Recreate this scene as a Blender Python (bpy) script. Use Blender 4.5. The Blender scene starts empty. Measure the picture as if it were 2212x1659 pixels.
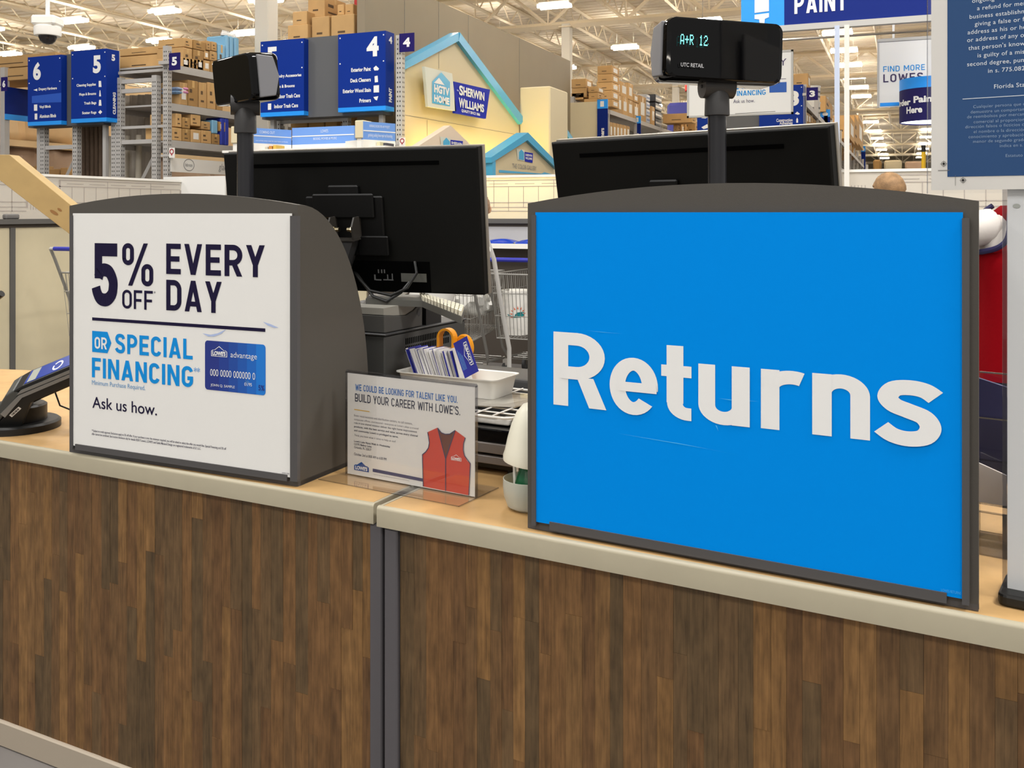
import bpy, bmesh, math, random
from mathutils import Vector, Matrix

random.seed(7)
scene = bpy.context.scene
C = scene.collection

# ------------------------------------------------------------------ camera
# World axes follow the store: +X to the right along the store front, +Y down the
# aisles, +Z up. The camera stands at the service desk, turned a little to the left.
YAW = math.radians(22.5)
S, CO = math.sin(YAW), math.cos(YAW)
F = 2050.0                 # focal length in pixels of a 2212 px wide frame
CX, HY = 1106.0, 459.0     # principal column, horizon row
EYE = Vector((0, 0, 1.59))
cam_data = bpy.data.cameras.new('camera')
cam = bpy.data.objects.new('camera', cam_data)
C.objects.link(cam)
cam.location = EYE
cam.rotation_euler = (math.radians(90), 0, YAW)
cam_data.sensor_width = 36.0
cam_data.lens = F / 2212.0 * 36.0
cam_data.shift_y = -(829.5 - HY) / 2212.0
cam_data.clip_end = 400
cam_data.clip_start = 0.05
scene.camera = cam

# ------------------------------------------------------------------ light
world = bpy.data.worlds.new('store_ambient')
scene.world = world
world.use_nodes = True
bg = world.node_tree.nodes['Background']
bg.inputs[0].default_value = (1.0, 0.965, 0.92, 1)
bg.inputs[1].default_value = 0.55

scene.view_settings.view_transform = 'Standard'
scene.view_settings.look = 'None'
scene.view_settings.gamma = 1.0
scene.view_settings.use_curve_mapping = False
scene.view_settings.exposure = -0.05


def area_light(name, loc, size, power, col=(1, 0.975, 0.945), rot=(0, 0, 0), size_y=None):
    l = bpy.data.lights.new(name, 'AREA')
    l.energy = power
    l.color = col
    l.size = size
    if size_y:
        l.shape = 'RECTANGLE'
        l.size_y = size_y
    o = bpy.data.objects.new(name, l)
    C.objects.link(o)
    o.location = loc
    o.rotation_euler = rot
    return o


# overhead high-bay lamps of the store around and behind the service desk
for lx, ly, lp in ((-7, -3.5, 420), (-2.5, -4.5, 520), (2.5, -4.0, 560), (-7.5, 2, 380), (-2.8, 1.0, 430),
                   (3.2, 1.0, 1100), (-7.0, 7, 430), (-2.5, 6.5, 430), (3.0, 5.5, 1100), (-12, 6, 430), (-3, 13, 260), (-8.8, 14, 260)):
    area_light('high_bay_lamp_light', (lx, ly, 7.2), 1.3, lp * 0.42)


# ------------------------------------------------------------------ helpers
def ray(px, py):
    u = (px - CX) / F
    return Vector((-S + u * CO, CO + u * S, -(py - HY) / F))


def P(px, py, d):
    return EYE + ray(px, py) * d


def PZ(px, py, z):
    r = ray(px, py)
    return EYE + r * ((z - EYE.z) / r.z)


def PX(px, py, x):
    r = ray(px, py)
    return EYE + r * (x / r.x)


def PY(px, py, y):
    r = ray(px, py)
    return EYE + r * (y / r.y)


class Fr:
    """a local frame: x right, y away, z up"""
    def __init__(s, o=(0, 0, 0), rx=(1, 0, 0), ry=None, rz=(0, 0, 1)):
        s.o = Vector(o)
        s.rx = Vector(rx).normalized()
        s.rz = Vector(rz).normalized()
        s.ry = Vector(ry).normalized() if ry is not None else s.rz.cross(s.rx).normalized()

    def w(s, p):
        return s.o + s.rx * p[0] + s.ry * p[1] + s.rz * p[2]

    def l(s, q):
        d = Vector(q) - s.o
        return Vector((d.dot(s.rx), d.dot(s.ry), d.dot(s.rz)))

    def px(s, px, py, y=0.0):
        """where the sight line meets the local plane y"""
        r = ray(px, py)
        o = s.o + s.ry * y
        t = (o - EYE).dot(s.ry) / r.dot(s.ry)
        return s.l(EYE + r * t)

    def pz(s, px, py, z=0.0):
        r = ray(px, py)
        o = s.o + s.rz * z
        t = (o - EYE).dot(s.rz) / r.dot(s.rz)
        return s.l(EYE + r * t)

    def at(s, p, ang=0.0):
        c, n = math.cos(ang), math.sin(ang)
        return Fr(s.w(p), s.rx * c + s.ry * n, s.ry * c - s.rx * n, s.rz)


WORLD = Fr()


def face_x(x, y=0.0, z=0.0):
    """frame for a face that looks towards +X: right is +Y"""
    return Fr((x, y, z), (0, 1, 0), (-1, 0, 0), (0, 0, 1))


def face_y(y, x=0.0, z=0.0):
    return Fr((x, y, z))


def lin(h):
    if not isinstance(h, str):
        return tuple(h) + (1,) if len(h) == 3 else tuple(h)
    h = h.lstrip('#')
    out = []
    for i in (0, 2, 4):
        c = int(h[i:i + 2], 16) / 255
        out.append(c / 12.92 if c <= 0.04045 else ((c + 0.055) / 1.055) ** 2.4)
    return (out[0], out[1], out[2], 1)


MATS = {}


def mat(name, col, rough=0.5, metal=0.0, spec=0.5, var=0.0, vscale=8.0, bump=0.0, bscale=200.0, emit=0.0, emit_col=None,
        objvar=0.0, coat=0.0, stretch=None, alpha=None, trans=0.0, ior=1.45):
    if name in MATS:
        return MATS[name]
    m = bpy.data.materials.new(name)
    m.use_nodes = True
    nt = m.node_tree
    b = nt.nodes['Principled BSDF']
    c = lin(col)
    b.inputs['Base Color'].default_value = c
    b.inputs['Roughness'].default_value = rough
    b.inputs['Metallic'].default_value = metal
    b.inputs['Specular IOR Level'].default_value = spec
    b.inputs['Coat Weight'].default_value = coat
    b.inputs['IOR'].default_value = ior
    if trans:
        b.inputs['Transmission Weight'].default_value = trans
    if emit:
        b.inputs['Emission Color'].default_value = lin(emit_col) if emit_col else c
        b.inputs['Emission Strength'].default_value = emit
    src = None
    if var or bump:
        tc = nt.nodes.new('ShaderNodeNewGeometry')
        mp = nt.nodes.new('ShaderNodeMapping')
        mp.inputs['Scale'].default_value = stretch or (1, 1, 1)
        nt.links.new(tc.outputs['Position'], mp.inputs['Vector'])
    if var:
        n = nt.nodes.new('ShaderNodeTexNoise')
        n.inputs['Scale'].default_value = vscale
        n.inputs['Detail'].default_value = 4
        nt.links.new(mp.outputs[0], n.inputs['Vector'])
        r = nt.nodes.new('ShaderNodeMapRange')
        r.inputs['From Min'].default_value = 0.3
        r.inputs['From Max'].default_value = 0.7
        r.inputs['To Min'].default_value = 1 - var
        r.inputs['To Max'].default_value = 1 + var
        nt.links.new(n.outputs[0], r.inputs[0])
        h = nt.nodes.new('ShaderNodeHueSaturation')
        h.inputs['Color'].default_value = c
        nt.links.new(r.outputs[0], h.inputs['Value'])
        src = h
    if objvar:
        oi = nt.nodes.new('ShaderNodeObjectInfo')
        r2 = nt.nodes.new('ShaderNodeMapRange')
        r2.inputs['To Min'].default_value = 1 - objvar
        r2.inputs['To Max'].default_value = 1 + objvar
        nt.links.new(oi.outputs['Random'], r2.inputs[0])
        h2 = nt.nodes.new('ShaderNodeHueSaturation')
        h2.inputs['Color'].default_value = c
        if src:
            nt.links.new(src.outputs[0], h2.inputs['Color'])
        nt.links.new(r2.outputs[0], h2.inputs['Value'])
        src = h2
    if src:
        nt.links.new(src.outputs[0], b.inputs['Base Color'])
    if bump:
        n2 = nt.nodes.new('ShaderNodeTexNoise')
        n2.inputs['Scale'].default_value = bscale
        n2.inputs['Detail'].default_value = 3
        nt.links.new(mp.outputs[0], n2.inputs['Vector'])
        bp = nt.nodes.new('ShaderNodeBump')
        bp.inputs['Strength'].default_value = bump
        bp.inputs['Distance'].default_value = 0.002
        nt.links.new(n2.outputs[0], bp.inputs['Height'])
        nt.links.new(bp.outputs[0], b.inputs['Normal'])
    MATS[name] = m
    return m


def acrylic(name, tint=(0.97, 0.97, 0.97), gloss=1.0):
    """thin clear plastic: see-through with a Fresnel sheen"""
    if name in MATS:
        return MATS[name]
    m = bpy.data.materials.new(name)
    m.use_nodes = True
    nt = m.node_tree
    nt.nodes.remove(nt.nodes['Principled BSDF'])
    out = nt.nodes['Material Output']
    t = nt.nodes.new('ShaderNodeBsdfTransparent')
    t.inputs[0].default_value = tint + (1,)
    g = nt.nodes.new('ShaderNodeBsdfGlossy')
    g.inputs['Roughness'].default_value = 0.03
    g.inputs['Color'].default_value = (gloss, gloss, gloss, 1)
    # Schlick reflectance, the same from both sides of the thin sheet
    ge = nt.nodes.new('ShaderNodeNewGeometry')
    dt = nt.nodes.new('ShaderNodeVectorMath')
    dt.operation = 'DOT_PRODUCT'
    nt.links.new(ge.outputs['Incoming'], dt.inputs[0])
    nt.links.new(ge.outputs['Normal'], dt.inputs[1])
    prev = dt.outputs['Value']
    for op, v in (('ABSOLUTE', None), ('SUBTRACT', 1.0), ('POWER', 5.0), ('MULTIPLY', 0.9), ('ADD', 0.04)):
        k = nt.nodes.new('ShaderNodeMath')
        k.operation = op
        if op == 'SUBTRACT':
            k.inputs[0].default_value = 1.0
            nt.links.new(prev, k.inputs[1])
        else:
            nt.links.new(prev, k.inputs[0])
            if v is not None:
                k.inputs[1].default_value = v
        prev = k.outputs[0]
    fr = k
    mx = nt.nodes.new('ShaderNodeMixShader')
    nt.links.new(fr.outputs[0], mx.inputs[0])
    nt.links.new(t.outputs[0], mx.inputs[1])
    nt.links.new(g.outputs[0], mx.inputs[2])
    nt.links.new(mx.outputs[0], out.inputs[0])
    MATS[name] = m
    return m


class MB:
    """collects shapes of ONE part, in world space through a local frame"""
    def __init__(s, fr=None):
        s.fr = fr or WORLD
        s.v, s.f = [], []

    def add(s, vs, fs):
        n = len(s.v)
        s.v += [s.fr.w(p) for p in vs]
        s.f += [tuple(i + n for i in f) for f in fs]
        return s

    def box(s, x0, x1, y0, y1, z0, z1):
        x0, x1 = min(x0, x1), max(x0, x1)
        y0, y1 = min(y0, y1), max(y0, y1)
        z0, z1 = min(z0, z1), max(z0, z1)
        v = [(x0, y0, z0), (x1, y0, z0), (x1, y1, z0), (x0, y1, z0), (x0, y0, z1), (x1, y0, z1), (x1, y1, z1), (x0, y1, z1)]
        return s.add(v, [(0, 3, 2, 1), (4, 5, 6, 7), (0, 1, 5, 4), (1, 2, 6, 5), (2, 3, 7, 6), (3, 0, 4, 7)])

    def cbox(s, x0, x1, y0, y1, z0, z1, c):
        """box with chamfered edges"""
        v, idx = [], {}
        xs, ys, zs = (x0, x1), (y0, y1), (z0, z1)
        for i in (0, 1):
            for j in (0, 1):
                for k in (0, 1):
                    sx, sy, sz = (1, -1)[i], (1, -1)[j], (1, -1)[k]
                    for ax in range(3):
                        p = [xs[i] + sx * c, ys[j] + sy * c, zs[k] + sz * c]
                        p[ax] = (xs[i], ys[j], zs[k])[ax]
                        idx[i, j, k, ax] = len(v)
                        v.append(tuple(p))
        fs = []

        def q(a, flip):
            fs.append(tuple(a[::-1]) if flip else tuple(a))
        for e in (0, 1):
            q([idx[e, 0, 0, 0], idx[e, 1, 0, 0], idx[e, 1, 1, 0], idx[e, 0, 1, 0]], e == 0)
            q([idx[0, e, 0, 1], idx[1, e, 0, 1], idx[1, e, 1, 1], idx[0, e, 1, 1]], e == 1)
            q([idx[0, 0, e, 2], idx[1, 0, e, 2], idx[1, 1, e, 2], idx[0, 1, e, 2]], e == 0)
        for a in (0, 1):
            for b in (0, 1):
                q([idx[a, b, 0, 0], idx[a, b, 1, 0], idx[a, b, 1, 1], idx[a, b, 0, 1]], (a + b) % 2 == 1)
                q([idx[a, 0, b, 0], idx[a, 1, b, 0], idx[a, 1, b, 2], idx[a, 0, b, 2]], (a + b) % 2 == 0)
                q([idx[0, a, b, 1], idx[1, a, b, 1], idx[1, a, b, 2], idx[0, a, b, 2]], (a + b) % 2 == 1)
                for k in (0, 1):
                    q([idx[a, b, k, 0], idx[a, b, k, 1], idx[a, b, k, 2]], (a + b + k) % 2 == 1)
        return s.add(v, fs)

    def prism(s, poly, y0, y1):
        """polygon in the local x-z plane pulled along y"""
        n = len(poly)
        v = [(p[0], y0, p[1]) for p in poly] + [(p[0], y1, p[1]) for p in poly]
        f = [tuple(range(n)), tuple(range(2 * n - 1, n - 1, -1))]
        f += [(i + n, (i + 1) % n + n, (i + 1) % n, i) for i in range(n)]
        return s.add(v, f)

    def prism_z(s, poly, z0, z1):
        n = len(poly)
        v = [(p[0], p[1], z0) for p in poly] + [(p[0], p[1], z1) for p in poly]
        f = [tuple(range(n))[::-1], tuple(range(n, 2 * n))]
        f += [(i, (i + 1) % n, (i + 1) % n + n, i + n) for i in range(n)]
        return s.add(v, f)

    def prism_x(s, poly, x0, x1):
        """polygon in local y-z pulled along x"""
        n = len(poly)
        v = [(x0, p[0], p[1]) for p in poly] + [(x1, p[0], p[1]) for p in poly]
        f = [tuple(range(n))[::-1], tuple(range(n, 2 * n))]
        f += [(i, (i + 1) % n, (i + 1) % n + n, i + n) for i in range(n)]
        return s.add(v, f)

    def tube(s, pts, r, n=8, caps=True):
        pts = [Vector(p) for p in pts]
        rs = r if isinstance(r, (list, tuple)) else [r] * len(pts)
        v, f = [], []
        up = None
        for i, p in enumerate(pts):
            d = (pts[min(i + 1, len(pts) - 1)] - pts[max(i - 1, 0)]).normalized()
            if up is None:
                up = Vector((0, 0, 1)) if abs(d.z) < 0.9 else Vector((1, 0, 0))
            a = d.cross(up).normalized()
            up = a.cross(d).normalized()
            for k in range(n):
                t = 2 * math.pi * k / n
                v.append(p + (a * math.cos(t) + up * math.sin(t)) * rs[i])
        for i in range(len(pts) - 1):
            for k in range(n):
                f.append((i * n + k, i * n + (k + 1) % n, (i + 1) * n + (k + 1) % n, (i + 1) * n + k))
        if caps:
            f.append(tuple(range(n))[::-1])
            f.append(tuple(range((len(pts) - 1) * n, len(pts) * n)))
        return s.add(v, f)

    def bar(s, a, b, w, h=None):
        """square bar between two points, no caps needed"""
        return s.tube([a, b], (w if h is None else (w + h) / 2) * 0.707, 4)

    def lathe(s, prof, c=(0, 0, 0), n=24, cap=True):
        v, f = [], []
        for r, z in prof:
            for k in range(n):
                t = 2 * math.pi * k / n
                v.append((c[0] + r * math.cos(t), c[1] + r * math.sin(t), c[2] + z))
        for i in range(len(prof) - 1):
            for k in range(n):
                f.append((i * n + k, i * n + (k + 1) % n, (i + 1) * n + (k + 1) % n, (i + 1) * n + k))
        if cap:
            f.append(tuple(range(n))[::-1])
            f.append(tuple(range((len(prof) - 1) * n, len(prof) * n)))
        return s.add(v, f)

    def flat(s, poly, y=0.0):
        """one flat face in the local x-z plane, seen from -y"""
        return s.add([(p[0], y, p[1]) for p in poly], [tuple(range(len(poly)))])

    def build(s, name, m, parent=None, smooth=False, bevel=0.0, seg=2):
        me = bpy.data.meshes.new(name)
        org = Vector((0, 0, 0))
        if parent is not None:
            org = parent['_org'] if '_org' in parent else (0, 0, 0)
            org = Vector(org)
        else:
            xs = [p.x for p in s.v]
            ys = [p.y for p in s.v]
            org = Vector(((min(xs) + max(xs)) / 2, (min(ys) + max(ys)) / 2, min(p.z for p in s.v)))
        me.from_pydata([tuple(p - org) for p in s.v], [], s.f)
        me.materials.append(m)
        if smooth:
            me.polygons.foreach_set('use_smooth', [True] * len(me.polygons))
        me.update()
        o = bpy.data.objects.new(name, me)
        C.objects.link(o)
        if parent is not None:
            o.parent = parent
            o['_org'] = tuple(org)
        else:
            o.location = org
            o['_org'] = tuple(org)
        if smooth:
            try:
                me.set_sharp_from_angle(angle=math.radians(35))
            except Exception:
                pass
        if bevel:
            b = o.modifiers.new('edge', 'BEVEL')
            b.width = bevel
            b.segments = seg
            b.limit_method = 'ANGLE'
            b.angle_limit = math.radians(40)
        return o


def tag(o, label, cat, group=None):
    o['label'] = label
    o['category'] = cat
    if group:
        o['group'] = group
    return o


def thing(name, label, cat, loc, group=None):
    o = bpy.data.objects.new(name, None)
    C.objects.link(o)
    o.location = loc
    o.empty_display_size = 0.1
    o['_org'] = tuple(loc)
    return tag(o, label, cat, group)


def struct(o, label=None):
    o['kind'] = 'structure'
    if label:
        o['label'] = label
    return o


_glyphs = {}


def glyph_mesh(body, bold=0.0, spacing=1.0, res=4):
    k = (body, bold, spacing)
    if k in _glyphs:
        return _glyphs[k]
    cu = bpy.data.curves.new('t', 'FONT')
    cu.body = body
    cu.offset = bold
    cu.space_character = spacing
    cu.resolution_u = res
    cu.fill_mode = 'FRONT'
    ob = bpy.data.objects.new('t', cu)
    me = ob.to_mesh()
    vs = [tuple(v.co) for v in me.vertices]
    fs = [tuple(p.vertices) for p in me.polygons]
    ob.to_mesh_clear()
    bpy.data.objects.remove(ob)
    bpy.data.curves.remove(cu)
    _glyphs[k] = (vs, fs)
    return vs, fs


def text(fr, body, x0, x1, z0, z1, m, parent, y=-0.0015, bold=0.0, shear=0.0, name='lettering', spacing=1.0, rot=0, res=4):
    vs, fs = glyph_mesh(body, bold, spacing, res)
    ax, bx = min(v[0] for v in vs), max(v[0] for v in vs)
    ay, by = min(v[1] for v in vs), max(v[1] for v in vs)
    mb = MB(fr)
    out = []
    for v in vs:
        a, b = (v[0] - ax) / (bx - ax), (v[1] - ay) / (by - ay)
        if rot == 90:       # reads upwards
            a, b = 1 - b, a
        out.append((x0 + (x1 - x0) * a + shear * b * (z1 - z0), y, z0 + (z1 - z0) * b))
    mb.add(out, fs)
    return mb.build(name, m, parent)


def tpx(fr, body, xl, xr, bot, top, m, parent, **k):
    """print whose left and right edges and lower and upper edges are read off the photo on the plane of fr"""
    ym = (bot[1] + top[1]) / 2
    y = k.get('y', -0.0015)
    x0, x1 = fr.px(xl, ym, y).x, fr.px(xr, ym, y).x
    z0, z1 = fr.px(bot[0], bot[1], y).z, fr.px(top[0], top[1], y).z
    return text(fr, body, x0, x1, z0, z1, m, parent, **k)


def rounded(x0, x1, z0, z1, r, n=5):
    pts = []
    for cx, cz, a0 in ((x1 - r, z0 + r, -90), (x1 - r, z1 - r, 0), (x0 + r, z1 - r, 90), (x0 + r, z0 + r, 180)):
        for k in range(n + 1):
            a = math.radians(a0 + 90 * k / n)
            pts.append((cx + r * math.cos(a), cz + r * math.sin(a)))
    return pts


ORD = ['first', 'second', 'third', 'fourth', 'fifth', 'sixth', 'seventh', 'eighth', 'ninth', 'tenth', 'eleventh', 'twelfth',
       'thirteenth', 'fourteenth', 'fifteenth', 'sixteenth', 'seventeenth', 'eighteenth', 'nineteenth', 'twentieth']

# ------------------------------------------------------------------ materials
m_cab = mat('cabinet_grey', '#4a4640', 0.45, bump=0.15, bscale=900)
m_cab2 = mat('rail_grey', '#4c4a4a', 0.5)
m_white_poster = mat('poster_white', '#e3e2de', 0.35, spec=0.3)
m_blue_poster = mat('poster_blue', '#0088e4', 0.5, spec=0.04)
m_navy = mat('ink_navy', '#1a1434', 0.6, spec=0.15)
m_cyan = mat('ink_cyan', '#0f8ad6', 0.5, spec=0.15)
m_white = mat('white_print', '#e6e6e4', 0.5)
m_worktop = mat('worktop_tan', '#bf9a67', 0.38, var=0.10, vscale=14, spec=0.4)
m_edge = mat('worktop_edge', '#a8a08a', 0.4, var=0.03, vscale=10)
m_post = mat('post_grey', '#545154', 0.45)
m_black = mat('black_plastic', '#131312', 0.45)
m_black_gloss = mat('black_gloss', '#030304', 0.04, spec=0.35)
m_gap = mat('dark_recess', '#0c0b0b', 0.8)
m_dgrey = mat('dark_grey_plastic', '#3a3a3b', 0.5)
m_mgrey = mat('mid_grey_plastic', '#6d6b69', 0.5)
m_lgrey = mat('light_grey_plastic', '#b7b5b0', 0.5)
m_whiteplastic = mat('white_plastic', '#efece4', 0.4)
m_chrome = mat('bright_steel', '#c8c4bc', 0.2, metal=1.0)
m_steel = mat('grey_steel', '#9a9894', 0.45, metal=0.3)
m_rack = mat('rack_grey', '#b2afab', 0.5, var=0.04, vscale=3)
m_hole = mat('perforation_dark', '#3b3936', 0.8)
m_signblue = mat('sign_blue', '#0d2f88', 0.5, spec=0.12)
m_signblue_d = mat('sign_blue_deep', '#0a2474', 0.5, spec=0.12)
m_stripe = mat('sign_stripe', '#1b93f0', 0.4)
m_signgrey = mat('sign_core_grey', '#57585a', 0.55)
m_flag = mat('flag_navy', '#221a5e', 0.5, spec=0.12)
m_card = mat('cardboard', '#c09a66', 0.8, var=0.05, vscale=6, objvar=0.14)
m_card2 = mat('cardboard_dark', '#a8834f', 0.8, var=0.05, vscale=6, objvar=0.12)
m_tape = mat('packing_tape', '#c9a66f', 0.25)
m_ink = mat('carton_print', '#5a4630', 0.8)
m_paper = mat('paper_label', '#e9e6df', 0.6)
m_cream = mat('cream_board', '#d9ccaa', 0.6)
m_gable = mat('gable_cream', '#cdbf9c', 0.55)
m_gwall = mat('partition_grey', '#8d806a', 0.6, var=0.03, vscale=1.5)
m_ltblue = mat('trim_light_blue', '#4aaad6', 0.25)
m_swblue = mat('logo_deep_blue', '#0f22a4', 0.5, spec=0.12)
m_acrylic = acrylic('clear_acrylic')
m_acr_edge = acrylic('acrylic_edge', (0.72, 0.72, 0.74))

# ================================================================== STRUCTURE
m_floor = mat('floor_concrete', '#706c69', 0.35, var=0.12, vscale=2.5, bump=0.03, bscale=60)
m_deck = mat('roof_deck_cream', '#f3e7d2', 0.7)
m_joist = mat('roof_steel_cream', '#eee0c6', 0.6)
m_column = mat('column_white', '#d9d4c8', 0.55)
m_farwall = mat('far_wall', '#b3a88f', 0.8)

struct(MB().box(-64, 14, -9, 126, -0.1, 0).build('floor', m_floor), 'polished grey concrete floor of the store')
struct(MB().box(-64, 14, 125.6, 126, 0, 8.9).build('wall_back', m_farwall), 'far beige wall of the store')
struct(MB().box(-64.3, -64, -9, 126, 0, 8.9).build('wall_left', m_farwall), 'distant beige side wall of the store')

# roof deck with ribs running across the joists
DZ = 8.45
mb = MB()
vs, fs = [], []
y = 4.0
while y < 126:
    for yy, zz in ((y, 0.0), (y + 0.22, 0.0), (y + 0.25, 0.07), (y + 0.37, 0.07), (y + 0.40, 0.0)):
        vs += [(-64, yy, DZ + zz), (14, yy, DZ + zz)]
    y += 0.40
n = len(vs) // 2
fs = [(2 * i, 2 * i + 2, 2 * i + 3, 2 * i + 1) for i in range(n - 1)]
mb.add(vs, fs)
ceiling = struct(mb.build('ceiling', m_deck), 'cream ribbed steel roof deck on open web joists')

# open web joists along the aisles, each its own part
mb = MB()
JY0, JY1, JH = 6.0, 125.5, 0.62
jv = MB()
jv.bar((0, JY0, DZ - 0.05), (0, JY1, DZ - 0.05), 0.09)
jv.bar((0, JY0, DZ - JH), (0, JY1, DZ - JH), 0.08)
k = 0
y = JY0
while y < JY1 - 1.0:
    jv.tube([(0, y, DZ - 0.07), (0, y + 0.62, DZ - JH)], 0.026, 4, False)
    jv.tube([(0, y + 0.62, DZ - JH), (0, y + 1.24, DZ - 0.07)], 0.026, 4, False)
    y += 1.24
x = -62.0
first = None
while x < 12:
    if first is None:
        for i in range(len(jv.v)):
            jv.v[i] = jv.v[i] + Vector((x, 0, 0))
        first = jv.build('joist', m_joist, ceiling)
        x_first = x
    else:
        o = first.copy()
        o.location = (x - x_first, 0, 0)
        C.objects.link(o)
    x += 1.85

# girders across the store on the column lines
COLX = (-54.0, -39.2, -24.4, -9.5, 5.3)
COLY = (12.6, 27.3, 42.1, 56.9, 71.7, 86.5, 101.3, 116.1)
GH = 1.15


def girder(yc):
    g = MB()
    g.bar((-63, yc, DZ - 0.12), (13, yc, DZ - 0.12), 0.16)
    g.bar((-63, yc, DZ - GH), (13, yc, DZ - GH), 0.15)
    x = -63.0
    i = 0
    while x < 12:
        g.tube([(x, yc, DZ - 0.12), (x + 1.23, yc, DZ - GH)], 0.055, 4, False)
        g.tube([(x + 1.23, yc, DZ - GH), (x + 2.46, yc, DZ - 0.12)], 0.055, 4, False)
        g.tube([(x + 1.23, yc, DZ - GH), (x + 1.23, yc, DZ - 0.12)], 0.03, 4, False)
        x += 2.46
    return g.build('girder', m_joist, ceiling)


for yc in COLY:
    girder(yc)
# stay bars that brace the joists, running across
for yc in (19.9, 34.6, 49.5, 64.2):
    g = MB()
    g.tube([(-63, yc, DZ - JH - 0.03), (13, yc, DZ - JH - 0.03)], 0.03, 4, False)
    g.build('bridging_bar', m_joist, ceiling)

for i, cy in enumerate(COLY):
    for j, cx in enumerate(COLX):
        if (cx, cy) == (5.3, 12.6):
            continue
        c = MB()
        w = 0.135
        c.cbox(cx - w, cx + w, cy - w, cy + w, 0.0, DZ - GH + 0.02, 0.015)
        o = c.build('column', m_column)
        struct(o, 'white square steel column holding up the roof')
        MB().box(cx - 0.2, cx + 0.2, cy - 0.2, cy + 0.2, DZ - GH - 0.10, DZ - GH - 0.07).build('cap_plate', m_joist, o)

# red sprinkler riser behind the aisle five sign and a feed pipe
m_red = mat('sprinkler_red', '#b3201c', 0.4)
p = PY(770, 60, 11.6)
o = MB().tube([(p.x, 11.6, 2.2), (p.x, 11.6, DZ - 0.1)], 0.032, 12).build('sprinkler_pipe', m_red, smooth=True)
tag(o, 'red vertical sprinkler pipe rising behind the blue aisle four sign', 'pipe')
a, b = P(1483, 196, 40), P(1522, 178, 39)
o = MB().tube([Vector((a.x, a.y, DZ)), a, b], 0.07, 10).build('sprinkler_branch', m_red, smooth=True)
tag(o, 'short red sprinkler pipe under the roof left of the white banner', 'pipe')

# ------------------------------------------------------------------ strip lights under the roof
m_tube = mat('lamp_glow', '#fff3df', 0.5, emit=48.0, emit_col='#fff6e8')
m_housing = mat('lamp_housing', '#e8e2d4', 0.5)
proto = None
LZ = 7.28
n_l = 0
for kx in range(-3, 17):
    for jy in range(31):
        lx, ly = -2.0 - 3.5 * kx, 6.8 + 3.6 * jy
        rel = Vector((lx, ly, LZ)) - EYE
        dd = rel.y * CO - rel.x * S
        uu = (rel.x * CO + rel.y * S) / dd
        pxx, pyy = CX + F * uu, HY - F * rel.z / dd
        if not (-60 < pxx < 2900 and -620 < pyy < 420) or dd > (112 if kx <= 1 else 72):
            continue
        if dd > 48 and kx in (-1, 0, 1) and (jy % 2 or dd > 105):
            continue
        if (kx + jy) % 2 == 0 and kx != 0 and (pxx > 830 or dd > 34 or pyy < -40):
            continue
        if proto is None:
            t = thing('ceiling_light', '', 'ceiling light', (lx, ly, LZ))
            L = 0.45
            MB(Fr((lx, ly, LZ))).prism_x([(-0.11, 0.10), (0.11, 0.10), (0.06, 0.17), (-0.06, 0.17)], -L, L).build('housing', m_housing, t)
            for sy in (-0.13, 0.13):
                MB(Fr((lx, ly, LZ))).tube([(-L, sy, 0.05), (L, sy, 0.05)], 0.055, 8).build('lamp_tube', m_tube, t)
            for hx in (-0.3, 0.3):
                MB(Fr((lx, ly, LZ))).tube([(hx, 0, 0.17), (hx, 0, DZ - JH - LZ)], 0.008, 4).build('hanger', m_housing, t)
            proto = t
        else:
            t = proto.copy()
            C.objects.link(t)
            t.location = (lx, ly, LZ)
            for ch in [c for c in C.objects if c.parent is proto]:
                c2 = ch.copy()
                c2.parent = t
                C.objects.link(c2)
        tag(t, 'white twin tube strip light hanging in rows under the roof joists', 'ceiling light', 'strip lights under the store roof')
        n_l += 1

# more of the same lamps over the store front behind the camera
for kx in range(4):
    for jy in range(3):
        t = proto.copy()
        C.objects.link(t)
        t.location = (-5.5 + 3.5 * kx, -12.0 - 9.0 * jy, LZ)
        for ch in [c for c in C.objects if c.parent is proto]:
            c2 = ch.copy()
            c2.parent = t
            C.objects.link(c2)

# ------------------------------------------------------------------ low partition behind the desk
PYW = 9.24
m_print = mat('partition_print', '#d9d2c6', 0.5)
m_printline = mat('partition_line', '#a89e96', 0.6)
m_glaze = mat('partition_panel', '#cfc4a6', 0.18, var=0.07, vscale=1.6)
m_rail = mat('partition_rail', '#5c5a57', 0.45)
m_under = mat('partition_dark', '#4a423a', 0.6)
XL, XR = -8.15, 1.6
nt = m_print.node_tree      # thin vinyl that lets light through
tl = nt.nodes.new('ShaderNodeBsdfTranslucent')
tl.inputs[0].default_value = lin('#e9e2d2')
mx = nt.nodes.new('ShaderNodeMixShader')
mx.inputs[0].default_value = 0.4
nt.links.new(nt.nodes['Principled BSDF'].outputs[0], mx.inputs[1])
nt.links.new(tl.outputs[0], mx.inputs[2])
nt.links.new(mx.outputs[0], nt.nodes['Material Output'].inputs[0])
rng = random.Random(3)


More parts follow.
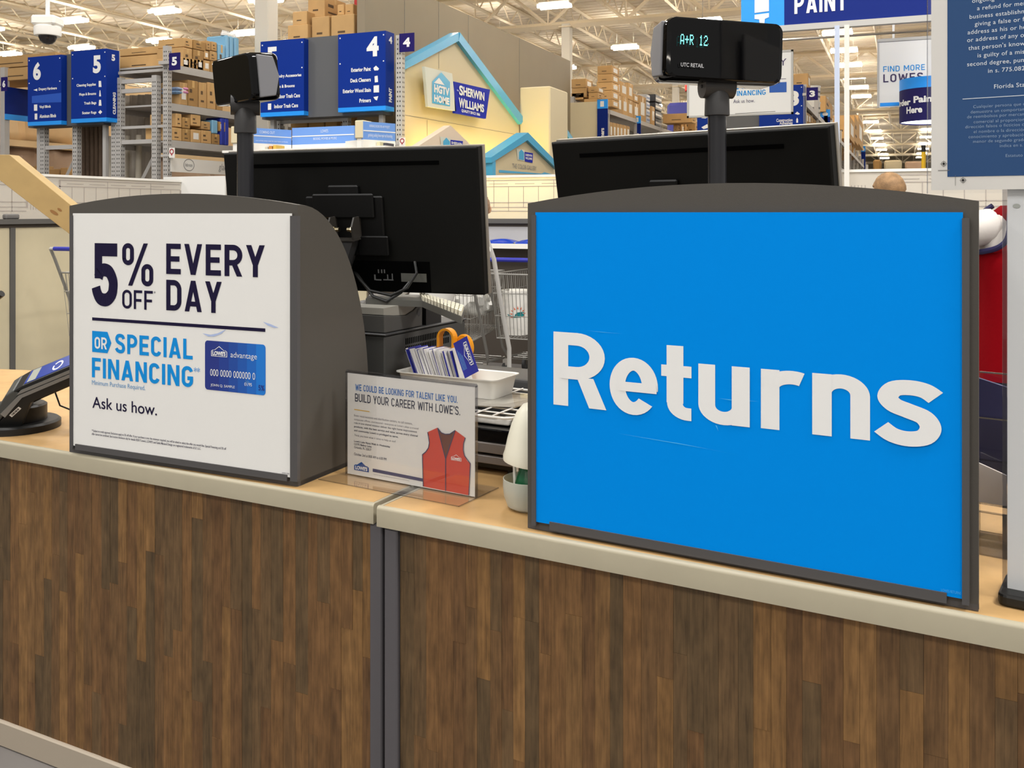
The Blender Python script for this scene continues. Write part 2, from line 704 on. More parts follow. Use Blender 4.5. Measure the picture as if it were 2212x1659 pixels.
def partition_wall(fr, length, name, label):
    """fr: left end on the floor, x along the wall, y away from the viewer"""
    vv = [(0, 0.02, 1.52), (length, 0.02, 1.52), (length, 0.02, 1.96), (0, 0.02, 1.96)]
    o = struct(MB(fr).add(vv, [(0, 1, 2, 3)]).build(name, m_print), label)
    lines = MB(fr)

    def pl(x0, x1, z0, z1):
        lines.flat([(x0, z0), (x1, z0), (x1, z1), (x0, z1)], 0.016)
    x = 0.15
    while x < length - 0.4:
        w = min(2.2, length - x - 0.1)
        for z in (1.925, 1.86, 1.69, 1.64, 1.60):
            pl(x, x + w, z, z + 0.008)
        n = int(w / 0.16)
        for i in range(n + 1):
            xx = x + w * i / n
            pl(xx, xx + (0.02 if i in (0, n) else 0.007), 1.64 if i % 3 else 1.60, 1.925 if i % 4 == 0 else 1.86)
        for i in range(int(w / 0.3)):
            pl(x + 0.1 + 0.3 * i, x + 0.32 + 0.3 * i, 1.89, 1.896)
        for i in range(8):
            if x + w + 0.3 < length:
                pl(x + w + 0.05 + 0.03 * i, x + w + 0.056 + 0.03 * i, 1.62, 1.84)
        x += w + 0.4
    lines.build('printed_lines', m_printline, o)['kind'] = 'stuff'
    MB(fr).box(0, length, 0.005, 0.035, 1.96, 1.985).build('top_rail', m_whiteplastic, o)
    MB(fr).box(0, length, -0.05, 0.09, 1.475, 1.525).build('rail', m_rail, o)
    MB(fr).box(0, length, -0.01, 0.07, 1.44, 1.475).build('rail_recess', m_under, o)
    return o


partition = partition_wall(Fr((XL, PYW, 0)), XR - XL, 'wall_front', 'low white partition with a printed house drawing behind the desk')
FSP = Fr((XL, 4.6, 0), (0, 1, 0), (-1, 0, 0))
side_p = partition_wall(FSP, PYW - 4.6, 'wall_side', 'low printed partition with cream panels at the left behind the beam')
xm = FSP.px(26, 600).x
seams = [0.0, xm - 1.35, xm, xm + 1.35, PYW - 4.6]
for i in range(len(seams) - 1):
    MB(FSP).box(seams[i] + 0.03, seams[i + 1] - 0.03, 0.0, 0.05, 0.0, 1.44).build('panel', m_glaze, side_p)
    if i:
        MB(FSP).box(seams[i] - 0.028, seams[i] + 0.028, -0.015, 0.06, 0.0, 1.44).build('mullion', m_rail, side_p)
p = FSP.px(24, 470)
MB(FSP).cbox(p.x - 0.08, p.x + 0.08, -0.03, 0.05, 1.525, 1.575, 0.012).build('clip', m_mgrey, side_p)
MB().box(XL + 0.02, -5.6, PYW, PYW + 0.05, 0.0, 1.44).build('panel', m_glaze, partition)
# warm tube behind the see-through print, part of the paint desk
o = thing('paint_desk_lamp', 'warm tube lamp glowing through the printed partition beside the house display', 'lamp', (-3.8, PYW + 0.34, 1.75))
MB().tube([(-4.75, PYW + 0.34, 1.90), (-3.15, PYW + 0.34, 1.90)], 0.02, 8).build('tube', mat('warm_tube', '#ffe9a0', 0.5, emit=30.0, emit_col='#ffe58a'), o)
for xx in (-4.75, -3.15):
    MB().box(xx - 0.02, xx + 0.02, PYW + 0.05, PYW + 0.37, 1.87, 1.93).build('bracket', m_whiteplastic, o)

# open shelf built into the partition to the right of the carts
sh = thing('partition_shelf', 'white ledge shelf holding blue packets below the grey partition rail', 'shelf', (-3.6, PYW - 0.1, 0))
MB().box(-5.57, XR, PYW - 0.02, PYW + 0.05, 1.27, 1.44).build('back_panel', m_lgrey, sh)
MB().box(-5.57, XR, PYW - 0.28, PYW - 0.02, 1.22, 1.27).build('ledge', m_whiteplastic, sh)
MB().box(-5.57, XR, PYW - 0.02, PYW + 0.05, 0.0, 1.22).build('base_panel', m_under, sh)
m_packet = mat('blue_packet', '#1c3fae', 0.15, bump=0.6, bscale=25)
for i in range(4):
    x0 = PY(1050, 500, PYW - 0.15).x - 0.35 + i * 0.36
    b = MB(Fr((x0, PYW - 0.15, 1.27)))
    v = []
    for a in range(7):
        for c in range(5):
            e = math.sin(math.pi * a / 6) ** 0.4 * math.sin(math.pi * c / 4) ** 0.4
            v.append((0.34 * a / 6, -0.1 + 0.2 * c / 4, 0.008 + 0.034 * e + rng.uniform(0, 0.008)))
    f = [(a * 5 + c, (a + 1) * 5 + c, (a + 1) * 5 + c + 1, a * 5 + c + 1) for a in range(6) for c in range(4)]
    n0 = len(v)
    v += [(0, -0.1, 0), (0.34, -0.1, 0), (0.34, 0.1, 0), (0, 0.1, 0)]
    f.append((n0 + 3, n0 + 2, n0 + 1, n0))
    f.append(tuple([n0, n0 + 1] + [a * 5 for a in range(6, -1, -1)]))
    b.add(v, f)
    o = b.build('blue_packet', m_packet, smooth=True)
    tag(o, 'shiny blue packet on the white ledge under the partition rail, %s from the left' % ORD[i], 'packet', 'blue packets on the ledge')

# ================================================================== SERVICE COUNTERS
CT = 0.91     # worktop height


def plank_material():
    m = bpy.data.materials.new('plank_laminate')
    m.use_nodes = True
    nt = m.node_tree
    b = nt.nodes['Principled BSDF']
    b.inputs['Roughness'].default_value = 0.55
    b.inputs['Specular IOR Level'].default_value = 0.3
    oi = nt.nodes.new('ShaderNodeObjectInfo')
    rp = nt.nodes.new('ShaderNodeValToRGB')
    cols = ['#5b4830', '#664f34', '#765634', '#6c5032', '#7d5c36', '#5f4b32', '#83613a', '#715232', '#694c2f', '#785936']
    el = rp.color_ramp.elements
    rp.color_ramp.interpolation = 'CONSTANT'
    el[0].position, el[0].color = 0.0, lin(cols[0])
    el[1].position, el[1].color = 0.1, lin(cols[1])
    for i, c in enumerate(cols[2:]):
        e = el.new(0.2 + i * 0.1)
        e.color = lin(c)
    nt.links.new(oi.outputs['Random'], rp.inputs[0])
    g = nt.nodes.new('ShaderNodeNewGeometry')
    mp = nt.nodes.new('ShaderNodeMapping')
    mp.inputs['Scale'].default_value = (170, 170, 9)
    nt.links.new(g.outputs['Position'], mp.inputs['Vector'])
    ofs = nt.nodes.new('ShaderNodeVectorMath')
    ofs.operation = 'ADD'
    sc = nt.nodes.new('ShaderNodeMath')
    sc.operation = 'MULTIPLY'
    sc.inputs[1].default_value = 57.0
    nt.links.new(oi.outputs['Random'], sc.inputs[0])
    nt.links.new(mp.outputs[0], ofs.inputs[0])
    nt.links.new(sc.outputs[0], ofs.inputs[1])
    n1 = nt.nodes.new('ShaderNodeTexNoise')
    n1.inputs['Scale'].default_value = 1.0
    n1.inputs['Detail'].default_value = 6
    n1.inputs['Distortion'].default_value = 0.6
    nt.links.new(ofs.outputs[0], n1.inputs['Vector'])
    mp2 = nt.nodes.new('ShaderNodeMapping')
    mp2.inputs['Scale'].default_value = (48, 48, 17)
    nt.links.new(g.outputs['Position'], mp2.inputs['Vector'])
    n2 = nt.nodes.new('ShaderNodeTexNoise')
    n2.inputs['Scale'].default_value = 1.0
    n2.inputs['Detail'].default_value = 5
    nt.links.new(mp2.outputs[0], n2.inputs['Vector'])
    ad = nt.nodes.new('ShaderNodeMath')
    ad.operation = 'ADD'
    nt.links.new(n1.outputs[0], ad.inputs[0])
    nt.links.new(n2.outputs[0], ad.inputs[1])
    mr = nt.nodes.new('ShaderNodeMapRange')
    mr.inputs['From Min'].default_value = 0.65
    mr.inputs['From Max'].default_value = 1.35
    mr.inputs['To Min'].default_value = 0.50
    mr.inputs['To Max'].default_value = 1.24
    nt.links.new(ad.outputs[0], mr.inputs[0])
    h = nt.nodes.new('ShaderNodeHueSaturation')
    nt.links.new(rp.outputs[0], h.inputs['Color'])
    nt.links.new(mr.outputs[0], h.inputs['Value'])
    nt.links.new(h.outputs[0], b.inputs['Base Color'])
    bp = nt.nodes.new('ShaderNodeBump')
    bp.inputs['Strength'].default_value = 0.25
    bp.inputs['Distance'].default_value = 0.001
    nt.links.new(n1.outputs[0], bp.inputs['Height'])
    nt.links.new(bp.outputs[0], b.inputs['Normal'])
    return m


m_plank = plank_material()
m_plinth = mat('plinth_beige', '#a79b8a', 0.5)

A = PZ(0, 954, CT)
B = PZ(808, 1090, CT)
A2 = PZ(812, 1094, CT)
B2 = PZ(2212, 1352, CT)
FL = Fr((B.x, B.y, 0), (B - A))       # left counter: x<0 runs to the left from the joint
FR_ = Fr((A2.x, A2.y, 0), (B2 - A2))  # right counter: x>0 runs to the right
LW = (B - A).length + 1.3
RW = (B2 - A2).length + 0.9
EH = 0.046      # edge band height


def unit_cube():
    me = bpy.data.meshes.new('plank')
    v, f = [], []
    x0, x1, c = -0.5, 0.5, 0.0
    v = [(-.5, 0, -.5), (.5, 0, -.5), (.5, 1, -.5), (-.5, 1, -.5), (-.5, 0, .5), (.5, 0, .5), (.5, 1, .5), (-.5, 1, .5)]
    f = [(0, 3, 2, 1), (4, 5, 6, 7), (0, 1, 5, 4), (1, 2, 6, 5), (2, 3, 7, 6), (3, 0, 4, 7)]
    me.from_pydata(v, [], f)
    me.materials.append(m_plank)
    return me


PLANK = unit_cube()


def planks(fr, parent, x0, x1, z0, z1, seed, pw):
    """upright strips with staggered butt joints, each its own piece"""
    r = random.Random(seed)
    org = Vector(parent['_org'])
    ang = math.atan2(fr.rx.y, fr.rx.x)
    x = x0
    n = 0
    while x < x1 - 0.004:
        w = min(pw * r.choice((0.85, 1.0, 1.0, 1.15)), x1 - x)
        if x1 - x - w < 0.012:
            w = x1 - x
        z = z0
        cut = z0 + r.uniform(0.08, 0.62)
        while z < z1 - 0.004:
            e = min(cut, z1)
            if z1 - e < 0.06:
                e = z1
            o = bpy.data.objects.new('plank', PLANK)
            C.objects.link(o)
            o.parent = parent
            o.location = fr.w((x + w / 2, 0.0155 + r.uniform(-0.0005, 0.0005), (z + e) / 2)) - org
            o.rotation_euler = (0, 0, ang)
            o.scale = (w - 0.0004, 0.012, e - z - 0.0004)
            n += 1
            z = e
            cut = z + r.uniform(0.28, 0.8)
        x += w
    return n


PXL0, PXL1 = FL.px(798, 1300, 0.006).x, FL.px(824.5, 1300, 0.006).x
PXR0, PXR1 = FR_.px(829.5, 1300, 0.006).x, FR_.px(857.5, 1300, 0.006).x
# ---- left counter unit
c1 = thing('service_counter', 'dark plank fronted desk unit left of the grey joint, under the white poster cabinet', 'counter', FL.w((-LW / 2, 0.3, 0)))
MB(FL).box(-LW, -0.008, 0.03, 0.60, 0.03, CT - 0.06).build('carcass', m_gap, c1)
planks(FL, c1, -1.95, PXL0 - 0.002, 0.075, CT - 0.048, 5, 0.0335)
MB(FL).cbox(PXL0, PXL1, 0.006, 0.06, 0.0, CT - 0.048, 0.003).build('corner_post', m_post, c1)
MB(FL).cbox(-LW, PXL0 - 0.002, 0.006, 0.05, 0.0, 0.075, 0.004).build('plinth', m_plinth, c1)
# ---- right counter unit
c2 = thing('service_counter', 'dark plank fronted desk unit right of the grey joint, under the blue returns cabinet', 'counter', FR_.w((RW / 2, 0.3, 0)))
MB(FR_).box(0.045, RW, 0.03, 0.60, 0.03, CT - 0.06).build('carcass', m_gap, c2)
planks(FR_, c2, PXR1 + 0.002, 1.50, 0.22, CT - 0.048, 11, 0.0335)
MB(FR_).cbox(PXR0, PXR1, 0.006, 0.06, 0.0, CT - 0.048, 0.003).build('corner_post', m_post, c2)
MB(FR_).cbox(PXR1 + 0.002, RW, 0.006, 0.05, 0.0, 0.22, 0.004).build('plinth', m_plinth, c2)

# ---- worktops with a pale edge band
back = FL.l(PZ(100, 778, CT))
w1 = thing('counter_worktop', 'tan speckled worktop carrying the white five percent poster cabinet', 'worktop', FL.w((-LW / 2, 0.4, CT)))
poly = [(-LW, 0.010), (-0.012, 0.010), (-0.012, 0.98), (-1.0, 0.98), (-1.25, back.y + 0.10), (-LW, back.y - 0.28)]
MB(FL).prism_z(poly, CT - 0.04, CT).build('top', m_worktop, w1)


def edge_prof(r=0.008, n=4):
    pts = [(0.010, CT - EH)]
    pts.append((0.0, CT - EH))
    for i in range(n + 1):
        a = math.pi - (math.pi / 2) * i / n
        pts.append((r + r * math.cos(a), CT + 0.001 - r + r * math.sin(a)))
    pts.append((0.012, CT + 0.001))
    return pts[::-1]


MB(FL).prism_x(edge_prof(), -LW, -0.002).build('edge_band', m_edge, w1, smooth=True)
MB(FL).box(-0.011, -0.003, 0.012, 0.98, CT - EH, CT + 0.001).build('side_band', m_edge, w1, bevel=0.002)
w2 = thing('counter_worktop', 'tan speckled worktop carrying the blue returns cabinet', 'worktop', FR_.w((RW / 2, 0.4, CT)))
MB(FR_).prism_z([(0.012, 0.010), (RW, 0.010), (RW, 0.95), (0.012, 0.95)], CT - 0.04, CT).build('top', m_worktop, w2)
MB(FR_).prism_x(edge_prof(), 0.002, RW).build('edge_band', m_edge, w2, smooth=True)
MB(FR_).box(0.003, 0.011, 0.012, 0.95, CT - EH, CT + 0.001).build('side_band', m_edge, w2, bevel=0.002)

# ================================================================== POSTER CABINETS


def arc_top(w, h0, h1, n=16):
    """points of a shallow arch from (0,h0) to (w,h0) with crown h1"""
    s = h1 - h0
    R = (w * w / 4 + s * s) / (2 * s)
    return [(x, h1 - R + math.sqrt(max(R * R - (x - w / 2) ** 2, 0))) for x in [w * i / n for i in range(n + 1)]]


def cabinet(fr, w, h0, h1, depth, zback, parent, taper=0.0):
    """hood with an arched front and a curved side profile"""
    front = [(0, 0.012), (w, 0.012)] + arc_top(w, h0, h1)[::-1]
    MB(fr).prism([p for p in front], 0.0, 0.012).build('front_plate', m_cab, parent)
    # curved cover: rows from front to back
    n, k = 16, 20
    mb = MB(fr)
    vs, fs = [], []
    for j in range(k + 1):
        t = j / k
        yy = depth * math.sin(t * math.pi / 2)
        q = math.cos(t * math.pi / 2)
        for x, z in arc_top(w, h0, h1, n):
            zz = zback + (h0 - zback) * q + (z - h0) * q
            vs.append((x - taper * (yy / depth) * x / w, 0.012 + yy, zz))
    for j in range(k):
        for i in range(n):
            a = j * (n + 1) + i
            fs.append((a, a + 1, a + n + 2, a + n + 1))
    mb.add(vs, fs)
    mb.build('curved_cover', m_cab, parent, smooth=True)
    for name, xs in (('side_panel', w), ('side_panel', 0.0)):
        prof = [(0.012, 0.0)]
        prof += [(0.012 + depth, 0.0)]
        for j in range(k, -1, -1):
            t = j / k
            prof.append((0.012 + depth * math.sin(t * math.pi / 2), zback + (h0 - zback) * math.cos(t * math.pi / 2)))
        xa = (xs - 0.004, xs) if xs else (0.0, 0.004)
        sp = MB(fr).prism_x(prof, xa[0], xa[1])
        if taper and xs:
            for i, q in enumerate(sp.v):
                p_ = fr.l(q)
                sp.v[i] = fr.w((p_.x - taper * (p_.y - 0.012) / depth, p_.y, p_.z))
        sp.build(name, m_cab, parent)
    MB(fr).prism_z([(0.0, 0.0), (w, 0.0), (w - taper, 0.012 + depth), (0.0, 0.012 + depth)], 0.001, 0.012).build('bottom_plate', m_cab2, parent)
    MB(fr).box(0.002, w - taper - 0.002, 0.012 + depth - 0.004, 0.012 + depth, 0.01, zback).build('back_plate', m_cab, parent)


def stroke(pts, w):
    """flat band along a path: list of quads in x-z"""
    P_ = [Vector((p[0], p[1])) for p in pts]
    L, R = [], []
    for i, p in enumerate(P_):
        d0 = (P_[i] - P_[i - 1]).normalized() if i else (P_[1] - P_[0]).normalized()
        d1 = (P_[i + 1] - P_[i]).normalized() if i < len(P_) - 1 else d0
        d = (d0 + d1).normalized()
        k = w / 2 / max(d.dot(d0), 0.5)
        nrm = Vector((-d.y, d.x))
        L.append(p + nrm * k)
        R.append(p - nrm * k)
    return [[tuple(R[i]), tuple(R[i + 1]), tuple(L[i + 1]), tuple(L[i])] for i in range(len(P_) - 1)]


def arc(cx, cz, rx, rz, a0, a1, n=18):
    return [(cx + rx * math.cos(math.radians(a0 + (a1 - a0) * i / n)), cz + rz * math.sin(math.radians(a0 + (a1 - a0) * i / n))) for i in range(n + 1)]


def smooth_path(pts, n=6):
    out = []
    P_ = [Vector(p) for p in pts]
    for i in range(len(P_) - 1):
        p0, p1, p2, p3 = P_[max(i - 1, 0)], P_[i], P_[i + 1], P_[min(i + 2, len(P_) - 1)]
        for k in range(n):
            t = k / n
            out.append(tuple(0.5 * ((2 * p1) + (-p0 + p2) * t + (2 * p0 - 5 * p1 + 4 * p2 - p3) * t * t + (-p0 + 3 * p1 - 3 * p2 + p3) * t ** 3)))
    out.append(tuple(P_[-1]))
    return out


def rect(x0, x1, z0, z1):
    return [(x0, z0), (x1, z0), (x1, z1), (x0, z1)]



DINW = {'E': .56, 'V': .68, 'R': .64, 'Y': .66, 'D': .63, 'A': .70, 'O': .62, 'F': .54, 'S': .60, 'P': .61, 'C': .60, 'I': 0, 'L': .53, 'N': .66, 'G': .62,
        'T': .58, 'H': .64, 'W': .95, 'M': .80, 'U': .63, 'B': .62, 'K': .64, '5': .60, "'": 0, '.': 0, ' ': .26, '%': .9, '*': .3, '4': .64, '3': .6, '6': .6}


def diag(xa, za, xb, zb, w):
    """slanting stroke cut level at both ends"""
    hw = w / 2 * math.hypot(xb - xa, zb - za) / abs(zb - za)
    return [(xa - hw, za), (xa + hw, za), (xb + hw, zb), (xb - hw, zb)]


def din(ch, x0, x1, z0, z1, w):
    L, R, B, T, M = x0 + w / 2, x1 - w / 2, z0 + w / 2, z1 - w / 2, (z0 + z1) / 2
    h = z1 - z0
    cx = (x0 + x1) / 2
    r = (R - L) / 2
    st = rect(x0, x0 + w, z0, z1)
    ho = lambda z, a=x0, b=x1: rect(a, b, z - w / 2, z + w / 2)
    wd = w * 0.5
    if ch == 'E':
        return [st, ho(T), ho(M, x0, x1 - 0.05 * h), ho(B)]
    if ch == 'F':
        return [st, ho(T), ho(M - 0.03 * h, x0, x1 - 0.05 * h)]
    if ch == 'L':
        return [st, ho(B)]
    if ch == 'I':
        return [rect(x0, x0 + w, z0, z1)]
    if ch == 'T':
        return [rect(cx - wd, cx + wd, z0, z1), ho(T)]
    if ch == 'H':
        return [st, rect(x1 - w, x1, z0, z1), ho(M)]
    if ch == 'N':
        return [st, rect(x1 - w, x1, z0, z1), [(x0, z1), (x1 - w * 1.05, z0), (x1, z0), (x0 + w * 1.05, z1)]]
    if ch == 'V':
        return [diag(cx, z0, x0 + w * .55, z1, w), diag(cx, z0, x1 - w * .55, z1, w)]
    if ch == 'A':
        return [diag(x0 + w * .55, z0, cx, z1, w), diag(x1 - w * .55, z0, cx, z1, w), rect(x0 + (x1 - x0) * .24, x1 - (x1 - x0) * .24, z0 + h * .17, z0 + h * .17 + w * .9)]
    if ch == 'Y':
        return [rect(cx - wd, cx + wd, z0, z0 + h * .48), diag(cx, z0 + h * .38, x0 + w * .55, z1, w), diag(cx, z0 + h * .38, x1 - w * .55, z1, w)]
    if ch == 'W':
        q = (x1 - x0) / 4
        return [diag(x0 + q * 1.05, z0, x0 + w * .5, z1, w), diag(x0 + q * 1.05, z0, cx, z1 - h * .1, w), diag(x1 - q * 1.05, z0, cx, z1 - h * .1, w), diag(x1 - q * 1.05, z0, x1 - w * .5, z1, w)]
    if ch == 'M':
        return [st, rect(x1 - w, x1, z0, z1), diag(cx, z0 + h * .3, x0 + w * .6, z1, w), diag(cx, z0 + h * .3, x1 - w * .6, z1, w)]
    if ch == 'K':
        return [st, diag(x0 + w * .9, z0 + h * .34, x1 - w * .6, z1, w), diag(x1 - w * .6, z0, x0 + (x1 - x0) * .45, z0 + h * .62, w)]
    if ch in 'OU':
        k = r * 0.95
        bot = arc(cx, B + k, r, k, 180, 360, 14)
        if ch == 'U':
            return stroke([(L, z1)] + bot + [(R, z1)], w)
        top = arc(cx, T - k, r, k, 0, 180, 14)
        return stroke(bot + top + [bot[0], bot[1]], w)
    if ch in 'CG':
        k = r * 0.95
        top = arc(cx, T - k, r, k, 12, 180, 14)
        bot = arc(cx, B + k, r, k, 180, 348 if ch == 'C' else 360, 14)
        q = stroke(top + bot, w)
        if ch == 'G':
            q += [rect(R - w / 2, R + w / 2, B + k * .9, M + 0.02 * h), ho(M - w * .42, cx, x1)]
        return q
    if ch in 'DPRB':
        lo = B if ch in 'D' else z0 + h * .43
        k = (T - lo) / 2 if ch != 'D' else r
        kx = min(k, r * 1.2)
        if ch == 'D':
            q = [st] + stroke([(x0 + w * .5, T), (R - k, T)] + arc(R - k, T - k, k, k, 90, 0, 10)[1:] + arc(R - k, B + k, k, k, 0, -90, 10) + [(x0 + w * .5, B)], w)
            return q
        q = [st] + stroke([(x0 + w * .5, T), (R - kx, T)] + arc(R - kx, (T + lo) / 2, kx, k, 90, -90, 14)[1:] + [(x0 + w * .5, lo)], w)
        if ch == 'R':
            q.append(diag(x1 - w * .58, z0, x0 + (x1 - x0) * .52, lo, w))
        if ch == 'B':
            k2 = (lo - B) / 2
            q += stroke([(x0 + w * .5, lo), (R - k2, lo)] + arc(R - k2, (lo + B) / 2, k2, k2, 90, -90, 14)[1:] + [(x0 + w * .5, B)], w)
        return q
    if ch == 'S':
        X = lambda t: L + (R - L) * t
        Z = lambda t: B + (T - B) * t
        pts = [(1.0, .80), (.86, .95), (.5, 1.0), (.14, .95), (.0, .77), (.16, .60), (.5, .52), (.84, .43), (1.0, .24), (.86, .05), (.5, .0), (.12, .06), (-.06, .20)]
        return stroke(smooth_path([(X(a), Z(b)) for a, b in pts], 5), w)
    if ch == '5':
        X = lambda t: L + (R - L) * t
        Z = lambda t: B + (T - B) * t
        sx = (x0 + .06 * h + w * .43 - L) / (R - L)
        pts = [(sx, .44), (sx + .10, .545), (.45, .60), (.76, .56), (.96, .42), (1.0, .29), (.93, .13), (.70, .025), (.45, .0), (.20, .035), (.04, .14), (-.03, .25)]
        return [rect(x0 + .06 * h, x1 - .01 * h, z1 - w, z1), rect(x0 + .06 * h, x0 + .06 * h + w * .86, z0 + h * .44, z1)] + stroke(smooth_path([(X(a), Z(b)) for a, b in pts], 5), w)
    if ch == "'":
        return [rect(x0, x0 + w, z1 - h * .28, z1)]
    if ch == '.':
        return [rect(x0, x0 + w, z0, z0 + w * 1.05)]
    if ch == '%':
        ww = (x1 - x0)
        o1 = din('O', x0, x0 + ww * .38, z1 - h * .52, z1, w)
        o2 = din('O', x1 - ww * .38, x1, z0, z0 + h * .52, w)
        return o1 + o2 + [diag(x0 + ww * .26, z0 + 0.0 * h, x1 - ww * .24, z1, w)]
    return []


def din_text(fr, body, x0, x1, z0, z1, wt, m, parent, y=-0.0015, gap=0.13, name='lettering'):
    """geometric road-sign lettering built from strokes; wt = stroke / cap height"""
    h = z1 - z0
    gap = gap * h
    tot = sum((DINW[c] * h if DINW[c] else wt * h) + gap for c in body) - gap
    kx = (x1 - x0) / tot
    # draw unsqueezed, then squeeze in x so the stems follow the set width
    mb = MB(fr)
    x = 0.0
    n = 0
    for c in body:
        cw = DINW[c] * h if DINW[c] else wt * h
        for q in din(c, x, x + cw, z0, z1, wt * h):
            ar = sum(q[i][0] * q[(i + 1) % len(q)][1] - q[(i + 1) % len(q)][0] * q[i][1] for i in range(len(q)))
            q = q if ar > 0 else q[::-1]
            mb.flat([(x0 + a * kx, b) for a, b in q], y - 0.00005 * (n % 5))
            n += 1
        x += cw + gap
    return mb.build(name, m, parent)


def dpx(fr, body, xl, xr, bot, top, wt, m, parent, y=-0.0015, **k):
    ym = (bot[1] + top[1]) / 2
    x0, x1 = fr.px(xl, ym, y).x, fr.px(xr, ym, y).x
    z0, z1 = fr.px(bot[0], bot[1], y).z, fr.px(top[0], top[1], y).z
    return din_text(fr, body, x0, x1, z0, z1, wt, m, parent, y=y, **k)


# ---- left cabinet: five percent poster
Q0, Q1 = PZ(150, 977, CT), PZ(643, 1052, CT)
FC1 = Fr(Q0, Q1 - Q0)
W1 = (Q1 - Q0).length
k1 = thing('poster_cabinet', 'grey arched counter cabinet showing the white five percent off poster', 'display cabinet', Q0)
h0 = (FC1.px(152, 447).z + FC1.px(648, 440).z) / 2
h1 = FC1.px(412, 418).z
cabinet(FC1, W1, h0, h1, 0.30, 0.17, k1)
# slide-in rails and the poster
pL, pR = FC1.px(158, 700, -0.008).x, FC1.px(630, 700, -0.008).x
pT, pB = FC1.px(630, 461, -0.008).z, FC1.px(158, 962, -0.008).z
MB(FC1).box(pL - 0.010, pL + 0.002, -0.012, 0.0, pB - 0.008, pT - 0.006).build('rail', m_cab2, k1)
MB(FC1).box(pR - 0.002, pR + 0.020, -0.012, 0.0, pB - 0.008, pT - 0.006).build('rail', m_cab2, k1)
MB(FC1).box(pL + 0.012, pR - 0.012, -0.012, 0.0, pB - 0.010, pB + 0.006).build('rail', m_cab2, k1)
poster1 = MB(FC1).box(pL, pR, -0.009, -0.006, pB, pT).build('poster', m_white_poster, k1)
poster1['label'] = 'white poster with navy and light blue lettering'
FP1 = FC1.at((0, -0.009, 0))
YP = -0.0007


def t1(body, xl, xr, bot, top, m=None, **k):
    k.setdefault('y', YP)
    return tpx(FP1, body, xl, xr, bot, top, m or m_navy, poster1, **k)


def d1(body, xl, xr, bot, top, wt, m=None, y=YP):
    return dpx(FP1, body, xl, xr, bot, top, wt, m or m_navy, poster1, y=y)


def shape(fr, parent, pts, m, name='printed_shape', y=YP, px=True):
    q = []
    for p in pts:
        if px:
            v = fr.px(p[0], p[1], y)
            q.append((v.x, v.z))
        else:
            q.append(p)
    # keep the face looking at -y
    a = sum(q[i][0] * q[(i + 1) % len(q)][1] - q[(i + 1) % len(q)][0] * q[i][1] for i in range(len(q)))
    if a < 0:
        q = q[::-1]
    return MB(fr).flat(q, y).build(name, m, parent)


d1('5', 199, 254, (228, 662), (228, 525.5), 0.205)
d1('%', 264, 331, (305, 618), (290, 525.5), 0.112)
d1('OFF', 264, 330, (297, 668), (297, 627), 0.145)
t1('*', 332, 336, (334, 634), (334, 629))
d1('EVERY', 359, 572, (465, 595.5), (465, 528), 0.175)
d1('DAY', 359, 479, (419, 673.5), (419, 606.5), 0.175)
shape(FP1, poster1, [(199, 692), (573, 717), (573, 709.5), (199, 685.5)], m_navy, 'rule')
tagpoly = [(199, 714.5), (232, 717), (240.5, 741), (232, 763), (199, 760)]
shape(FP1, poster1, tagpoly, m_cyan, 'or_tag')
d1('OR', 204.5, 231, (218, 754), (218, 728.5), 0.17, m_white, y=-0.0013)
d1('SPECIAL', 249, 416, (332, 769.5), (332, 726.5), 0.18, m_cyan)
d1('FINANCING', 198.5, 417, (308, 826), (308, 782), 0.18, m_cyan)
t1('**', 418.5, 432, (425, 804), (425, 794), m_cyan)
m_cyan2 = mat('ink_cyan_fine', '#5f95c4', 0.5)
t1('Minimum Purchase Required.', 198.5, 313.5, (256, 840), (256, 827), m_cyan2)
t1('Ask us how.', 199.5, 339, (269, 889.5), (269, 864.5), bold=0.006, shear=0.0)
m_fine = mat('ink_fine', '#4d4a5a', 0.6)
t1('**Subject to credit approval. Exclusions apply to 5% off offer. If your purchase is over the minimum required, you will be asked to select the offer you would like. Special Financing and 5% off',
   198, 488.5, (343, 953.5), (343, 947), m_fine, bold=0.01)
t1('offer cannot be combined. See in-store disclosure slip for details ©2017 Lowe\'s, LOWE\'S and Gable Mansard Design are registered trademarks of LF, LLC.',
   198, 434, (316, 957), (316, 950.5), m_fine, bold=0.01)
t1('LOWES17-0000', 609, 625, (617, 1024), (617, 1021), m_fine)
# sample credit card in six blue stripes
strip_c = ['#20307f', '#1d3a8c', '#1a4699', '#1953a8', '#1762ba', '#1674cc']
ca, cb = FP1.px(442.8, 787, YP).x, FP1.px(573.6, 800, YP).x
cz0, cz1 = FP1.px(443.5, 841, YP).z, FP1.px(443, 735, YP).z
outline = rounded(ca, cb, cz0, cz1, 0.009)


def clip_x(poly, xa, xb):
    def half(poly, x, sgn):
        out = []
        for i in range(len(poly)):
            p, q = poly[i], poly[(i + 1) % len(poly)]
            ip, iq = sgn * (p[0] - x) >= 0, sgn * (q[0] - x) >= 0
            if ip:
                out.append(p)
            if ip != iq:
                t = (x - p[0]) / (q[0] - p[0])
                out.append((x, p[1] + t * (q[1] - p[1])))
        return out
    return half(half(poly, xa, 1), xb, -1)


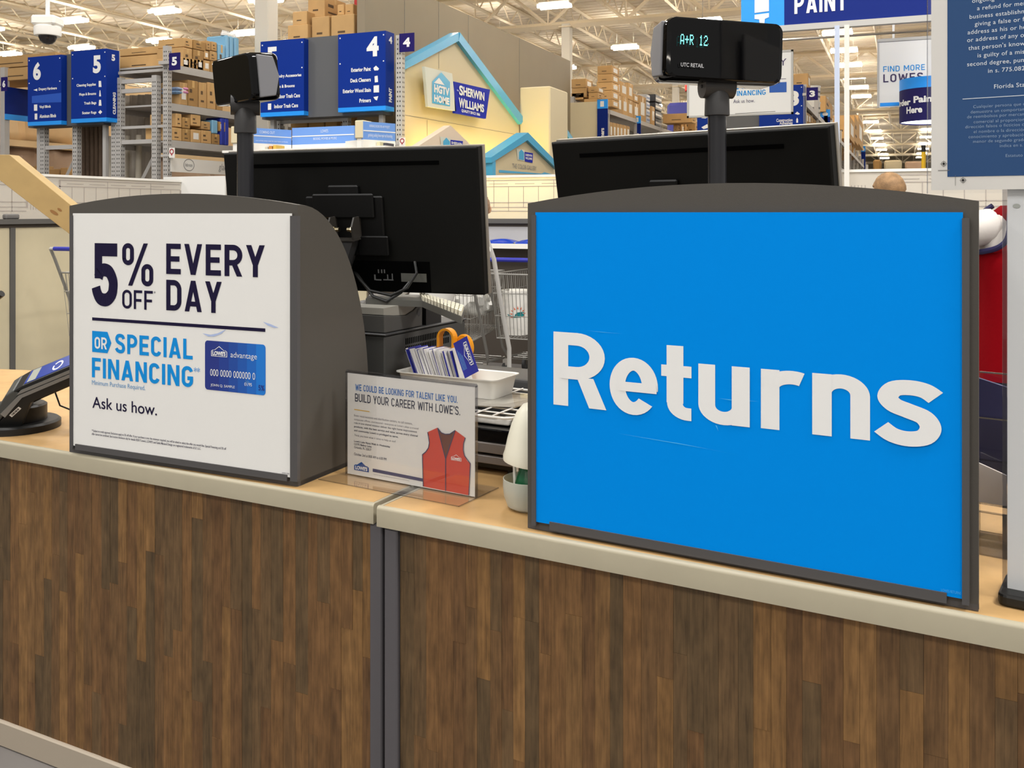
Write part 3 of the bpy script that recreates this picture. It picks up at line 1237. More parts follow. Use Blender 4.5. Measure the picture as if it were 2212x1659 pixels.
cuts = [0.0, 0.24, 0.40, 0.55, 0.70, 0.85, 1.0]
for i in range(6):
    pg = clip_x(outline, ca + (cb - ca) * cuts[i], ca + (cb - ca) * cuts[i + 1])
    MB(FP1).flat(pg, YP).build('card_stripe', mat('card_blue_%d' % i, strip_c[i], 0.4), poster1)
t1('advantage', 498, 555, (526, 778), (526, 762), m_white, y=-0.0013, bold=-0.004)
t1('000 0000 000000 0', 454, 551, (502, 816), (502, 801), m_white, y=-0.0013, bold=-0.004)
t1('JOHN Q. SAMPLE', 455, 507, (481, 838), (481, 831), m_white, y=-0.0013)
t1('Since', 530, 538, (534, 827), (534, 821), m_cyan2, y=-0.0013)
t1('01/95', 528, 544, (536, 834), (536, 827), m_white, y=-0.0013)
t1('5%', 558, 571, (564, 844), (564, 832), mat('card_blue_0', ''), y=-0.0013, bold=0.02)


def logo(fr, x0, x1, z0, z1, parent, mline, mtext, solid=None, y=-0.0015, lw=0.035):
    """gable shaped store emblem: a roof outline with the word inside"""
    w, h = x1 - x0, z1 - z0
    g = [(0, 0), (1, 0), (1, .50), (.90, .62), (.80, .62), (.50, 1), (.20, .62), (.10, .62), (0, .50)]
    pts = [(x0 + w * a, z0 + h * b) for a, b in g]
    if solid:
        MB(fr).flat(pts, y).build('emblem', solid, parent)
    else:
        mb = MB(fr)
        cx, cz = x0 + w / 2, z0 + h * 0.4
        inn = [(cx + (p[0] - cx) * (1 - 2.2 * lw), cz + (p[1] - cz) * (1 - 3.6 * lw)) for p in pts]
        n = len(pts)
        mb.add([(p[0], y, p[1]) for p in pts] + [(p[0], y, p[1]) for p in inn],
               [(i, (i + 1) % n, (i + 1) % n + n, i + n) for i in range(n)])
        mb.build('emblem', mline, parent)
    text(fr, "LOWE'S", x0 + w * 0.09, x1 - w * 0.09, z0 + h * 0.10, z0 + h * 0.52, mtext, parent, y=y - 0.0005, bold=0.05)


a, b = FP1.px(456.5, 769, YP), FP1.px(491, 749, YP)
logo(FP1, a.x, b.x, a.z, b.z, poster1, m_white, m_white, y=-0.0013)
m_smear = mat('poster_scuff', '#a9b8dc', 0.5)
shape(FP1, poster1, [(437, 720), (455, 723), (470, 720), (489, 711), (478, 721), (462, 727), (450, 727)], m_smear, 'scuff')
shape(FP1, poster1, [(568, 695), (584, 700), (602, 708), (592, 708), (578, 703)], m_smear, 'scuff')

# ---- right cabinet: blue returns poster
Q2, Q3 = PZ(1140, 1141, CT), PZ(2114, 1322, CT)
FC2 = Fr(Q2, Q3 - Q2)
W2 = (Q3 - Q2).length
k2 = thing('poster_cabinet', 'grey arched counter cabinet showing the bright blue returns poster', 'display cabinet', Q2)
h0 = (FC2.px(1142, 441).z + FC2.px(2111, 432).z) / 2
h1 = FC2.px(1600, 395).z
cabinet(FC2, W2, h0, h1, 0.30, 0.17, k2, taper=0.07)
pL, pR = FC2.px(1157, 800, -0.008).x, FC2.px(2080, 800, -0.008).x
pT, pB = FC2.px(2080, 458.5, -0.008).z, FC2.px(1160, 1127, -0.008).z
MB(FC2).box(pL - 0.008, pL + 0.002, -0.012, 0.0, pB - 0.008, pT - 0.006).build('rail', m_cab2, k2)
MB(FC2).box(pR - 0.001, pR + 0.010, -0.014, 0.0, pB - 0.008, pT - 0.010).build('rail', m_cab2, k2)
MB(FC2).box(pL + 0.035, pR - 0.025, -0.012, 0.0, pB - 0.012, pB + 0.006).build('rail', m_cab2, k2)
poster2 = MB(FC2).box(pL, pR, -0.009, -0.006, pB, pT).build('poster', m_blue_poster, k2)
poster2['label'] = 'bright blue poster with one big white word'
FP2 = FC2.at((0, -0.009, 0))


def t2(body, xl, xr, bot, top, m=None, **k):
    k.setdefault('y', YP)
    k.setdefault('res', 8)
    return tpx(FP2, body, xl, xr, bot, top, m or m_white, poster2, **k)


def zc(cx, cy):   # crop reading -> photo pixel
    return (1180 + cx / 2.5136, 690 + cy / 2.5136)


def big_letter(ch, x0, x1, z0, z1, w):
    h, W_ = z1 - z0, x1 - x0
    X = lambda t: x0 + W_ * t
    Z = lambda t: z0 + h * t
    if ch == 'R':
        ro = 0.315 * h
        cz = z1 - ro
        rc = ro - w / 2
        xr = x1 - 0.03 * W_ - ro
        q = [rect(x0, x0 + w, z0, z1)]
        q += stroke([(x0 + w * .5, z1 - w / 2), (xr, z1 - w / 2)] + arc(xr, cz, rc, rc, 90, -90)[1:] + [(x0 + w * .5, cz - rc)], w)
        q.append([(x1 - 1.12 * w, z0), (x1, z0), (X(0.76), Z(0.40)), (X(0.45), Z(0.40))])
        return q
    if ch == 'e':
        cx, cz = (x0 + x1) / 2, (z0 + z1) / 2
        rx, rz = W_ / 2 - w / 2, h / 2 - w / 2
        q = stroke(arc(cx, cz, rx, rz, -8, 318, 40), w * 0.98)
        q.append(rect(x0 + w * .6, x1 - 0.002, cz - 0.42 * w, cz + 0.30 * w))
        return q
    if ch == 't':
        sx = X(0.18)
        q = [rect(sx, sx + w, Z(0.22), z1), rect(x0, x1, Z(0.575), Z(0.575) + w * 0.86)]
        r = w * 0.75
        q += stroke([(sx + w / 2, Z(0.40))] + [(sx + w / 2, z0 + w / 2 + r)] + arc(sx + w / 2 + r, z0 + w * .46 + r, r, r, 180, 270, 10) + [(x1, z0 + w * .46)], w * 0.94)
        return q
    if ch == 'u':
        rx = (W_ - w) / 2
        q = stroke([(x0 + w / 2, z1), (x0 + w / 2, z0 + w * .48 + rx * 0.95)] + arc(x0 + w / 2 + rx, z0 + w * .48 + rx * 0.95, rx, rx * 0.95, 180, 360, 20)[1:], w * 0.97)
        q.append(rect(x1 - w, x1, z0 + 0.01 * h, z1))
        return q
    if ch == 'n':
        rx = (W_ - w) / 2
        q = stroke([(x1 - w / 2, z0), (x1 - w / 2, z1 - w * .48 - rx * 0.95)] + arc(x1 - w / 2 - rx, z1 - w * .48 - rx * 0.95, rx, rx * 0.95, 0, 180, 20)[1:], w * 0.97)
        q.append(rect(x0, x0 + w, z0, z1 - 0.01 * h))
        return q
    if ch == 'r':
        q = [rect(x0, x0 + w, z0, z1 - 0.01 * h)]
        rx = (W_ - 0.735 * w) / 1.47
        q += stroke(arc(x0 + w * 0.5 + rx, z1 - w * 0.5 - rx * 0.72, rx, rx * 0.72, 175, 62, 14), w * 0.95)
        return q
    if ch == 's':
        pts = [(.93, .765), (.76, .855), (.52, .885), (.27, .85), (.165, .72), (.27, .605), (.5, .535), (.75, .455), (.85, .31), (.75, .165), (.5, .115), (.25, .15), (.06, .255)]
        return stroke(smooth_path([(X(a), Z(b)) for a, b in pts]), w)


SW = (FP2.px(*zc(120, 270)) - FP2.px(*zc(40, 270))).x
for ch, xa, xb, bt, tp_ in (('R', 40, 328, (185, 477), (185, 75)), ('e', 345, 608, (490, 520), (470, 207)), ('t', 625, 789, (740, 546), (700, 142)),
                            ('u', 825, 1106, (965, 573), (965, 250)), ('r', 1166, 1413, (1213, 595), (1330, 277)), ('n', 1445, 1760, (1600, 640), (1620, 300)),
                            ('s', 1800, 2140, (1985, 690), (1950, 327))):
    ym = (bt[1] + tp_[1]) / 2
    KX = 0.76      # upright strokes are heavier than level ones
    quads = big_letter(ch, FP2.px(*zc(xa, ym)).x * KX, FP2.px(*zc(xb, ym)).x * KX, FP2.px(*zc(*bt)).z, FP2.px(*zc(*tp_)).z, SW * KX)
    quads = [[(a_ / KX, b_) for a_, b_ in q] for q in quads]
    mb = MB(FP2)
    for qi, q in enumerate(quads):
        ar = sum(q[i][0] * q[(i + 1) % 4][1] - q[(i + 1) % 4][0] * q[i][1] for i in range(4))
        mb.flat(q if ar > 0 else q[::-1], YP - 0.00004 * qi)
    mb.build('letter', m_white, poster2)
m_ltmark = mat('poster_scratch', '#3fb0f0', 0.4)
shape(FP2, poster2, [(1334, 936), (1470, 958), (1602, 984), (1530, 970), (1430, 953)], m_ltmark, 'scratch')
shape(FP2, poster2, [(1552, 860.5), (1582, 863), (1640, 867), (1585, 866)], m_ltmark, 'scratch')
shape(FP2, poster2, [(1545, 918), (1552, 932), (1549, 920)], m_ltmark, 'scratch')
shape(FP2, poster2, [(1268, 714), (1345, 721), (1300, 718)], m_ltmark, 'scratch')
t2('LOWES RETURNS', 2033, 2076, (2054, 1281), (2054, 1275), m_ltmark, res=4)

# ================================================================== CUSTOMER DISPLAYS ON POLES
m_led = mat('display_digits', '#7ff5ee', 0.5, emit=2.2, emit_col='#6ff0ea')
m_pole = mat('pole_black', '#232326', 0.22)
m_stem = mat('joint_grey', '#3d3c3c', 0.45)
m_endcap = mat('display_grey', '#737376', 0.5)

DOTS = {'A': ('01110', '10001', '10001', '10001', '11111', '10001', '10001'), '+': ('00000', '00100', '00100', '11111', '00100', '00100', '00000'),
        'R': ('11110', '10001', '10001', '11110', '10100', '10010', '10001'), '1': ('00100', '01100', '00100', '00100', '00100', '00100', '01110'),
        '2': ('01110', '10001', '00001', '00110', '01000', '10000', '11111')}


def pole_display(fr, pr, zc0, hw, hh, hd, parent, written=True):
    """fr at the head's middle on the pole axis; face looks towards -y"""
    # rounded glossy head: profile in x-z bulging
    n = 12
    mb = MB(fr)
    vs, fs = [], []
    ring = []
    prof = rounded(-hw, hw, -hh, hh, hh * 0.28, 5)
    prof = [(x, z * (1 + 0.10 * (1 - (x / hw) ** 2))) for x, z in prof]
    m = len(prof)
    for yy, k in ((-hd, 0.92), (-hd * 0.93, 0.975), (-hd * 0.72, 1.0), (hd * 0.75, 1.0), (hd, 0.95)):
        for x, z in prof:
            bulge = -0.012 * (1 - (x / hw) ** 2) if yy < -hd * 0.8 else 0.0
            vs.append((x * k, yy + bulge, z * k))
    for r in range(4):
        for i in range(m):
            fs.append((r * m + i, r * m + (i + 1) % m, (r + 1) * m + (i + 1) % m, (r + 1) * m + i))
    fs.append(tuple(range(m)))
    fs.append(tuple(range(4 * m, 5 * m))[::-1])
    mb.add(vs, fs)
    mb.build('display_head', m_black_gloss, parent, smooth=True)
    for sx in (-1, 1):
        c = MB(fr)
        zz = hh * 0.92
        pts = [(-hd * 0.55, -zz), (hd * 0.6, -zz * 0.92), (hd * 0.95, 0), (hd * 0.6, zz * 0.92), (-hd * 0.55, zz)]
        x0, x1 = sx * hw * 0.96, sx * hw * 1.03
        c.prism_x(pts, min(x0, x1), max(x0, x1))
        c.build('end_cap', m_endcap, parent, bevel=0.003)
    if written:
        fy = -hd - 0.0135
        dw = hw * 2 * 0.0062
        x = -hw * 0.80
        for ch in 'A+R 12':
            if ch in DOTS:
                d = MB(fr)
                for r, row in enumerate(DOTS[ch]):
                    for c_, bit in enumerate(row):
                        if bit == '1':
                            a = x + c_ * dw
                            b = hh * 0.36 - r * dw * 1.9
                            d.flat([(a, b), (a + dw * 0.8, b), (a + dw * 0.8, b + dw * 1.5), (a, b + dw * 1.5)], fy)
                d.build('digit', m_led, parent)
            x += dw * 6.3
        text(fr, 'UTC RETAIL', -hw * 0.78, -hw * 0.40, -hh * 0.66, -hh * 0.53, mat('logo_grey', '#b9b9bb', 0.5), parent, y=fy, bold=0.01)
        d = MB(fr)
        b = hh * 0.34 - 6 * dw * 1.42
        d.flat([(x - dw, b), (x - dw * .4, b), (x - dw * .4, b + dw * .6), (x - dw, b + dw * .6)], fy)
        d.build('digit', m_led, parent)


def stand(fr, parent, zbase, zcol0, zcol1, zhead, r):
    """fr upright at the pole axis, heights absolute"""
    o = fr.o.z
    MB(fr).tube([(0, 0, zbase - o), (0, 0, zcol0 - o + 0.01)], r, 20).build('pole', m_pole, parent, smooth=True)
    MB(fr).lathe([(r * 1.34, zcol0 - o), (r * 1.36, zcol0 - o + 0.002), (r * 1.30, zcol1 - o), (r * 0.95, zcol1 - o + 0.02)], n=20).build('collar', m_stem, parent, smooth=True)
    k = MB(fr)
    zj = (zcol1 + zhead) / 2 - o
    k.tube([(-r * 1.75, 0, zj), (r * 1.75, 0, zj)], r * 1.28, 20)
    k.build('tilt_joint', m_stem, parent, smooth=True)
    b = MB(fr)
    b.tube([(-r * 1.82, 0, zj), (-r * 1.72, 0, zj)], r * 0.2, 8)
    b.build('screw', m_black, parent)


# right display faces the camera
D2 = 2.22
base2 = P(1549, 240, D2)
rx2 = P(1600, 240, D2 + 0.010) - P(1500, 240, D2 - 0.010)
rx2.z = 0
fr2 = Fr((base2.x, base2.y, 0), rx2)
zh = (EYE.z + (HY - 117) / F * D2)
t = thing('pole_display', 'black customer display on a pole showing glowing digits above the blue poster', 'display', (base2.x, base2.y, CT))
MB(Fr((base2.x, base2.y, CT))).lathe([(0.07, 0), (0.07, 0.012), (0.03, 0.02)], n=20).build('foot', m_black, t)
stand(fr2, t, CT + 0.01, EYE.z + (HY - 250) / F * D2, EYE.z + (HY - 205) / F * D2, EYE.z + (HY - 170) / F * D2, 0.0215)
hd2 = Fr((base2.x, base2.y, zh), rx2 + Vector((0, 0, -0.012)), None, (0.0, 0.03, 1))
hd2 = Fr((base2.x, base2.y, zh), (rx2.normalized() + Vector((0, 0, -0.035))), None, Vector((0, 0, 1)) + rx2.normalized() * 0.035)
pole_display(hd2, 0.0215, zh, 0.143, 0.069, 0.052, t)
# left display is turned away to the left
D1 = 2.76
base1 = P(530, 300, D1)
rxl = Fr((0, 0, 0), ray(530, 459).cross(Vector((0, 0, 1)))).rx
ang = math.radians(-62)
rl = Fr().at((0, 0, 0), 0)
rx1 = (Matrix.Rotation(ang, 3, 'Z') @ rxl)
fr1 = Fr((base1.x, base1.y, 0), rxl)
z1h = EYE.z + (HY - 173) / F * D1
t = thing('pole_display', 'black glossy customer display turned sideways on a pole above the white poster', 'display', (base1.x, base1.y, CT))
MB(Fr((base1.x, base1.y, CT))).lathe([(0.07, 0), (0.07, 0.012), (0.03, 0.02)], n=20).build('foot', m_black, t)
stand(fr1, t, CT + 0.01, EYE.z + (HY - 288) / F * D1, EYE.z + (HY - 238) / F * D1, EYE.z + (HY - 215) / F * D1, 0.0235)
hd1 = Fr((base1.x, base1.y, z1h) , rx1, None, Vector((0, 0, 1)) + rx1.cross(Vector((0, 0, 1))) * 0.10)
pole_display(hd1, 0.0225, z1h, 0.118, 0.066, 0.044, t, written=False)

# ================================================================== MONITORS SEEN FROM BEHIND
m_monitor = mat('monitor_black', '#0c0c0a', 0.55, spec=0.18)
m_bezel = mat('monitor_edge', '#8d877c', 0.35, metal=0.4)
m_slot = mat('slot_black', '#030303', 0.8, spec=0.03)
m_bracket = mat('bracket_black', '#090909', 0.45, spec=0.3)


def monitor(parent, TL, TR, h, tilt):
    rx = TR - TL
    z_mid = (TL.z + TR.z) / 2
    TL.z = TR.z = z_mid
    rx.z = 0
    w = rx.length
    h_fr = Fr(TL, rx)
    up = h_fr.rz * math.cos(tilt) - h_fr.ry * math.sin(tilt)   # the top leans towards the camera
    fr = Fr(TL, rx, None, up)
    # back shell: flat slab with a tapered rim; screen on the far side
    b = MB(fr)
    d = 0.045
    v = [(0.004, 0, -h + 0.004), (w - 0.004, 0, -h + 0.004), (w - 0.004, 0, -0.004), (0.004, 0, -0.004),
         (0, d * 0.12, -h), (w, d * 0.12, -h), (w, d * 0.12, 0), (0, d * 0.12, 0), (0, d, -h), (w, d, -h), (w, d, 0), (0, d, 0)]
    f = [(0, 1, 2, 3), (0, 4, 5, 1), (1, 5, 6, 2), (2, 6, 7, 3), (3, 7, 4, 0), (4, 8, 9, 5), (5, 9, 10, 6), (6, 10, 11, 7), (7, 11, 8, 4), (8, 11, 10, 9)]
    b.add(v, f)
    b.build('back_shell', m_monitor, parent, bevel=0.002)
    MB(fr).box(-0.003, w + 0.003, d * 0.72, d + 0.006, -h - 0.003, 0.004).build('bezel', m_bezel, parent, bevel=0.002)
    MB(fr).box(0.012, w - 0.012, d + 0.0055, d + 0.008, -h + 0.012, -0.012).build('screen', mat('screen_dark', '#2c3848', 0.1), parent)
    MB(fr).box(w * 0.12, w * 0.86, -0.0015, 0.004, -h * 0.115, -h * 0.088).build('vent_slot', m_slot, parent)
    return fr, w


TL, TR = P(481, 331, 3.0), P(1031, 316, 2.69)
t = thing('monitor', 'large black monitor seen from behind on a bracket right of the white poster', 'monitor', (TR.x - 0.3, TR.y + 0.1, CT))
fm1, wm1 = monitor(t, TL, TR, 0.43, math.radians(7))
MON1 = t


def mp(px, py, y=0.0):
    return fm1.px(px, py, y)


a, b = mp(712, 400), mp(778, 418)
MB(fm1).cbox(a.x, b.x, -0.016, 0.002, b.z - 0.01, a.z, 0.004).build('mount_tab', m_bracket, t)
a, b = mp(663, 424), mp(836, 552)
MB(fm1).cbox(a.x, b.x, -0.012, 0.002, b.z, a.z, 0.004).build('mount_plate', m_bracket, t)
a, b = mp(681, 418), mp(815, 470)
MB(fm1).cbox(a.x, b.x, -0.022, -0.012, b.z, a.z, 0.004).build('upper_plate', m_bracket, t)
a, b = mp(780, 508), mp(846, 551)
MB(fm1).cbox(a.x, b.x, -0.020, -0.010, b.z, a.z, 0.003).build('lower_plate', m_bracket, t)
# U bracket with two bolts, then the arm
a, b = mp(718, 468, -0.03), mp(776, 516, -0.03)
m_ub = mat('bracket_edge', '#35322e', 0.35)
for x in (a.x, b.x - 0.006):
    MB(fm1).prism_x([(-0.012, b.z), (-0.06, b.z), (-0.066, b.z + (a.z - b.z) * 0.6), (-0.05, a.z), (-0.012, a.z)], x, x + 0.005).build('bracket_cheek', m_ub, t)
MB(fm1).box(a.x, b.x, -0.06, -0.012, b.z - 0.003, b.z + 0.001).build('bracket_base', m_ub, t)
zb = b.z + (a.z - b.z) * 0.45
m_bolt = mat('bolt_brass', '#c9bd9c', 0.25, metal=1.0)
for x, dx in ((a.x + 0.004, 0.026), (b.x - 0.005, -0.024)):
    bo = MB(fm1)
    bo.tube([(x, -0.045, zb), (x + dx * 0.45, -0.045, zb)], 0.010, 6)
    bo.tube([(x + dx * 0.45, -0.045, zb), (x + dx, -0.045, zb)], 0.0065, 8)
    bo.build('bolt', m_bolt, t, smooth=False)
p0 = fm1.w(((a.x + b.x) / 2, -0.02, b.z))
p1 = P(722, 600, 2.72)
arm = MB()
wv = fm1.rx * 0.030
q0 = [p0 - wv + fm1.ry * -0.035, p0 + wv * 1.25 + fm1.ry * -0.035, p0 + wv * 1.25 + fm1.ry * 0.02, p0 - wv + fm1.ry * 0.02]
p1 = Vector((p0.x - 0.055, p0.y + 0.02, p0.z - 0.13))
q1 = [p1 - wv + fm1.ry * -0.03, p1 + wv + fm1.ry * -0.03, p1 + wv + fm1.ry * 0.03, p1 - wv + fm1.ry * 0.03]
p2 = Vector((p1.x, p1.y, CT))
q2 = [p2 - wv + fm1.ry * -0.03, p2 + wv + fm1.ry * -0.03, p2 + wv + fm1.ry * 0.03, p2 - wv + fm1.ry * 0.03]
arm.add(q0 + q1 + q2, [(0, 1, 5, 4), (1, 2, 6, 5), (2, 3, 7, 6), (3, 0, 4, 7), (4, 5, 9, 8), (5, 6, 10, 9), (6, 7, 11, 10), (7, 4, 8, 11), (3, 2, 1, 0), (8, 9, 10, 11)])
arm.build('arm', m_dgrey, t)
# recess with ports, label and cables
a, b = mp(745, 560), mp(1028, 628)
MB(fm1).box(mp(764, 600).x, mp(930, 600).x, -0.001, 0.001, mp(800, 628).z, mp(800, 563).z).build('port_recess', m_slot, t)
m_portline = mat('port_print', '#5c5c5c', 0.6)
for (xa, ya, xb, yb) in ((816, 582, 819, 590), (823, 582, 826, 590), (829, 582, 832, 590), (808, 593, 812, 605), (812, 603, 824, 606), (828, 603, 850, 606), (836, 593, 839, 604), (846, 591, 849, 604)):
    a, b = mp(xa, ya, -0.0018), mp(xb, yb, -0.0018)
    MB(fm1).flat([(a.x, b.z), (b.x, b.z), (b.x, a.z), (a.x, a.z)], -0.0018).build('port_mark', m_portline, t)
a, b = mp(866, 590, -0.0018), mp(922, 610, -0.0018)
MB(fm1).flat([(a.x, b.z), (b.x, b.z), (b.x, a.z), (a.x, a.z)], -0.0018).build('rating_label', mat('label_grey', '#54544f', 0.5), t)
for i, pts in enumerate(([(896, 566, -.004), (900, 590, -.03), (880, 622, -.05), (845, 638, -.06), (800, 628, -.05), (776, 602, -.03), (766, 588, 0)],
                         [(884, 610, -.02), (866, 632, -.05), (835, 651, -.07), (806, 640, -.06), (785, 612, -.03), (770, 590, 0)])):
    c = MB(fm1)
    q = [tuple(mp(p[0], p[1], p[2]) * 1.0) for p in pts]
    c.tube(q, 0.0045, 8)
    c.build('cable', m_black, t, smooth=True)

TL, TR = P(1189, 309, 2.78), P(1791, 271, 2.25)
t = thing('monitor', 'large black monitor seen from behind above the blue returns poster', 'monitor', ((TL.x + TR.x) / 2, (TL.y + TR.y) / 2 + 0.1, CT))
fm2, wm2 = monitor(t, TL, TR, 0.42, math.radians(11))
a, b = fm2.px(1406, 388), fm2.px(1470, 420)
MB(fm2).cbox(a.x, b.x, -0.014, 0.002, b.z - 0.02, a.z, 0.004).build('mount_tab', m_bracket, t)
pm = fm2.w((wm2 / 2, 0.01, -0.30))
MB(Fr((pm.x, pm.y, 0), fm2.rx)).cbox(-0.03, 0.03, -0.02, 0.02, CT, pm.z + 0.05, 0.004).build('arm', m_dgrey, t)

# ================================================================== SMALL THINGS ON THE COUNTER
# ---- clear flyer stand
a, b = PZ(751, 1024, CT + 0.003), PZ(1026, 1075, CT + 0.003)
FFY = Fr(a, b - a)
fw = (b - a).length
fh = (FFY.px(1028, 836).z + FFY.px(750, 806).z) / 2
t = thing('flyer_stand', 'clear acrylic stand holding a hiring flyer with a red vest picture', 'sign holder', Vector((a.x, a.y, CT)))
MB(FFY).box(-0.004, fw + 0.004, -0.004, -0.0025, 0.0, fh + 0.004).build('front_sheet', m_acrylic, t)
MB(FFY).box(-0.004, fw + 0.004, 0.0045, 0.006, 0.0, fh + 0.004).build('rear_sheet', m_acrylic, t)
MB(FFY).tube([(-0.004, 0.001, fh + 0.004), (fw + 0.004, 0.001, fh + 0.004)], 0.0045, 8).build('top_fold', m_acr_edge, t)
fd = -FFY.pz(986, 1092, 0.0).y
MB(FFY).prism_z([(-0.035, -fd), (fw + 0.004, -fd), (fw + 0.004, 0.10), (-0.004, 0.10)], -0.0018, 0.0002).build('base', m_acrylic, t)
for x in (-0.0045, fw + 0.0035):
    MB(FFY).box(x, x + 0.001, -0.004, 0.006, 0.0, fh + 0.004).build('side_edge', m_acr_edge, t)
eg = MB(FFY)
MB(FFY).box(-0.034, fw + 0.004, -fd - 0.001, -fd, -0.0018, 0.0004).build('base_edge', m_acr_edge, t)
MB(FFY).box(fw + 0.003, fw + 0.0045, -fd, 0.10, -0.0018, 0.0004).build('base_edge', m_acr_edge, t)
paper = MB(FFY).box(0.0, fw, -0.0006, 0.0006, 0.002, fh).build('flyer', mat('flyer_paper', '#dfdcd6', 0.6), t)
paper['label'] = 'white paper flyer with blue heading and red vest'
FFP = FFY.at((0, -0.0006, 0))


def zf(cx, cy):  # crop reading -> photo pixel
    return (730 + cx / 5.3515, 790 + cy / 5.3515)


YF = -0.0006
m_hblue = mat('heading_blue', '#2f6cb5', 0.5)
m_hnavy = mat('heading_navy', '#23263f', 0.5)
m_body = mat('body_grey', '#7d7a80', 0.6)


def tf(body, xl, xr, bot, top, m, **k):
    return tpx(FFP, body, zf(xl, 0)[0], zf(xr, 0)[0], zf(*bot), zf(*top), m, paper, y=YF, **k)


dpx(FFP, 'WE COULD BE LOOKING FOR TALENT LIKE YOU.', zf(202, 0)[0], zf(1382, 0)[0], zf(790, 358), zf(790, 282), 0.15, m_hblue, paper, y=YF)
dpx(FFP, "BUILD YOUR CAREER WITH LOWE'S.", zf(197, 0)[0], zf(1412, 0)[0], zf(800, 492), zf(800, 396), 0.13, m_hnavy, paper, y=YF)
shape(FFP, paper, [zf(187, 510), zf(365, 536), zf(365, 527), zf(187, 500)], mat('rule_gold', '#d8ab3c', 0.5), 'rule', y=YF)
for s_, xr, y0, y1, mm, bo in (('From retail locations and distribution centers, to call centers,', 860, 566, 680, m_body, 0.0),
                               ('corporate offices, and beyond - everyone at Lowe\'s plays a crucial', 930, 613, 735, m_body, 0.0),
                               ('role in one shared mission: deliver the right home improvement', 912, 656, 772, m_hnavy, 0.0),
                               ('products, with the best service and value, across every channel', 922, 700, 817, m_hnavy, 0.01),
                               ('and community Lowe\'s is privileged to serve.', 697, 745, 827, m_hnavy, 0.01),
                               ('Think you have what it takes to help us out?', 668, 799, 882, m_body, 0.0),
                               ("Lowe's Lake Nona Walk In Wednesday", 603, 872, 938, m_hnavy, 0.01),
                               ('12275 Beltry Lane', 388, 907, 937, m_hnavy, 0.01), ('Orlando, FL 32827', 384, 942, 972, m_hnavy, 0.0),
                               ('October 2nd at 8:00 AM to 6:00 PM', 560, 1015, 1083, m_hnavy, 0.0)):
    xm_ = (187 + xr) / 2
    yc = (y0 + y1) / 2
    tf(s_, 187, xr, (xm_, yc + 16), (xm_, yc - 14), mm, bold=bo)
a, b = FFP.px(*zf(187, 1212), YF), FFP.px(*zf(357, 1140), YF)
logo(FFP, a.x, b.x, FFP.px(*zf(187, 1203), YF).z, FFP.px(*zf(272, 1112), YF).z, paper, None, m_white, solid=mat('logo_blue', '#1d4f96', 0.5), y=YF)
shape(FFP, paper, [zf(402, 1226), zf(980, 1340), zf(980, 1303), zf(402, 1188)], mat('bar_navy', '#3c3f66', 0.5), 'bar', y=YF)
tf("Lowe's is an equal opportunity affirmative action employer and is committed to diversity", 412, 824, (618, 1300), (618, 1286), m_body)
m_vest_p = mat('printed_red', '#c9432f', 0.5)
vest = [(1036, 768), (1150, 716), (1160, 740), (1195, 772), (1240, 790), (1290, 788), (1330, 770), (1355, 746), (1472, 832), (1452, 900), (1448, 975), (1462, 1040), (1495, 1100),
        (1530, 1132), (1512, 1498), (985, 1396), (975, 1028), (1015, 995), (1045, 950), (1056, 890), (1052, 820)]
shape(FFP, paper, [zf(*p) for p in vest], m_vest_p, 'vest_picture', y=YF)
shape(FFP, paper, [zf(*p) for p in [(1152, 722), (1195, 775), (1240, 793), (1292, 790), (1352, 750), (1243, 1075)]], mat('printed_brown', '#6b3a28', 0.5), 'vest_lining', y=YF * 2)
for ln in ([(1152, 722), (1243, 1075), (1243, 1450)], [(1352, 750), (1243, 1075)], [(1036, 768), (1056, 890), (1045, 950), (1015, 995), (975, 1028), (985, 1396)],
           [(1472, 832), (1452, 900), (1448, 975), (1462, 1040), (1530, 1132), (1512, 1498)], [(1152, 720), (1195, 775), (1240, 793), (1292, 790), (1355, 748)]):
    q = [FFP.px(*zf(*p), YF * 3) for p in ln]
    mb = MB(FFP)
    for quad in stroke([(p.x, p.z) for p in q], 0.0022):
        mb.flat(quad, YF * 3)
    mb.build('vest_piping', mat('printed_piping', '#3d3a5a', 0.5), paper)
a, b = FFP.px(*zf(1310, 1090), YF * 3), FFP.px(*zf(1428, 1040), YF * 3)
logo(FFP, a.x, b.x, FFP.px(*zf(1310, 1086), YF).z, FFP.px(*zf(1370, 1025), YF).z, paper, m_white, m_white, y=YF * 4)

# ---- card payment terminal on a round base
pc = PZ(38, 924, CT)
FT = Fr(pc, (CO, S, 0))
t = thing('card_terminal', 'black card payment terminal tilted on a round base at the left end of the counter', 'card reader', pc)
MB(FT).lathe([(0.125, 0.0), (0.125, 0.02), (0.118, 0.026), (0.05, 0.027)], n=40).build('round_base', m_black, t, smooth=True)
MB(FT).lathe([(0.085, 0.0), (0.085, 0.045), (0.078, 0.05), (0.02, 0.05)], (0.0, 0.0, 0.027), n=32).build('swivel', m_black, t, smooth=True)
ta = math.radians(22.5)
org = FT.l(P(47, 833, 2.86))
cu, su = math.cos(ta), math.sin(ta)
rxT, rzT = FT.rx * cu + FT.rz * su, FT.rz * cu - FT.rx * su
roll = math.radians(24)
FTB = Fr(FT.w((org.x, org.y, org.z)), rxT, FT.ry * math.cos(roll) + rzT * math.sin(roll), rzT * math.cos(roll) - FT.ry * math.sin(roll))
LEN = 0.19
m_term = mat('terminal_black', '#191919', 0.35)
m_termsil = mat('terminal_silver', '#8d8b87', 0.3, metal=0.4)
MB(FTB).prism([(-0.035, -0.012), (LEN, -0.012), (LEN, -0.002), (0, -0.002), (-0.03, -0.006)], 0.0, 0.09).build('screen_body', m_term, t, bevel=0.002)
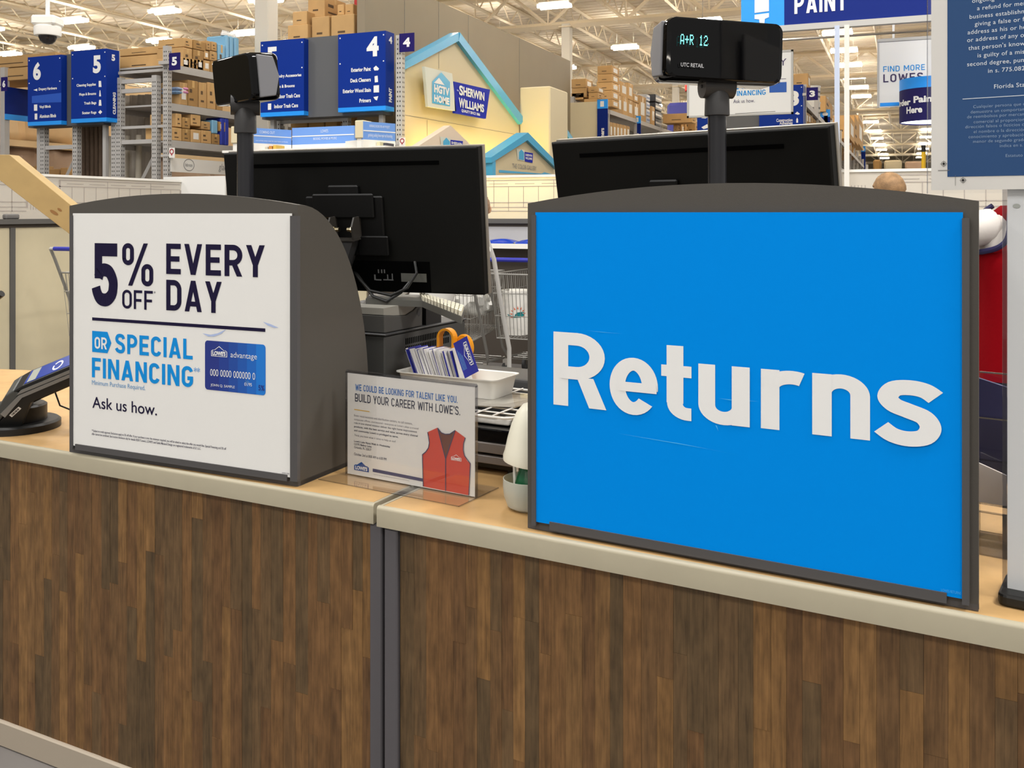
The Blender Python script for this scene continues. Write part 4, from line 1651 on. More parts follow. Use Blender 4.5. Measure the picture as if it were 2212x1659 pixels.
MB(FTB).prism([(-0.03, -0.022), (LEN, -0.022), (LEN, -0.012), (-0.01, -0.012)], -0.002, 0.092).build('upper_trim', m_termsil, t)
MB(FTB).prism([(-0.10, -0.075), (-0.02, -0.036), (LEN, -0.034), (LEN, -0.024), (-0.025, -0.025), (-0.105, -0.058)], -0.003, 0.093).build('lower_trim', m_termsil, t)
MB(FTB).prism([(-0.13, -0.115), (-0.075, -0.125), (-0.012, -0.066), (LEN, -0.060), (LEN, -0.034), (-0.02, -0.036), (-0.14, -0.09)], 0.004, 0.086).build('lower_body', m_black, t, bevel=0.003)
MB(FTB).prism([(-0.15, -0.07), (-0.06, -0.010), (-0.03, -0.004), (-0.02, -0.022), (-0.13, -0.085)], 0.0, 0.09).build('keypad_hood', mat('hood_grey', '#4c4d4a', 0.4), t, bevel=0.004)
MB(FTB).box(0.004, LEN - 0.004, 0.008, 0.082, -0.002, -0.0008).build('screen', mat('terminal_screen', '#2a3f8f', 0.15, emit=0.25, emit_col='#2a3f8f'), t)
MB(FTB).box(0.012, 0.040, 0.010, 0.080, -0.0008, -0.0003).build('screen_tile', mat('screen_tile', '#9b9f93', 0.3), t)
ringm = MB(FTB)
for i in range(20):
    a0, a1 = 2 * math.pi * i / 20, 2 * math.pi * (i + 1) / 20
    if 0.35 < (i / 20) < 0.45:
        continue
    pr = lambda a, r: (0.105 + r * 0.65 * math.cos(a), 0.042 + r * math.sin(a), -0.0003)
    ringm.add([pr(a0, .018), pr(a0, .026), pr(a1, .026), pr(a1, .018)], [(0, 1, 2, 3)])
ringm.build('screen_mark', m_white, t)
lp = FTB.w((-0.085, -0.0035, -0.085))
LB = Fr(lp, FTB.rx * 0.94 + FTB.rz * 0.34, FTB.ry, FTB.rz * 0.94 - FTB.rx * 0.34)
MB(LB).box(0, 0.042, 0.006, 0.0076, 0, 0.010).build('barcode_label', m_paper, t)
for i in range(9):
    MB(LB).box(0.006 + i * 0.0035, 0.0075 + i * 0.0035 + (i % 3) * 0.0006, 0.0055, 0.0076, 0.002, 0.008).build('barcode_bar', m_black, t)
c = MB()
c.tube([FT.w((0.03, 0.0, 0.075)), FT.w((0.08, 0.0, 0.10)), FT.w((0.16, 0.03, 0.135)), FT.w((0.24, 0.05, 0.16))], 0.0055, 8)
c.build('cable', m_black, t, smooth=True)
c = MB()
c.tube([FT.w((0.10, 0.05, 0.15)), FT.w((0.092, 0.05, 0.11)), FT.w((0.11, 0.05, 0.06)), FT.w((0.15, 0.06, 0.04)), FT.w((0.22, 0.06, 0.03)), FT.w((0.30, 0.06, 0.006))], 0.0028, 8)
c.build('thin_cable', m_black, t, smooth=True)
# tip of a black handle at the very left
q = P(4, 634, 3.0)
o = MB().tube([q, P(-80, 700, 3.05), P(-90, 860, 3.1), PZ(-90, 905, CT)], [0.011, 0.011, 0.012, 0.02], 10).build('scanner_stand', m_black, smooth=True)
tag(o, 'black rounded handle tip poking in at the left edge above the card terminal', 'handle')

# ---- till computer with vents, receipt printer and keyboard behind the white poster
FK = Fr(FL.w((0, 0, CT)), FL.rx)
far = FK.l(P(1005, 687, 3.10))
top = far.z
XS = far.x                       # the side that faces the customer gap
near_y = FK.px(832, 726, 0).y
yN = far.y - 0.46
t = thing('till_computer', 'dark grey till computer with a slotted vent behind the white card tray', 'computer', FK.w((XS - 0.15, (yN + far.y) / 2, 0)))
MB(FK).cbox(XS - 0.30, XS, yN, far.y, 0.002, top - 0.006, 0.004).build('case', mat('till_grey', '#3d3d3b', 0.5), t)
MB(FK).cbox(XS - 0.304, XS + 0.004, yN - 0.004, far.y + 0.004, top - 0.006, top, 0.002).build('lid', m_dgrey, t)
FSD = Fr(FK.w((XS, 0, 0)), FK.ry, -FK.rx, FK.rz)      # the side face: right runs away
va, vb = FSD.px(876, 722), FSD.px(971, 712)
nv = 26
for row in range(2):
    for i in range(nv):
        x = va.x + (vb.x - va.x) * i / nv
        z = top - 0.034 - row * 0.024
        MB(FSD).box(x, x + (vb.x - va.x) / nv * 0.5, -0.0006, 0.003, z - 0.009, z + 0.009).build('vent_slot', m_slot, t)
t2_ = thing('receipt_printer', 'dark grey receipt printer with a pale curved top behind the poster cabinet', 'printer', FK.w((XS - 0.1, yN + 0.15, top)))
pf = FSD.px(915, 690).x
pn = pf - 0.20
zp = top + 0.068
MB(FK).prism_x([(pn, top + 0.001), (pf, top + 0.001), (pf, zp), (pf - 0.012, zp + 0.003), (pf - 0.05, zp - 0.016), (pf - 0.09, zp - 0.026), (pf - 0.15, zp - 0.022), (pn, zp - 0.016)], XS - 0.19, XS - 0.004).build('body', mat('printer_grey', '#474643', 0.5), t2_, bevel=0.003)
MB(FK).prism_x([(pn, zp - 0.015), (pf - 0.15, zp - 0.021), (pf - 0.09, zp - 0.025), (pf - 0.05, zp - 0.015), (pf - 0.012, zp + 0.004), (pf - 0.012, zp + 0.009), (pn, zp + 0.004)], XS - 0.186, XS - 0.008).build('pale_cover', mat('printer_cover', '#8e8b82', 0.45), t2_)
gm = MB(Fr(FK.w((XS - 0.004, pf - 0.020, top + 0.045)), FK.ry, FK.rz, FK.rx))
gm.lathe([(0.012, -0.001), (0.011, 0.001)], n=14).build('speaker_grille', m_dgrey, t2_)
ZK = CT + zp + 0.022
kb = thing('keyboard', 'grey till keyboard with pale keys tilted on top of the receipt printer', 'keyboard', FK.w((XS, yN + 0.25, ZK - CT)))
kp = [PZ(790, 645, ZK), PZ(912, 650, ZK), PZ(997, 684, ZK), PZ(1003, 668, ZK), PZ(905, 637, ZK), PZ(800, 634, ZK)]
kk = MB()
kk.prism_z([(p.x, p.y) for p in kp], ZK - 0.018, ZK)
kk.build('case', mat('keyboard_grey', '#55544f', 0.5), kb)
m_key = mat('key_pale', '#d8d2bd', 0.5)
c00, c10, c11, c01 = kp[1], kp[2], kp[3], kp[4]


def bil(u, v):
    return (c00 * (1 - u) + c10 * u) * (1 - v) + (c01 * (1 - u) + c11 * u) * v


for r in range(4):
    for i in range(12):
        u0, u1, v0, v1 = (i + 0.12) / 12, (i + 0.9) / 12, 0.05 + r * 0.235, 0.05 + r * 0.235 + 0.19
        q = [bil(u0, v0), bil(u1, v0), bil(u1, v1), bil(u0, v1)]
        MB().prism_z([(p.x, p.y) for p in q], ZK + 0.0002, ZK + 0.012).build('key', m_key, kb)
MB(FK).box(XS - 0.12, XS - 0.01, pf + 0.03, pf + 0.12, top, ZK - CT - 0.018).build('prop', m_black, kb)

# ---- white tray of cards on a white wire rack
FW = Fr(FR_.w((0, 0, CT)), FR_.rx)
zr = 0.165
e0 = FW.px(1090, 904, 0.30)
t = thing('wire_rack', 'white coated wire rack standing between the flyer stand and the blue cabinet', 'rack', FW.w((0.2, 0.4, 0)))
xa, xb, ya, yb = e0.x - 0.30, e0.x + 0.02, 0.30, 0.66
zr = e0.z
m_wire = mat('white_wire', '#e9e6df', 0.35)
fp = rounded(xa, xb, ya, yb, 0.03, 5)
MB(FW).tube([(p[0], p[1], zr) for p in fp] + [(fp[0][0], fp[0][1], zr)], 0.0036, 8).build('rim_wire', m_wire, t, smooth=True)
for i in range(1, 7):
    y = ya + (yb - ya) * i / 7
    MB(FW).tube([(xa, y, zr), (xb, y, zr)], 0.0022, 6).build('cross_wire', m_wire, t)
for i in range(1, 6):
    x = xa + (xb - xa) * i / 6
    MB(FW).tube([(x, ya, zr + 0.004), (x, yb, zr + 0.004)], 0.0022, 6).build('long_wire', m_wire, t)
for x in (xa, xb):
    for y in (ya + 0.03, yb - 0.03):
        MB(FW).tube([(x, y, zr), (x, y, 0.0)], 0.0034, 8).build('leg', m_wire, t)
# papers in a clear sleeve on the rack
o = thing('paper_sleeve', 'clear plastic sleeve with papers lying on the white wire rack', 'paper', FW.w((xa + 0.2, 0.4, zr)))
MB(FW).prism_z([(xa + 0.10, ya + 0.05), (xb - 0.05, ya + 0.10), (xb + 0.01, ya + 0.27), (xa + 0.13, ya + 0.24)], zr + 0.0065, zr + 0.0085).build('paper', mat('sleeve_paper', '#b6afa2', 0.4), o)
MB(FW).prism_z([(xa + 0.17, ya + 0.09), (xb - 0.08, ya + 0.12), (xb - 0.06, ya + 0.20), (xa + 0.18, ya + 0.18)], zr + 0.0086, zr + 0.0092).build('printed_panel', mat('sleeve_print', '#d9d4c6', 0.4), o)
MB(FW).prism_z([(xa + 0.09, ya + 0.04), (xb - 0.04, ya + 0.09), (xb + 0.015, ya + 0.28), (xa + 0.12, ya + 0.26)], zr + 0.0094, zr + 0.0099).build('sleeve', m_acrylic, o)

# the tray
zt = zr + 0.010
bl, br = FW.pz(880, 852, zt), FW.pz(1082, 866, zt)
yb0 = FW.pz(1050, 862, zt).y
tx0 = FW.px(868, 830, yb0).x
tx1 = FW.px(1086, 850, yb0).x - 0.03
tdep = 0.115
zrim = FW.px(1060, 822, yb0 - 0.008).z
t = thing('card_tray', 'white plastic tray of cards standing on the wire rack', 'tray', FW.w(((tx0 + tx1) / 2, yb0 + 0.05, zt)))
tr = MB(FW)


def ring_(g, z, r):
    return [(p[0], p[1], z) for p in rounded(tx0 - g, tx1 + g, yb0 - g, yb0 + tdep + g, r, 4)]


rings = [ring_(0.0, zt, 0.012), ring_(0.010, zrim, 0.016), ring_(0.017, zrim + 0.002, 0.02), ring_(0.017, zrim - 0.001, 0.02)]
rings2 = [ring_(0.008, zrim, 0.015), ring_(-0.002, zt + 0.003, 0.011)]
n = len(rings[0])
allr = [rings[0], rings[1], rings[3], rings[2], rings2[0], rings2[1]]
fs = []
for r in range(5):
    for i in range(n):
        fs.append((r * n + i, r * n + (i + 1) % n, (r + 1) * n + (i + 1) % n, (r + 1) * n + i))
fs.append(tuple(range(n))[::-1])
fs.append(tuple(range(5 * n, 6 * n)))
tr.add([p for r in allr for p in r], fs)
tr.build('tray_body', m_whiteplastic, t, smooth=True)
# cards standing in the tray, leaning back to the left
m_cardw = mat('card_white', '#dedbd8', 0.5)
m_cardb = mat('card_front_blue', '#2b2f92', 0.4)
ncard = 46
rng = random.Random(12)
cw, chh = 0.062, 0.118
for i in range(ncard):
    t0 = i / (ncard - 1)
    x = tx0 + 0.040 + (tx1 - tx0 - 0.150) * t0 + rng.uniform(-0.0008, 0.0008)
    lean = math.radians(-24 + 6 * t0 + rng.uniform(-1.5, 1.5))
    yoff = yb0 + 0.020 + rng.uniform(-0.003, 0.012)
    up = FW.rz * math.cos(lean) + FW.rx * math.sin(lean)
    face = FW.rx * math.cos(lean) - FW.rz * math.sin(lean)
    rz_ = up
    # card plane: width along tray depth, normal along the tray
    fr = Fr(FW.w((x, yoff, zt + 0.004 + rng.uniform(0, 0.004))), FW.ry, -face, up)
    lastc = i == ncard - 1
    o = MB(fr).box(0, cw, -0.0009, 0.0013, 0, chh + rng.uniform(-0.003, 0.003)).build('gift_card', m_cardb if i % 7 in (2, 5) else m_cardw)
    if lastc:
        pass
    tag(o, 'blue and white card standing %s in the row in the white tray' % ('last' if lastc else 'in place %d' % (i + 1)), 'card', 'cards in the white tray')
    o['label'] = 'thin card standing upright in the packed row inside the white tray'
# front card turned towards the customer with the emblem
fx = FW.px(985, 745, yb0 + 0.02).x
cO, cR, cU = P(1001, 808, 2.445), P(1037, 811, 2.415), P(979, 742, 2.475)
up = (cU - cO)
ch2 = up.length
up.normalize()
rxc = cR - cO
rxc = (rxc - up * rxc.dot(up))
cw2 = rxc.length
rxc.normalize()
frc = Fr(cO, rxc, None, up)
card = MB(frc).box(0, cw2, 0, 0.0012, -0.012, ch2).build('gift_card', m_cardb)
tag(card, 'blue emblem card facing out at the right end of the row in the tray', 'card')
LOG = Fr(frc.w((cw2 * 0.88, -0.001, ch2 * 0.12)), up, None, -rxc)
logo(LOG, 0.0, ch2 * 0.74, 0.0, cw2 * 0.42, card, m_white, m_white, y=-0.0006)
for i in range(4):
    MB(frc).box(0.004 + 0.0035 * i, 0.005 + 0.0035 * i, -0.0003, 0.0002, 0.008, ch2 * 0.75 - 0.006 * i).build('fine_print', m_cyan2, card)

# orange loop and disc behind the cards
m_orange = mat('orange_plastic', '#e8981c', 0.4)
t = thing('orange_cutter', 'orange plastic cutter with loop handle sticking up behind the cards', 'cutter', FW.w((fx, yb0 + 0.09, zt)))
FO = Fr(FW.w((FW.px(966, 740, yb0 + 0.085).x, yb0 + 0.085, 0)), FW.rx)
zo0, zo1 = FW.px(968, 765, yb0 + 0.085).z, FW.px(968, 711, yb0 + 0.085).z
hw_ = 0.025
lp_ = MB(FO)
path = [(-hw_, zo0 - 0.06)] + [(-hw_, zo1 - hw_ - 0.004)] + arc(0, zo1 - hw_, hw_, hw_, 180, 0, 12) + [(hw_, zo1 - hw_ - 0.02), (hw_ * 0.8, zo0 - 0.06)]
for q in stroke(path, 0.006):
    lp_.prism(q, -0.012, 0.012)
lp_.build('loop_handle', m_orange, t)
FD = Fr(FW.w((FW.px(1004, 745, yb0 + 0.095).x, yb0 + 0.095, FW.px(1004, 749, yb0 + 0.095).z)), FW.rx - FW.ry * 0.3)
dk = MB(Fr(FD.o, FD.rx, FD.rz, -FD.ry))
dk.lathe([(0.032, -0.006), (0.036, -0.003), (0.036, 0.004), (0.032, 0.007), (0.022, 0.006)], n=28).build('disc', m_orange, t, smooth=True)
MB(FD).box(-0.012, 0.012, -0.004, 0.006, -(FD.o.z - (CT + zt)) + 0.006, -0.02).build('grip', m_orange, t)

# ---- black drawer unit under the rack
t = thing('cash_drawer', 'black and grey drawer unit under the white wire rack', 'drawer unit', FW.w((e0.x - 0.1, 0.5, 0)))
dx0, dx1, dy0 = e0.x - 0.24, e0.x + 0.012, 0.355
z_of = lambda py: FW.px(1060, py, dy0).z
za, zb2, zc2, zd, ze = z_of(1012), z_of(1003), z_of(955), z_of(981), z_of(926)
MB(FW).box(dx0 + 0.01, dx1 - 0.006, dy0 + 0.02, 0.62, 0.012, z_of(957)).build('frame', m_black, t)
MB(FW).cbox(dx0, dx1, dy0 + 0.005, 0.63, z_of(957), z_of(928), 0.003).build('top_tray', m_black_gloss, t)
MB(FW).cbox(dx0, dx1, dy0, dy0 + 0.02, z_of(980), z_of(958), 0.002).build('drawer_front', mat('drawer_grey', '#7b746f', 0.4), t)
MB(FW).cbox(dx0, dx1, dy0, dy0 + 0.02, z_of(1003), z_of(986), 0.002).build('drawer_front', mat('drawer_grey', ''), t)
for x in (dx0 + 0.03, dx1 - 0.05):
    MB(FW).box(x, x + 0.03, dy0 + 0.03, 0.60, 0.0, 0.012).build('foot', m_black, t)
o = MB(FW).prism([(e0.x - 0.16, z_of(926)), (e0.x - 0.045, z_of(926)), (e0.x - 0.035, z_of(910)), (e0.x - 0.06, z_of(908)), (e0.x - 0.09, z_of(916)), (e0.x - 0.16, z_of(914))], 0.40, 0.46).build('tape_dispenser', m_whiteplastic, bevel=0.004)
tag(o, 'small white plastic dispenser on the black drawer unit under the rack', 'dispenser')
# black tray behind the tray of cards
bt = FW.px(1045, 830, 0.72)
o = MB(FW).prism_x([(0.70, 0.0), (0.86, 0.0), (0.86, bt.z + 0.035), (0.74, bt.z + 0.02), (0.70, bt.z - 0.03)], bt.x - 0.25, bt.x + 0.35).build('cheque_reader', m_black, bevel=0.008)
tag(o, 'black slanted machine behind the white card tray', 'machine')

# ---- white pump dispenser beside the blue cabinet
pb = PZ(1143, 1098, CT)
FS = Fr(pb, FW.rx)
t = thing('tape_moistener', 'white domed dispenser in a frosted cup beside the blue cabinet', 'dispenser', pb)
m_frost = mat('frosted_cup', '#e2e4da', 0.3, trans=0.55, ior=1.1)
m_dome = mat('dome_white', '#e3dfcc', 0.35)
MB(FS).lathe([(0.036, 0.0), (0.050, 0.008), (0.058, 0.030), (0.0605, 0.052), (0.060, 0.070), (0.0585, 0.0705), (0.058, 0.056), (0.055, 0.030), (0.045, 0.012), (0.01, 0.009)], n=32).build('cup', m_frost, t, smooth=True)
MB(FS).lathe([(0.030, 0.012), (0.036, 0.045), (0.030, 0.072), (0.018, 0.100)], n=24).build('green_bottle', mat('green_liquid', '#0e5a36', 0.2), t, smooth=True)
MB(FS).tube([(-0.03, -0.01, 0.012), (-0.033, -0.01, 0.10)], 0.004, 8).build('dip_tube', m_whiteplastic, t, smooth=True)
dome = MB(FS)
vs, fs = [], []
rows = [(0.0605, 0.106), (0.061, 0.116), (0.058, 0.135), (0.053, 0.165), (0.046, 0.195), (0.036, 0.222), (0.022, 0.240), (0.004, 0.246)]
nn = 28
for r, z in rows:
    for k in range(nn):
        a_ = 2 * math.pi * k / nn
        lift = -0.008 * math.cos(a_ - 0.3) * (1 if z < 0.12 else 0)
        vs.append((r * math.cos(a_) + (z - 0.097) * 0.06, r * math.sin(a_), z + lift))
for i in range(len(rows) - 1):
    for k in range(nn):
        fs.append((i * nn + k, i * nn + (k + 1) % nn, (i + 1) * nn + (k + 1) % nn, (i + 1) * nn + k))
fs.append(tuple(range(7 * nn, 8 * nn)))
fs.append(tuple(range(nn))[::-1])
dome.add(vs, fs).build('dome', m_dome, t, smooth=True)

# ================================================================== RIGHT EDGE: LEGAL NOTICE STAND
yaw = math.radians(34.5)
rl_ = Vector((CO, S, 0)) * math.cos(yaw) - Vector((-S, CO, 0)) * math.sin(yaw)
p0 = PZ(2180, 1298, CT)
FN = Fr((p0.x, p0.y, CT), rl_)
t = thing('notice_stand', 'pale grey counter sign stand with a dark blue refund law notice', 'sign stand', p0)
xL = FN.px(2176, 900).x
MB(FN).box(xL, xL + 0.30, 0.0, 0.010, 0.015, 1.20).build('board', mat('board_grey', '#d6d8d9', 0.45), t)
MB(FN).prism_z([(p[0], p[1]) for p in rounded(xL - 0.012, xL + 0.31, -0.035, 0.085, 0.015, 4)], 0.001, 0.022).build('base', m_black, t, bevel=0.005)
MB(FN).box(xL - 0.008, xL - 0.001, 0.002, 0.006, 0.016, 1.2).build('clear_edge', m_acr_edge, t)
# notice sheet
nx0, nz0 = FN.px(2012, 300, -0.012).x, FN.px(2100, 410, -0.012).z
sheet = MB(FN).box(nx0, nx0 + 0.36, -0.014, -0.012, nz0, nz0 + 0.56).build('notice', mat('notice_white', '#d3d0ca', 0.4), t)
sheet['label'] = 'white bordered notice with dark blue field and white text'
MB(FN).box(nx0 - 0.007, nx0 + 0.38, -0.0115, -0.009, nz0 - 0.006, nz0 + 0.58).build('clear_backing', m_acrylic, t)
MB(FN).box(nx0 - 0.0075, nx0 - 0.0065, -0.014, -0.009, nz0 - 0.006, nz0 + 0.58).build('clear_edge', m_acr_edge, t)
FNP = FN.at((0, -0.014, 0))
YN = -0.0006
bx0, bz0 = FNP.px(2046.5, 300, YN).x, FNP.px(2050, 382, YN).z
m_noteblue = mat('notice_blue', '#2c4b76', 0.5, spec=0.2)
MB(FNP).flat(rect(bx0, bx0 + 0.30, bz0, bz0 + 0.50), YN).build('blue_field', m_noteblue, sheet)
m_note1 = mat('notice_text', '#ccd3dc', 0.5)
m_note2 = mat('notice_text_dim', '#7f95b2', 0.5)


def zn(cx, cy):
    return (2000 + cx / 3.949, cy / 3.949)


def tn(body, cx, cyb, hgt, m, bold=0.004, wid=0.60):
    q = FNP.px(*zn(cx, cyb), YN * 2)
    q2 = FNP.px(*zn(cx, cyb - hgt), YN * 2)
    h = q2.z - q.z
    vs, fs = glyph_mesh(body, bold, 1.06)
    sc = h / 0.70
    mb = MB(FNP)
    mb.add([(q.x + v[0] * sc * wid / 0.60, YN * 2, q.z + v[1] * sc) for v in vs], fs)
    mb.build('lettering', m, sheet)


for body, cx, cy in (('ongoing conduct in obtaining', 393, 25), ('a refund for merchandise from a', 436, 88), ('business establishment by', 370, 162), ('giving a false or fictitious name or', 417, 222),
                     ('address as his or her own or name', 355, 294), ('or address of any other person without', 350, 360), ("that person's knowledge and", 363, 428),
                     ('is guilty of a misdemeanor of the', 438, 490), ('second degree, punishable as', 350, 566), ('in s. 775.082 or 775.083', 528, 622), ('Florida Statutes', 578, 756)):
    tn(body, cx, cy, 36, m_note1)
for body, cx, cy in (('Cualquier persona que con', 402, 923), ('demuestre un comportamiento', 380, 968), ('de reembolsos por mercancia', 350, 1010), ('comercial al proporcionar', 406, 1052), ('dirección falsos o ficticios como', 334, 1096),
                     ('el nombre o la dirección', 406, 1136), ('conocimiento y aprobación', 363, 1180), ('menor de segundo grado', 400, 1220), ('indica en s. 775', 628, 1256), ('Estatuto', 678, 1340)):
    tn(body, cx, cy, 26, m_note2, bold=0.0)
a, b = FNP.px(*zn(313, 848), YN * 2), FNP.px(*zn(837, 818), YN * 2)
MB(FNP).flat(rect(a.x, a.x + 0.2, a.z, a.z + 0.0012), YN * 2).build('rule', m_note1, sheet)
for cx, cy in ((152, 1397), (317, 1537)):
    q = FNP.px(*zn(cx, cy), YN * 2)
    mk = MB(FNP)
    mk.flat([(q.x + 0.0022 * math.cos(k * math.pi / 8), q.z + 0.0022 * math.sin(k * math.pi / 8)) for k in range(16)], YN * 2)
    mk.build('register_dot', m_black, sheet)
    mk = MB(FNP)
    for quad in stroke([(q.x + 0.004 * math.cos(k * math.pi / 10), q.z + 0.004 * math.sin(k * math.pi / 10)) for k in range(21)], 0.0006):
        mk.flat(quad, YN * 2)
    mk.flat(rect(q.x - 0.006, q.x + 0.006, q.z - 0.0002, q.z + 0.0002), YN * 2.2)
    mk.flat(rect(q.x - 0.0002, q.x + 0.0002, q.z - 0.006, q.z + 0.006), YN * 2.4)
    mk.build('register_mark', m_black, sheet)
for (c0, c1) in (((105, 1453), (200, 1453)), ((252, 1495), (252, 1582))):
    p_, q_ = FNP.px(*zn(*c0), YN * 2), FNP.px(*zn(*c1), YN * 2)
    MB(FNP).flat(rect(min(p_.x, q_.x) - 0.0003, max(p_.x, q_.x) + 0.0003, min(p_.z, q_.z) - 0.0003, max(p_.z, q_.z) + 0.0003), YN * 2).build('crop_mark', m_mgrey, sheet)
q = FN.px(2196, 445)
dm = MB(FN)
dm.flat([(q.x + 0.006 * math.cos(k * math.pi / 6), q.z + 0.004 * math.sin(k * math.pi / 6)) for k in range(12)], -0.0008)
dm.build('sticky_dot', mat('sticky_grey', '#a9aca6', 0.3), t)

# ---- clear brochure holder between the blue cabinet and the notice
pb = PZ(2150, 1205, CT)
FB = Fr(pb, rl_)
t = thing('brochure_holder', 'clear plastic tiered brochure holder right of the blue cabinet', 'brochure holder', pb)
HX0, HX1 = -0.05, 0.09
z_b = lambda py: FB.px(2140, py, 0.0).z
for nm, y0, zt_ in (('front_sheet', 0.0, z_b(1110)), ('middle_sheet', 0.05, z_b(1010)), ('rear_sheet', 0.10, FB.px(2140, 906, 0.1).z), ('back_sheet', 0.15, FB.px(2140, 807, 0.15).z)):
    MB(FB).box(HX0, HX1, y0, y0 + 0.002, 0.002, zt_).build(nm, m_acrylic, t)
    MB(FB).box(HX0, HX1, y0 - 0.0005, y0 + 0.0025, zt_, zt_ + 0.003).build('lip', m_chrome if nm in ('rear_sheet', 'back_sheet') else m_acr_edge, t)
for x in (HX0, 0.02, HX1):
    MB(FB).box(x, x + 0.002, 0.0, 0.15, 0.002, z_b(1010)).build('divider', m_acr_edge, t)
MB(FB).box(HX0, HX1, 0.0, 0.152, 0.0, 0.003).build('floor_sheet', m_acr_edge, t)
zq0, zq1 = FB.px(2140, 985, 0.12).z, FB.px(2118, 815, 0.12).z
br = MB(FB).prism([(HX0 + 0.003, zq0 - 0.05), (HX1 - 0.003, zq0 - 0.05), (HX1 - 0.003, zq1 - 0.035), (HX0 + 0.003, zq1)], 0.108, 0.118).build('brochure', mat('brochure_navy', '#2b2c52', 0.5))
tag(br, 'dark blue brochure standing in the clear brochure holder', 'brochure')
MB(FB).box(HX0, HX1, 0.05, 0.15, z_b(1108), z_b(1108) + 0.002).build('tier_floor', m_acr_edge, t)
br = MB(FB).prism([(HX0 + 0.003, z_b(1105)), (0.018, z_b(1105)), (0.018, z_b(1040)), (HX0 + 0.003, z_b(1015))], 0.056, 0.062).build('brochure', mat('brochure_pale', '#ddd6d0', 0.5))
tag(br, 'pale leaflet standing in the middle tier of the clear brochure holder', 'brochure')

# ================================================================== STORE BEHIND THE DESK
def z1(x, y):
    return (x / 3.95, y / 3.95)


def z2(x, y):
    return (440 + x / 3.95, y / 3.95)


def z3(x, y):
    return (840 + x / 3.95, y / 3.95)


def zA(x, y):
    return (330 + x / 5.925, 60 + y / 5.925)


def zB(x, y):
    return (590 + x / 7.9, y / 7.9)


def zC(x, y):
    return (1220 + x / 7.373, 120 + y / 7.373)


def zR(x, y):
    return (1720 + x / 5.53, 60 + y / 5.53)


n_cartons = 0


def carton(x0, x1, y0, y1, z0, z1_, label, group, dark=False, sticker=False):
    """closed shipping carton with tape and print on its visible sides"""
    global n_cartons
    n_cartons += 1
    r = random.Random(n_cartons)
    g = 0.006
    x0, x1, y0, y1, z0, z1_ = x0 + g, x1 - g, y0 + g, y1 - g, z0, z1_ - 0.004
    c = thing('cardboard_box', label, 'box', ((x0 + x1) / 2, (y0 + y1) / 2, z0), group)
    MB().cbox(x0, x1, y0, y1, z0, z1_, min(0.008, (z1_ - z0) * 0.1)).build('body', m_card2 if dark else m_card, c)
    ym, zm = (y0 + y1) / 2, (z0 + z1_) / 2
    h, w, d = z1_ - z0, y1 - y0, x1 - x0
    tw = min(0.025, w * 0.12)
    MB().box(x1 - 0.004, x1 + 0.0015, ym - tw, ym + tw, z1_ - h * 0.28, z1_ - 0.006).build('tape', m_tape, c)
    if sticker or r.random() < 0.25:
        MB().box(x1, x1 + 0.002, y0 + w * 0.2, y0 + w * 0.75, z0 + h * 0.25, z0 + h * 0.75).build('paper_label', m_paper, c)
    else:
        a = r.uniform(0.12, 0.3)
        MB().box(x1, x1 + 0.0015, y0 + w * a, y0 + w * (a + 0.4), z0 + h * 0.22, z0 + h * 0.30).build('print', m_ink, c)
        MB().box(x1, x1 + 0.0015, y0 + w * a, y0 + w * (a + 0.25), z0 + h * 0.52, z0 + h * 0.66).build('print', m_ink, c)
    MB().box(x0 + d * 0.3, x0 + d * 0.62, y0 - 0.0015, y0, z0 + h * 0.30, z0 + h * 0.38).build('print', m_ink, c)
    return c


SNAP = []      # (x0, x1, shelf height, tolerance)


def snap(X, z):
    for x0, x1, h, tol in SNAP:
        if x0 <= X <= x1 and abs(z - h) < tol:
            return h
    return z


def carton_x(X, cv, xl, xr, yb, yt, depth, label, group, **k):
    """front corner and far corner read on the plane X = const (side that looks along +X)"""
    l0, r0 = cv(xl, yb), cv(xr, yb)
    a, b = PX(l0[0], l0[1], X), PX(r0[0], r0[1], X)
    zt = PX(cv(xl, yt)[0], cv(xl, yt)[1], X).z
    z0 = k.pop('z0', None)
    zt = min(zt, k.pop('ztmax', 99))
    return carton(X - depth, X, a.y, b.y, snap(X, a.z) if z0 is None else z0, zt, label, group, **k)


def carton_y(Y, cv, xl, xr, yb, yt, depth, label, group, **k):
    a, b = PY(*cv(xl, yb), Y), PY(*cv(xr, yb), Y)
    zt = PY(*cv(xl, yt), Y).z
    return carton(a.x, b.x, Y, Y + depth, snap((a.x + b.x) / 2, a.z), zt, label, group, **k)


def perforations(mb, x, y0, y1, z0, z1_):
    """dark slots up a post: on its front (-Y) and aisle (+X) sides"""
    z = z0
    while z < z1_:
        for s in (0.3, 0.7):
            yy = y0 + (y1 - y0) * s
            mb.add([(x[1] + 0.001, yy - 0.007, z), (x[1] + 0.001, yy + 0.007, z), (x[1] + 0.001, yy + 0.007, z + 0.022), (x[1] + 0.001, yy - 0.007, z + 0.022)], [(0, 1, 2, 3)])
            xx = x[0] + (x[1] - x[0]) * s
            mb.add([(xx - 0.007, y0 - 0.001, z), (xx + 0.007, y0 - 0.001, z), (xx + 0.007, y0 - 0.001, z + 0.022), (xx - 0.007, y0 - 0.001, z + 0.022)], [(0, 1, 2, 3)])
        z += 0.06


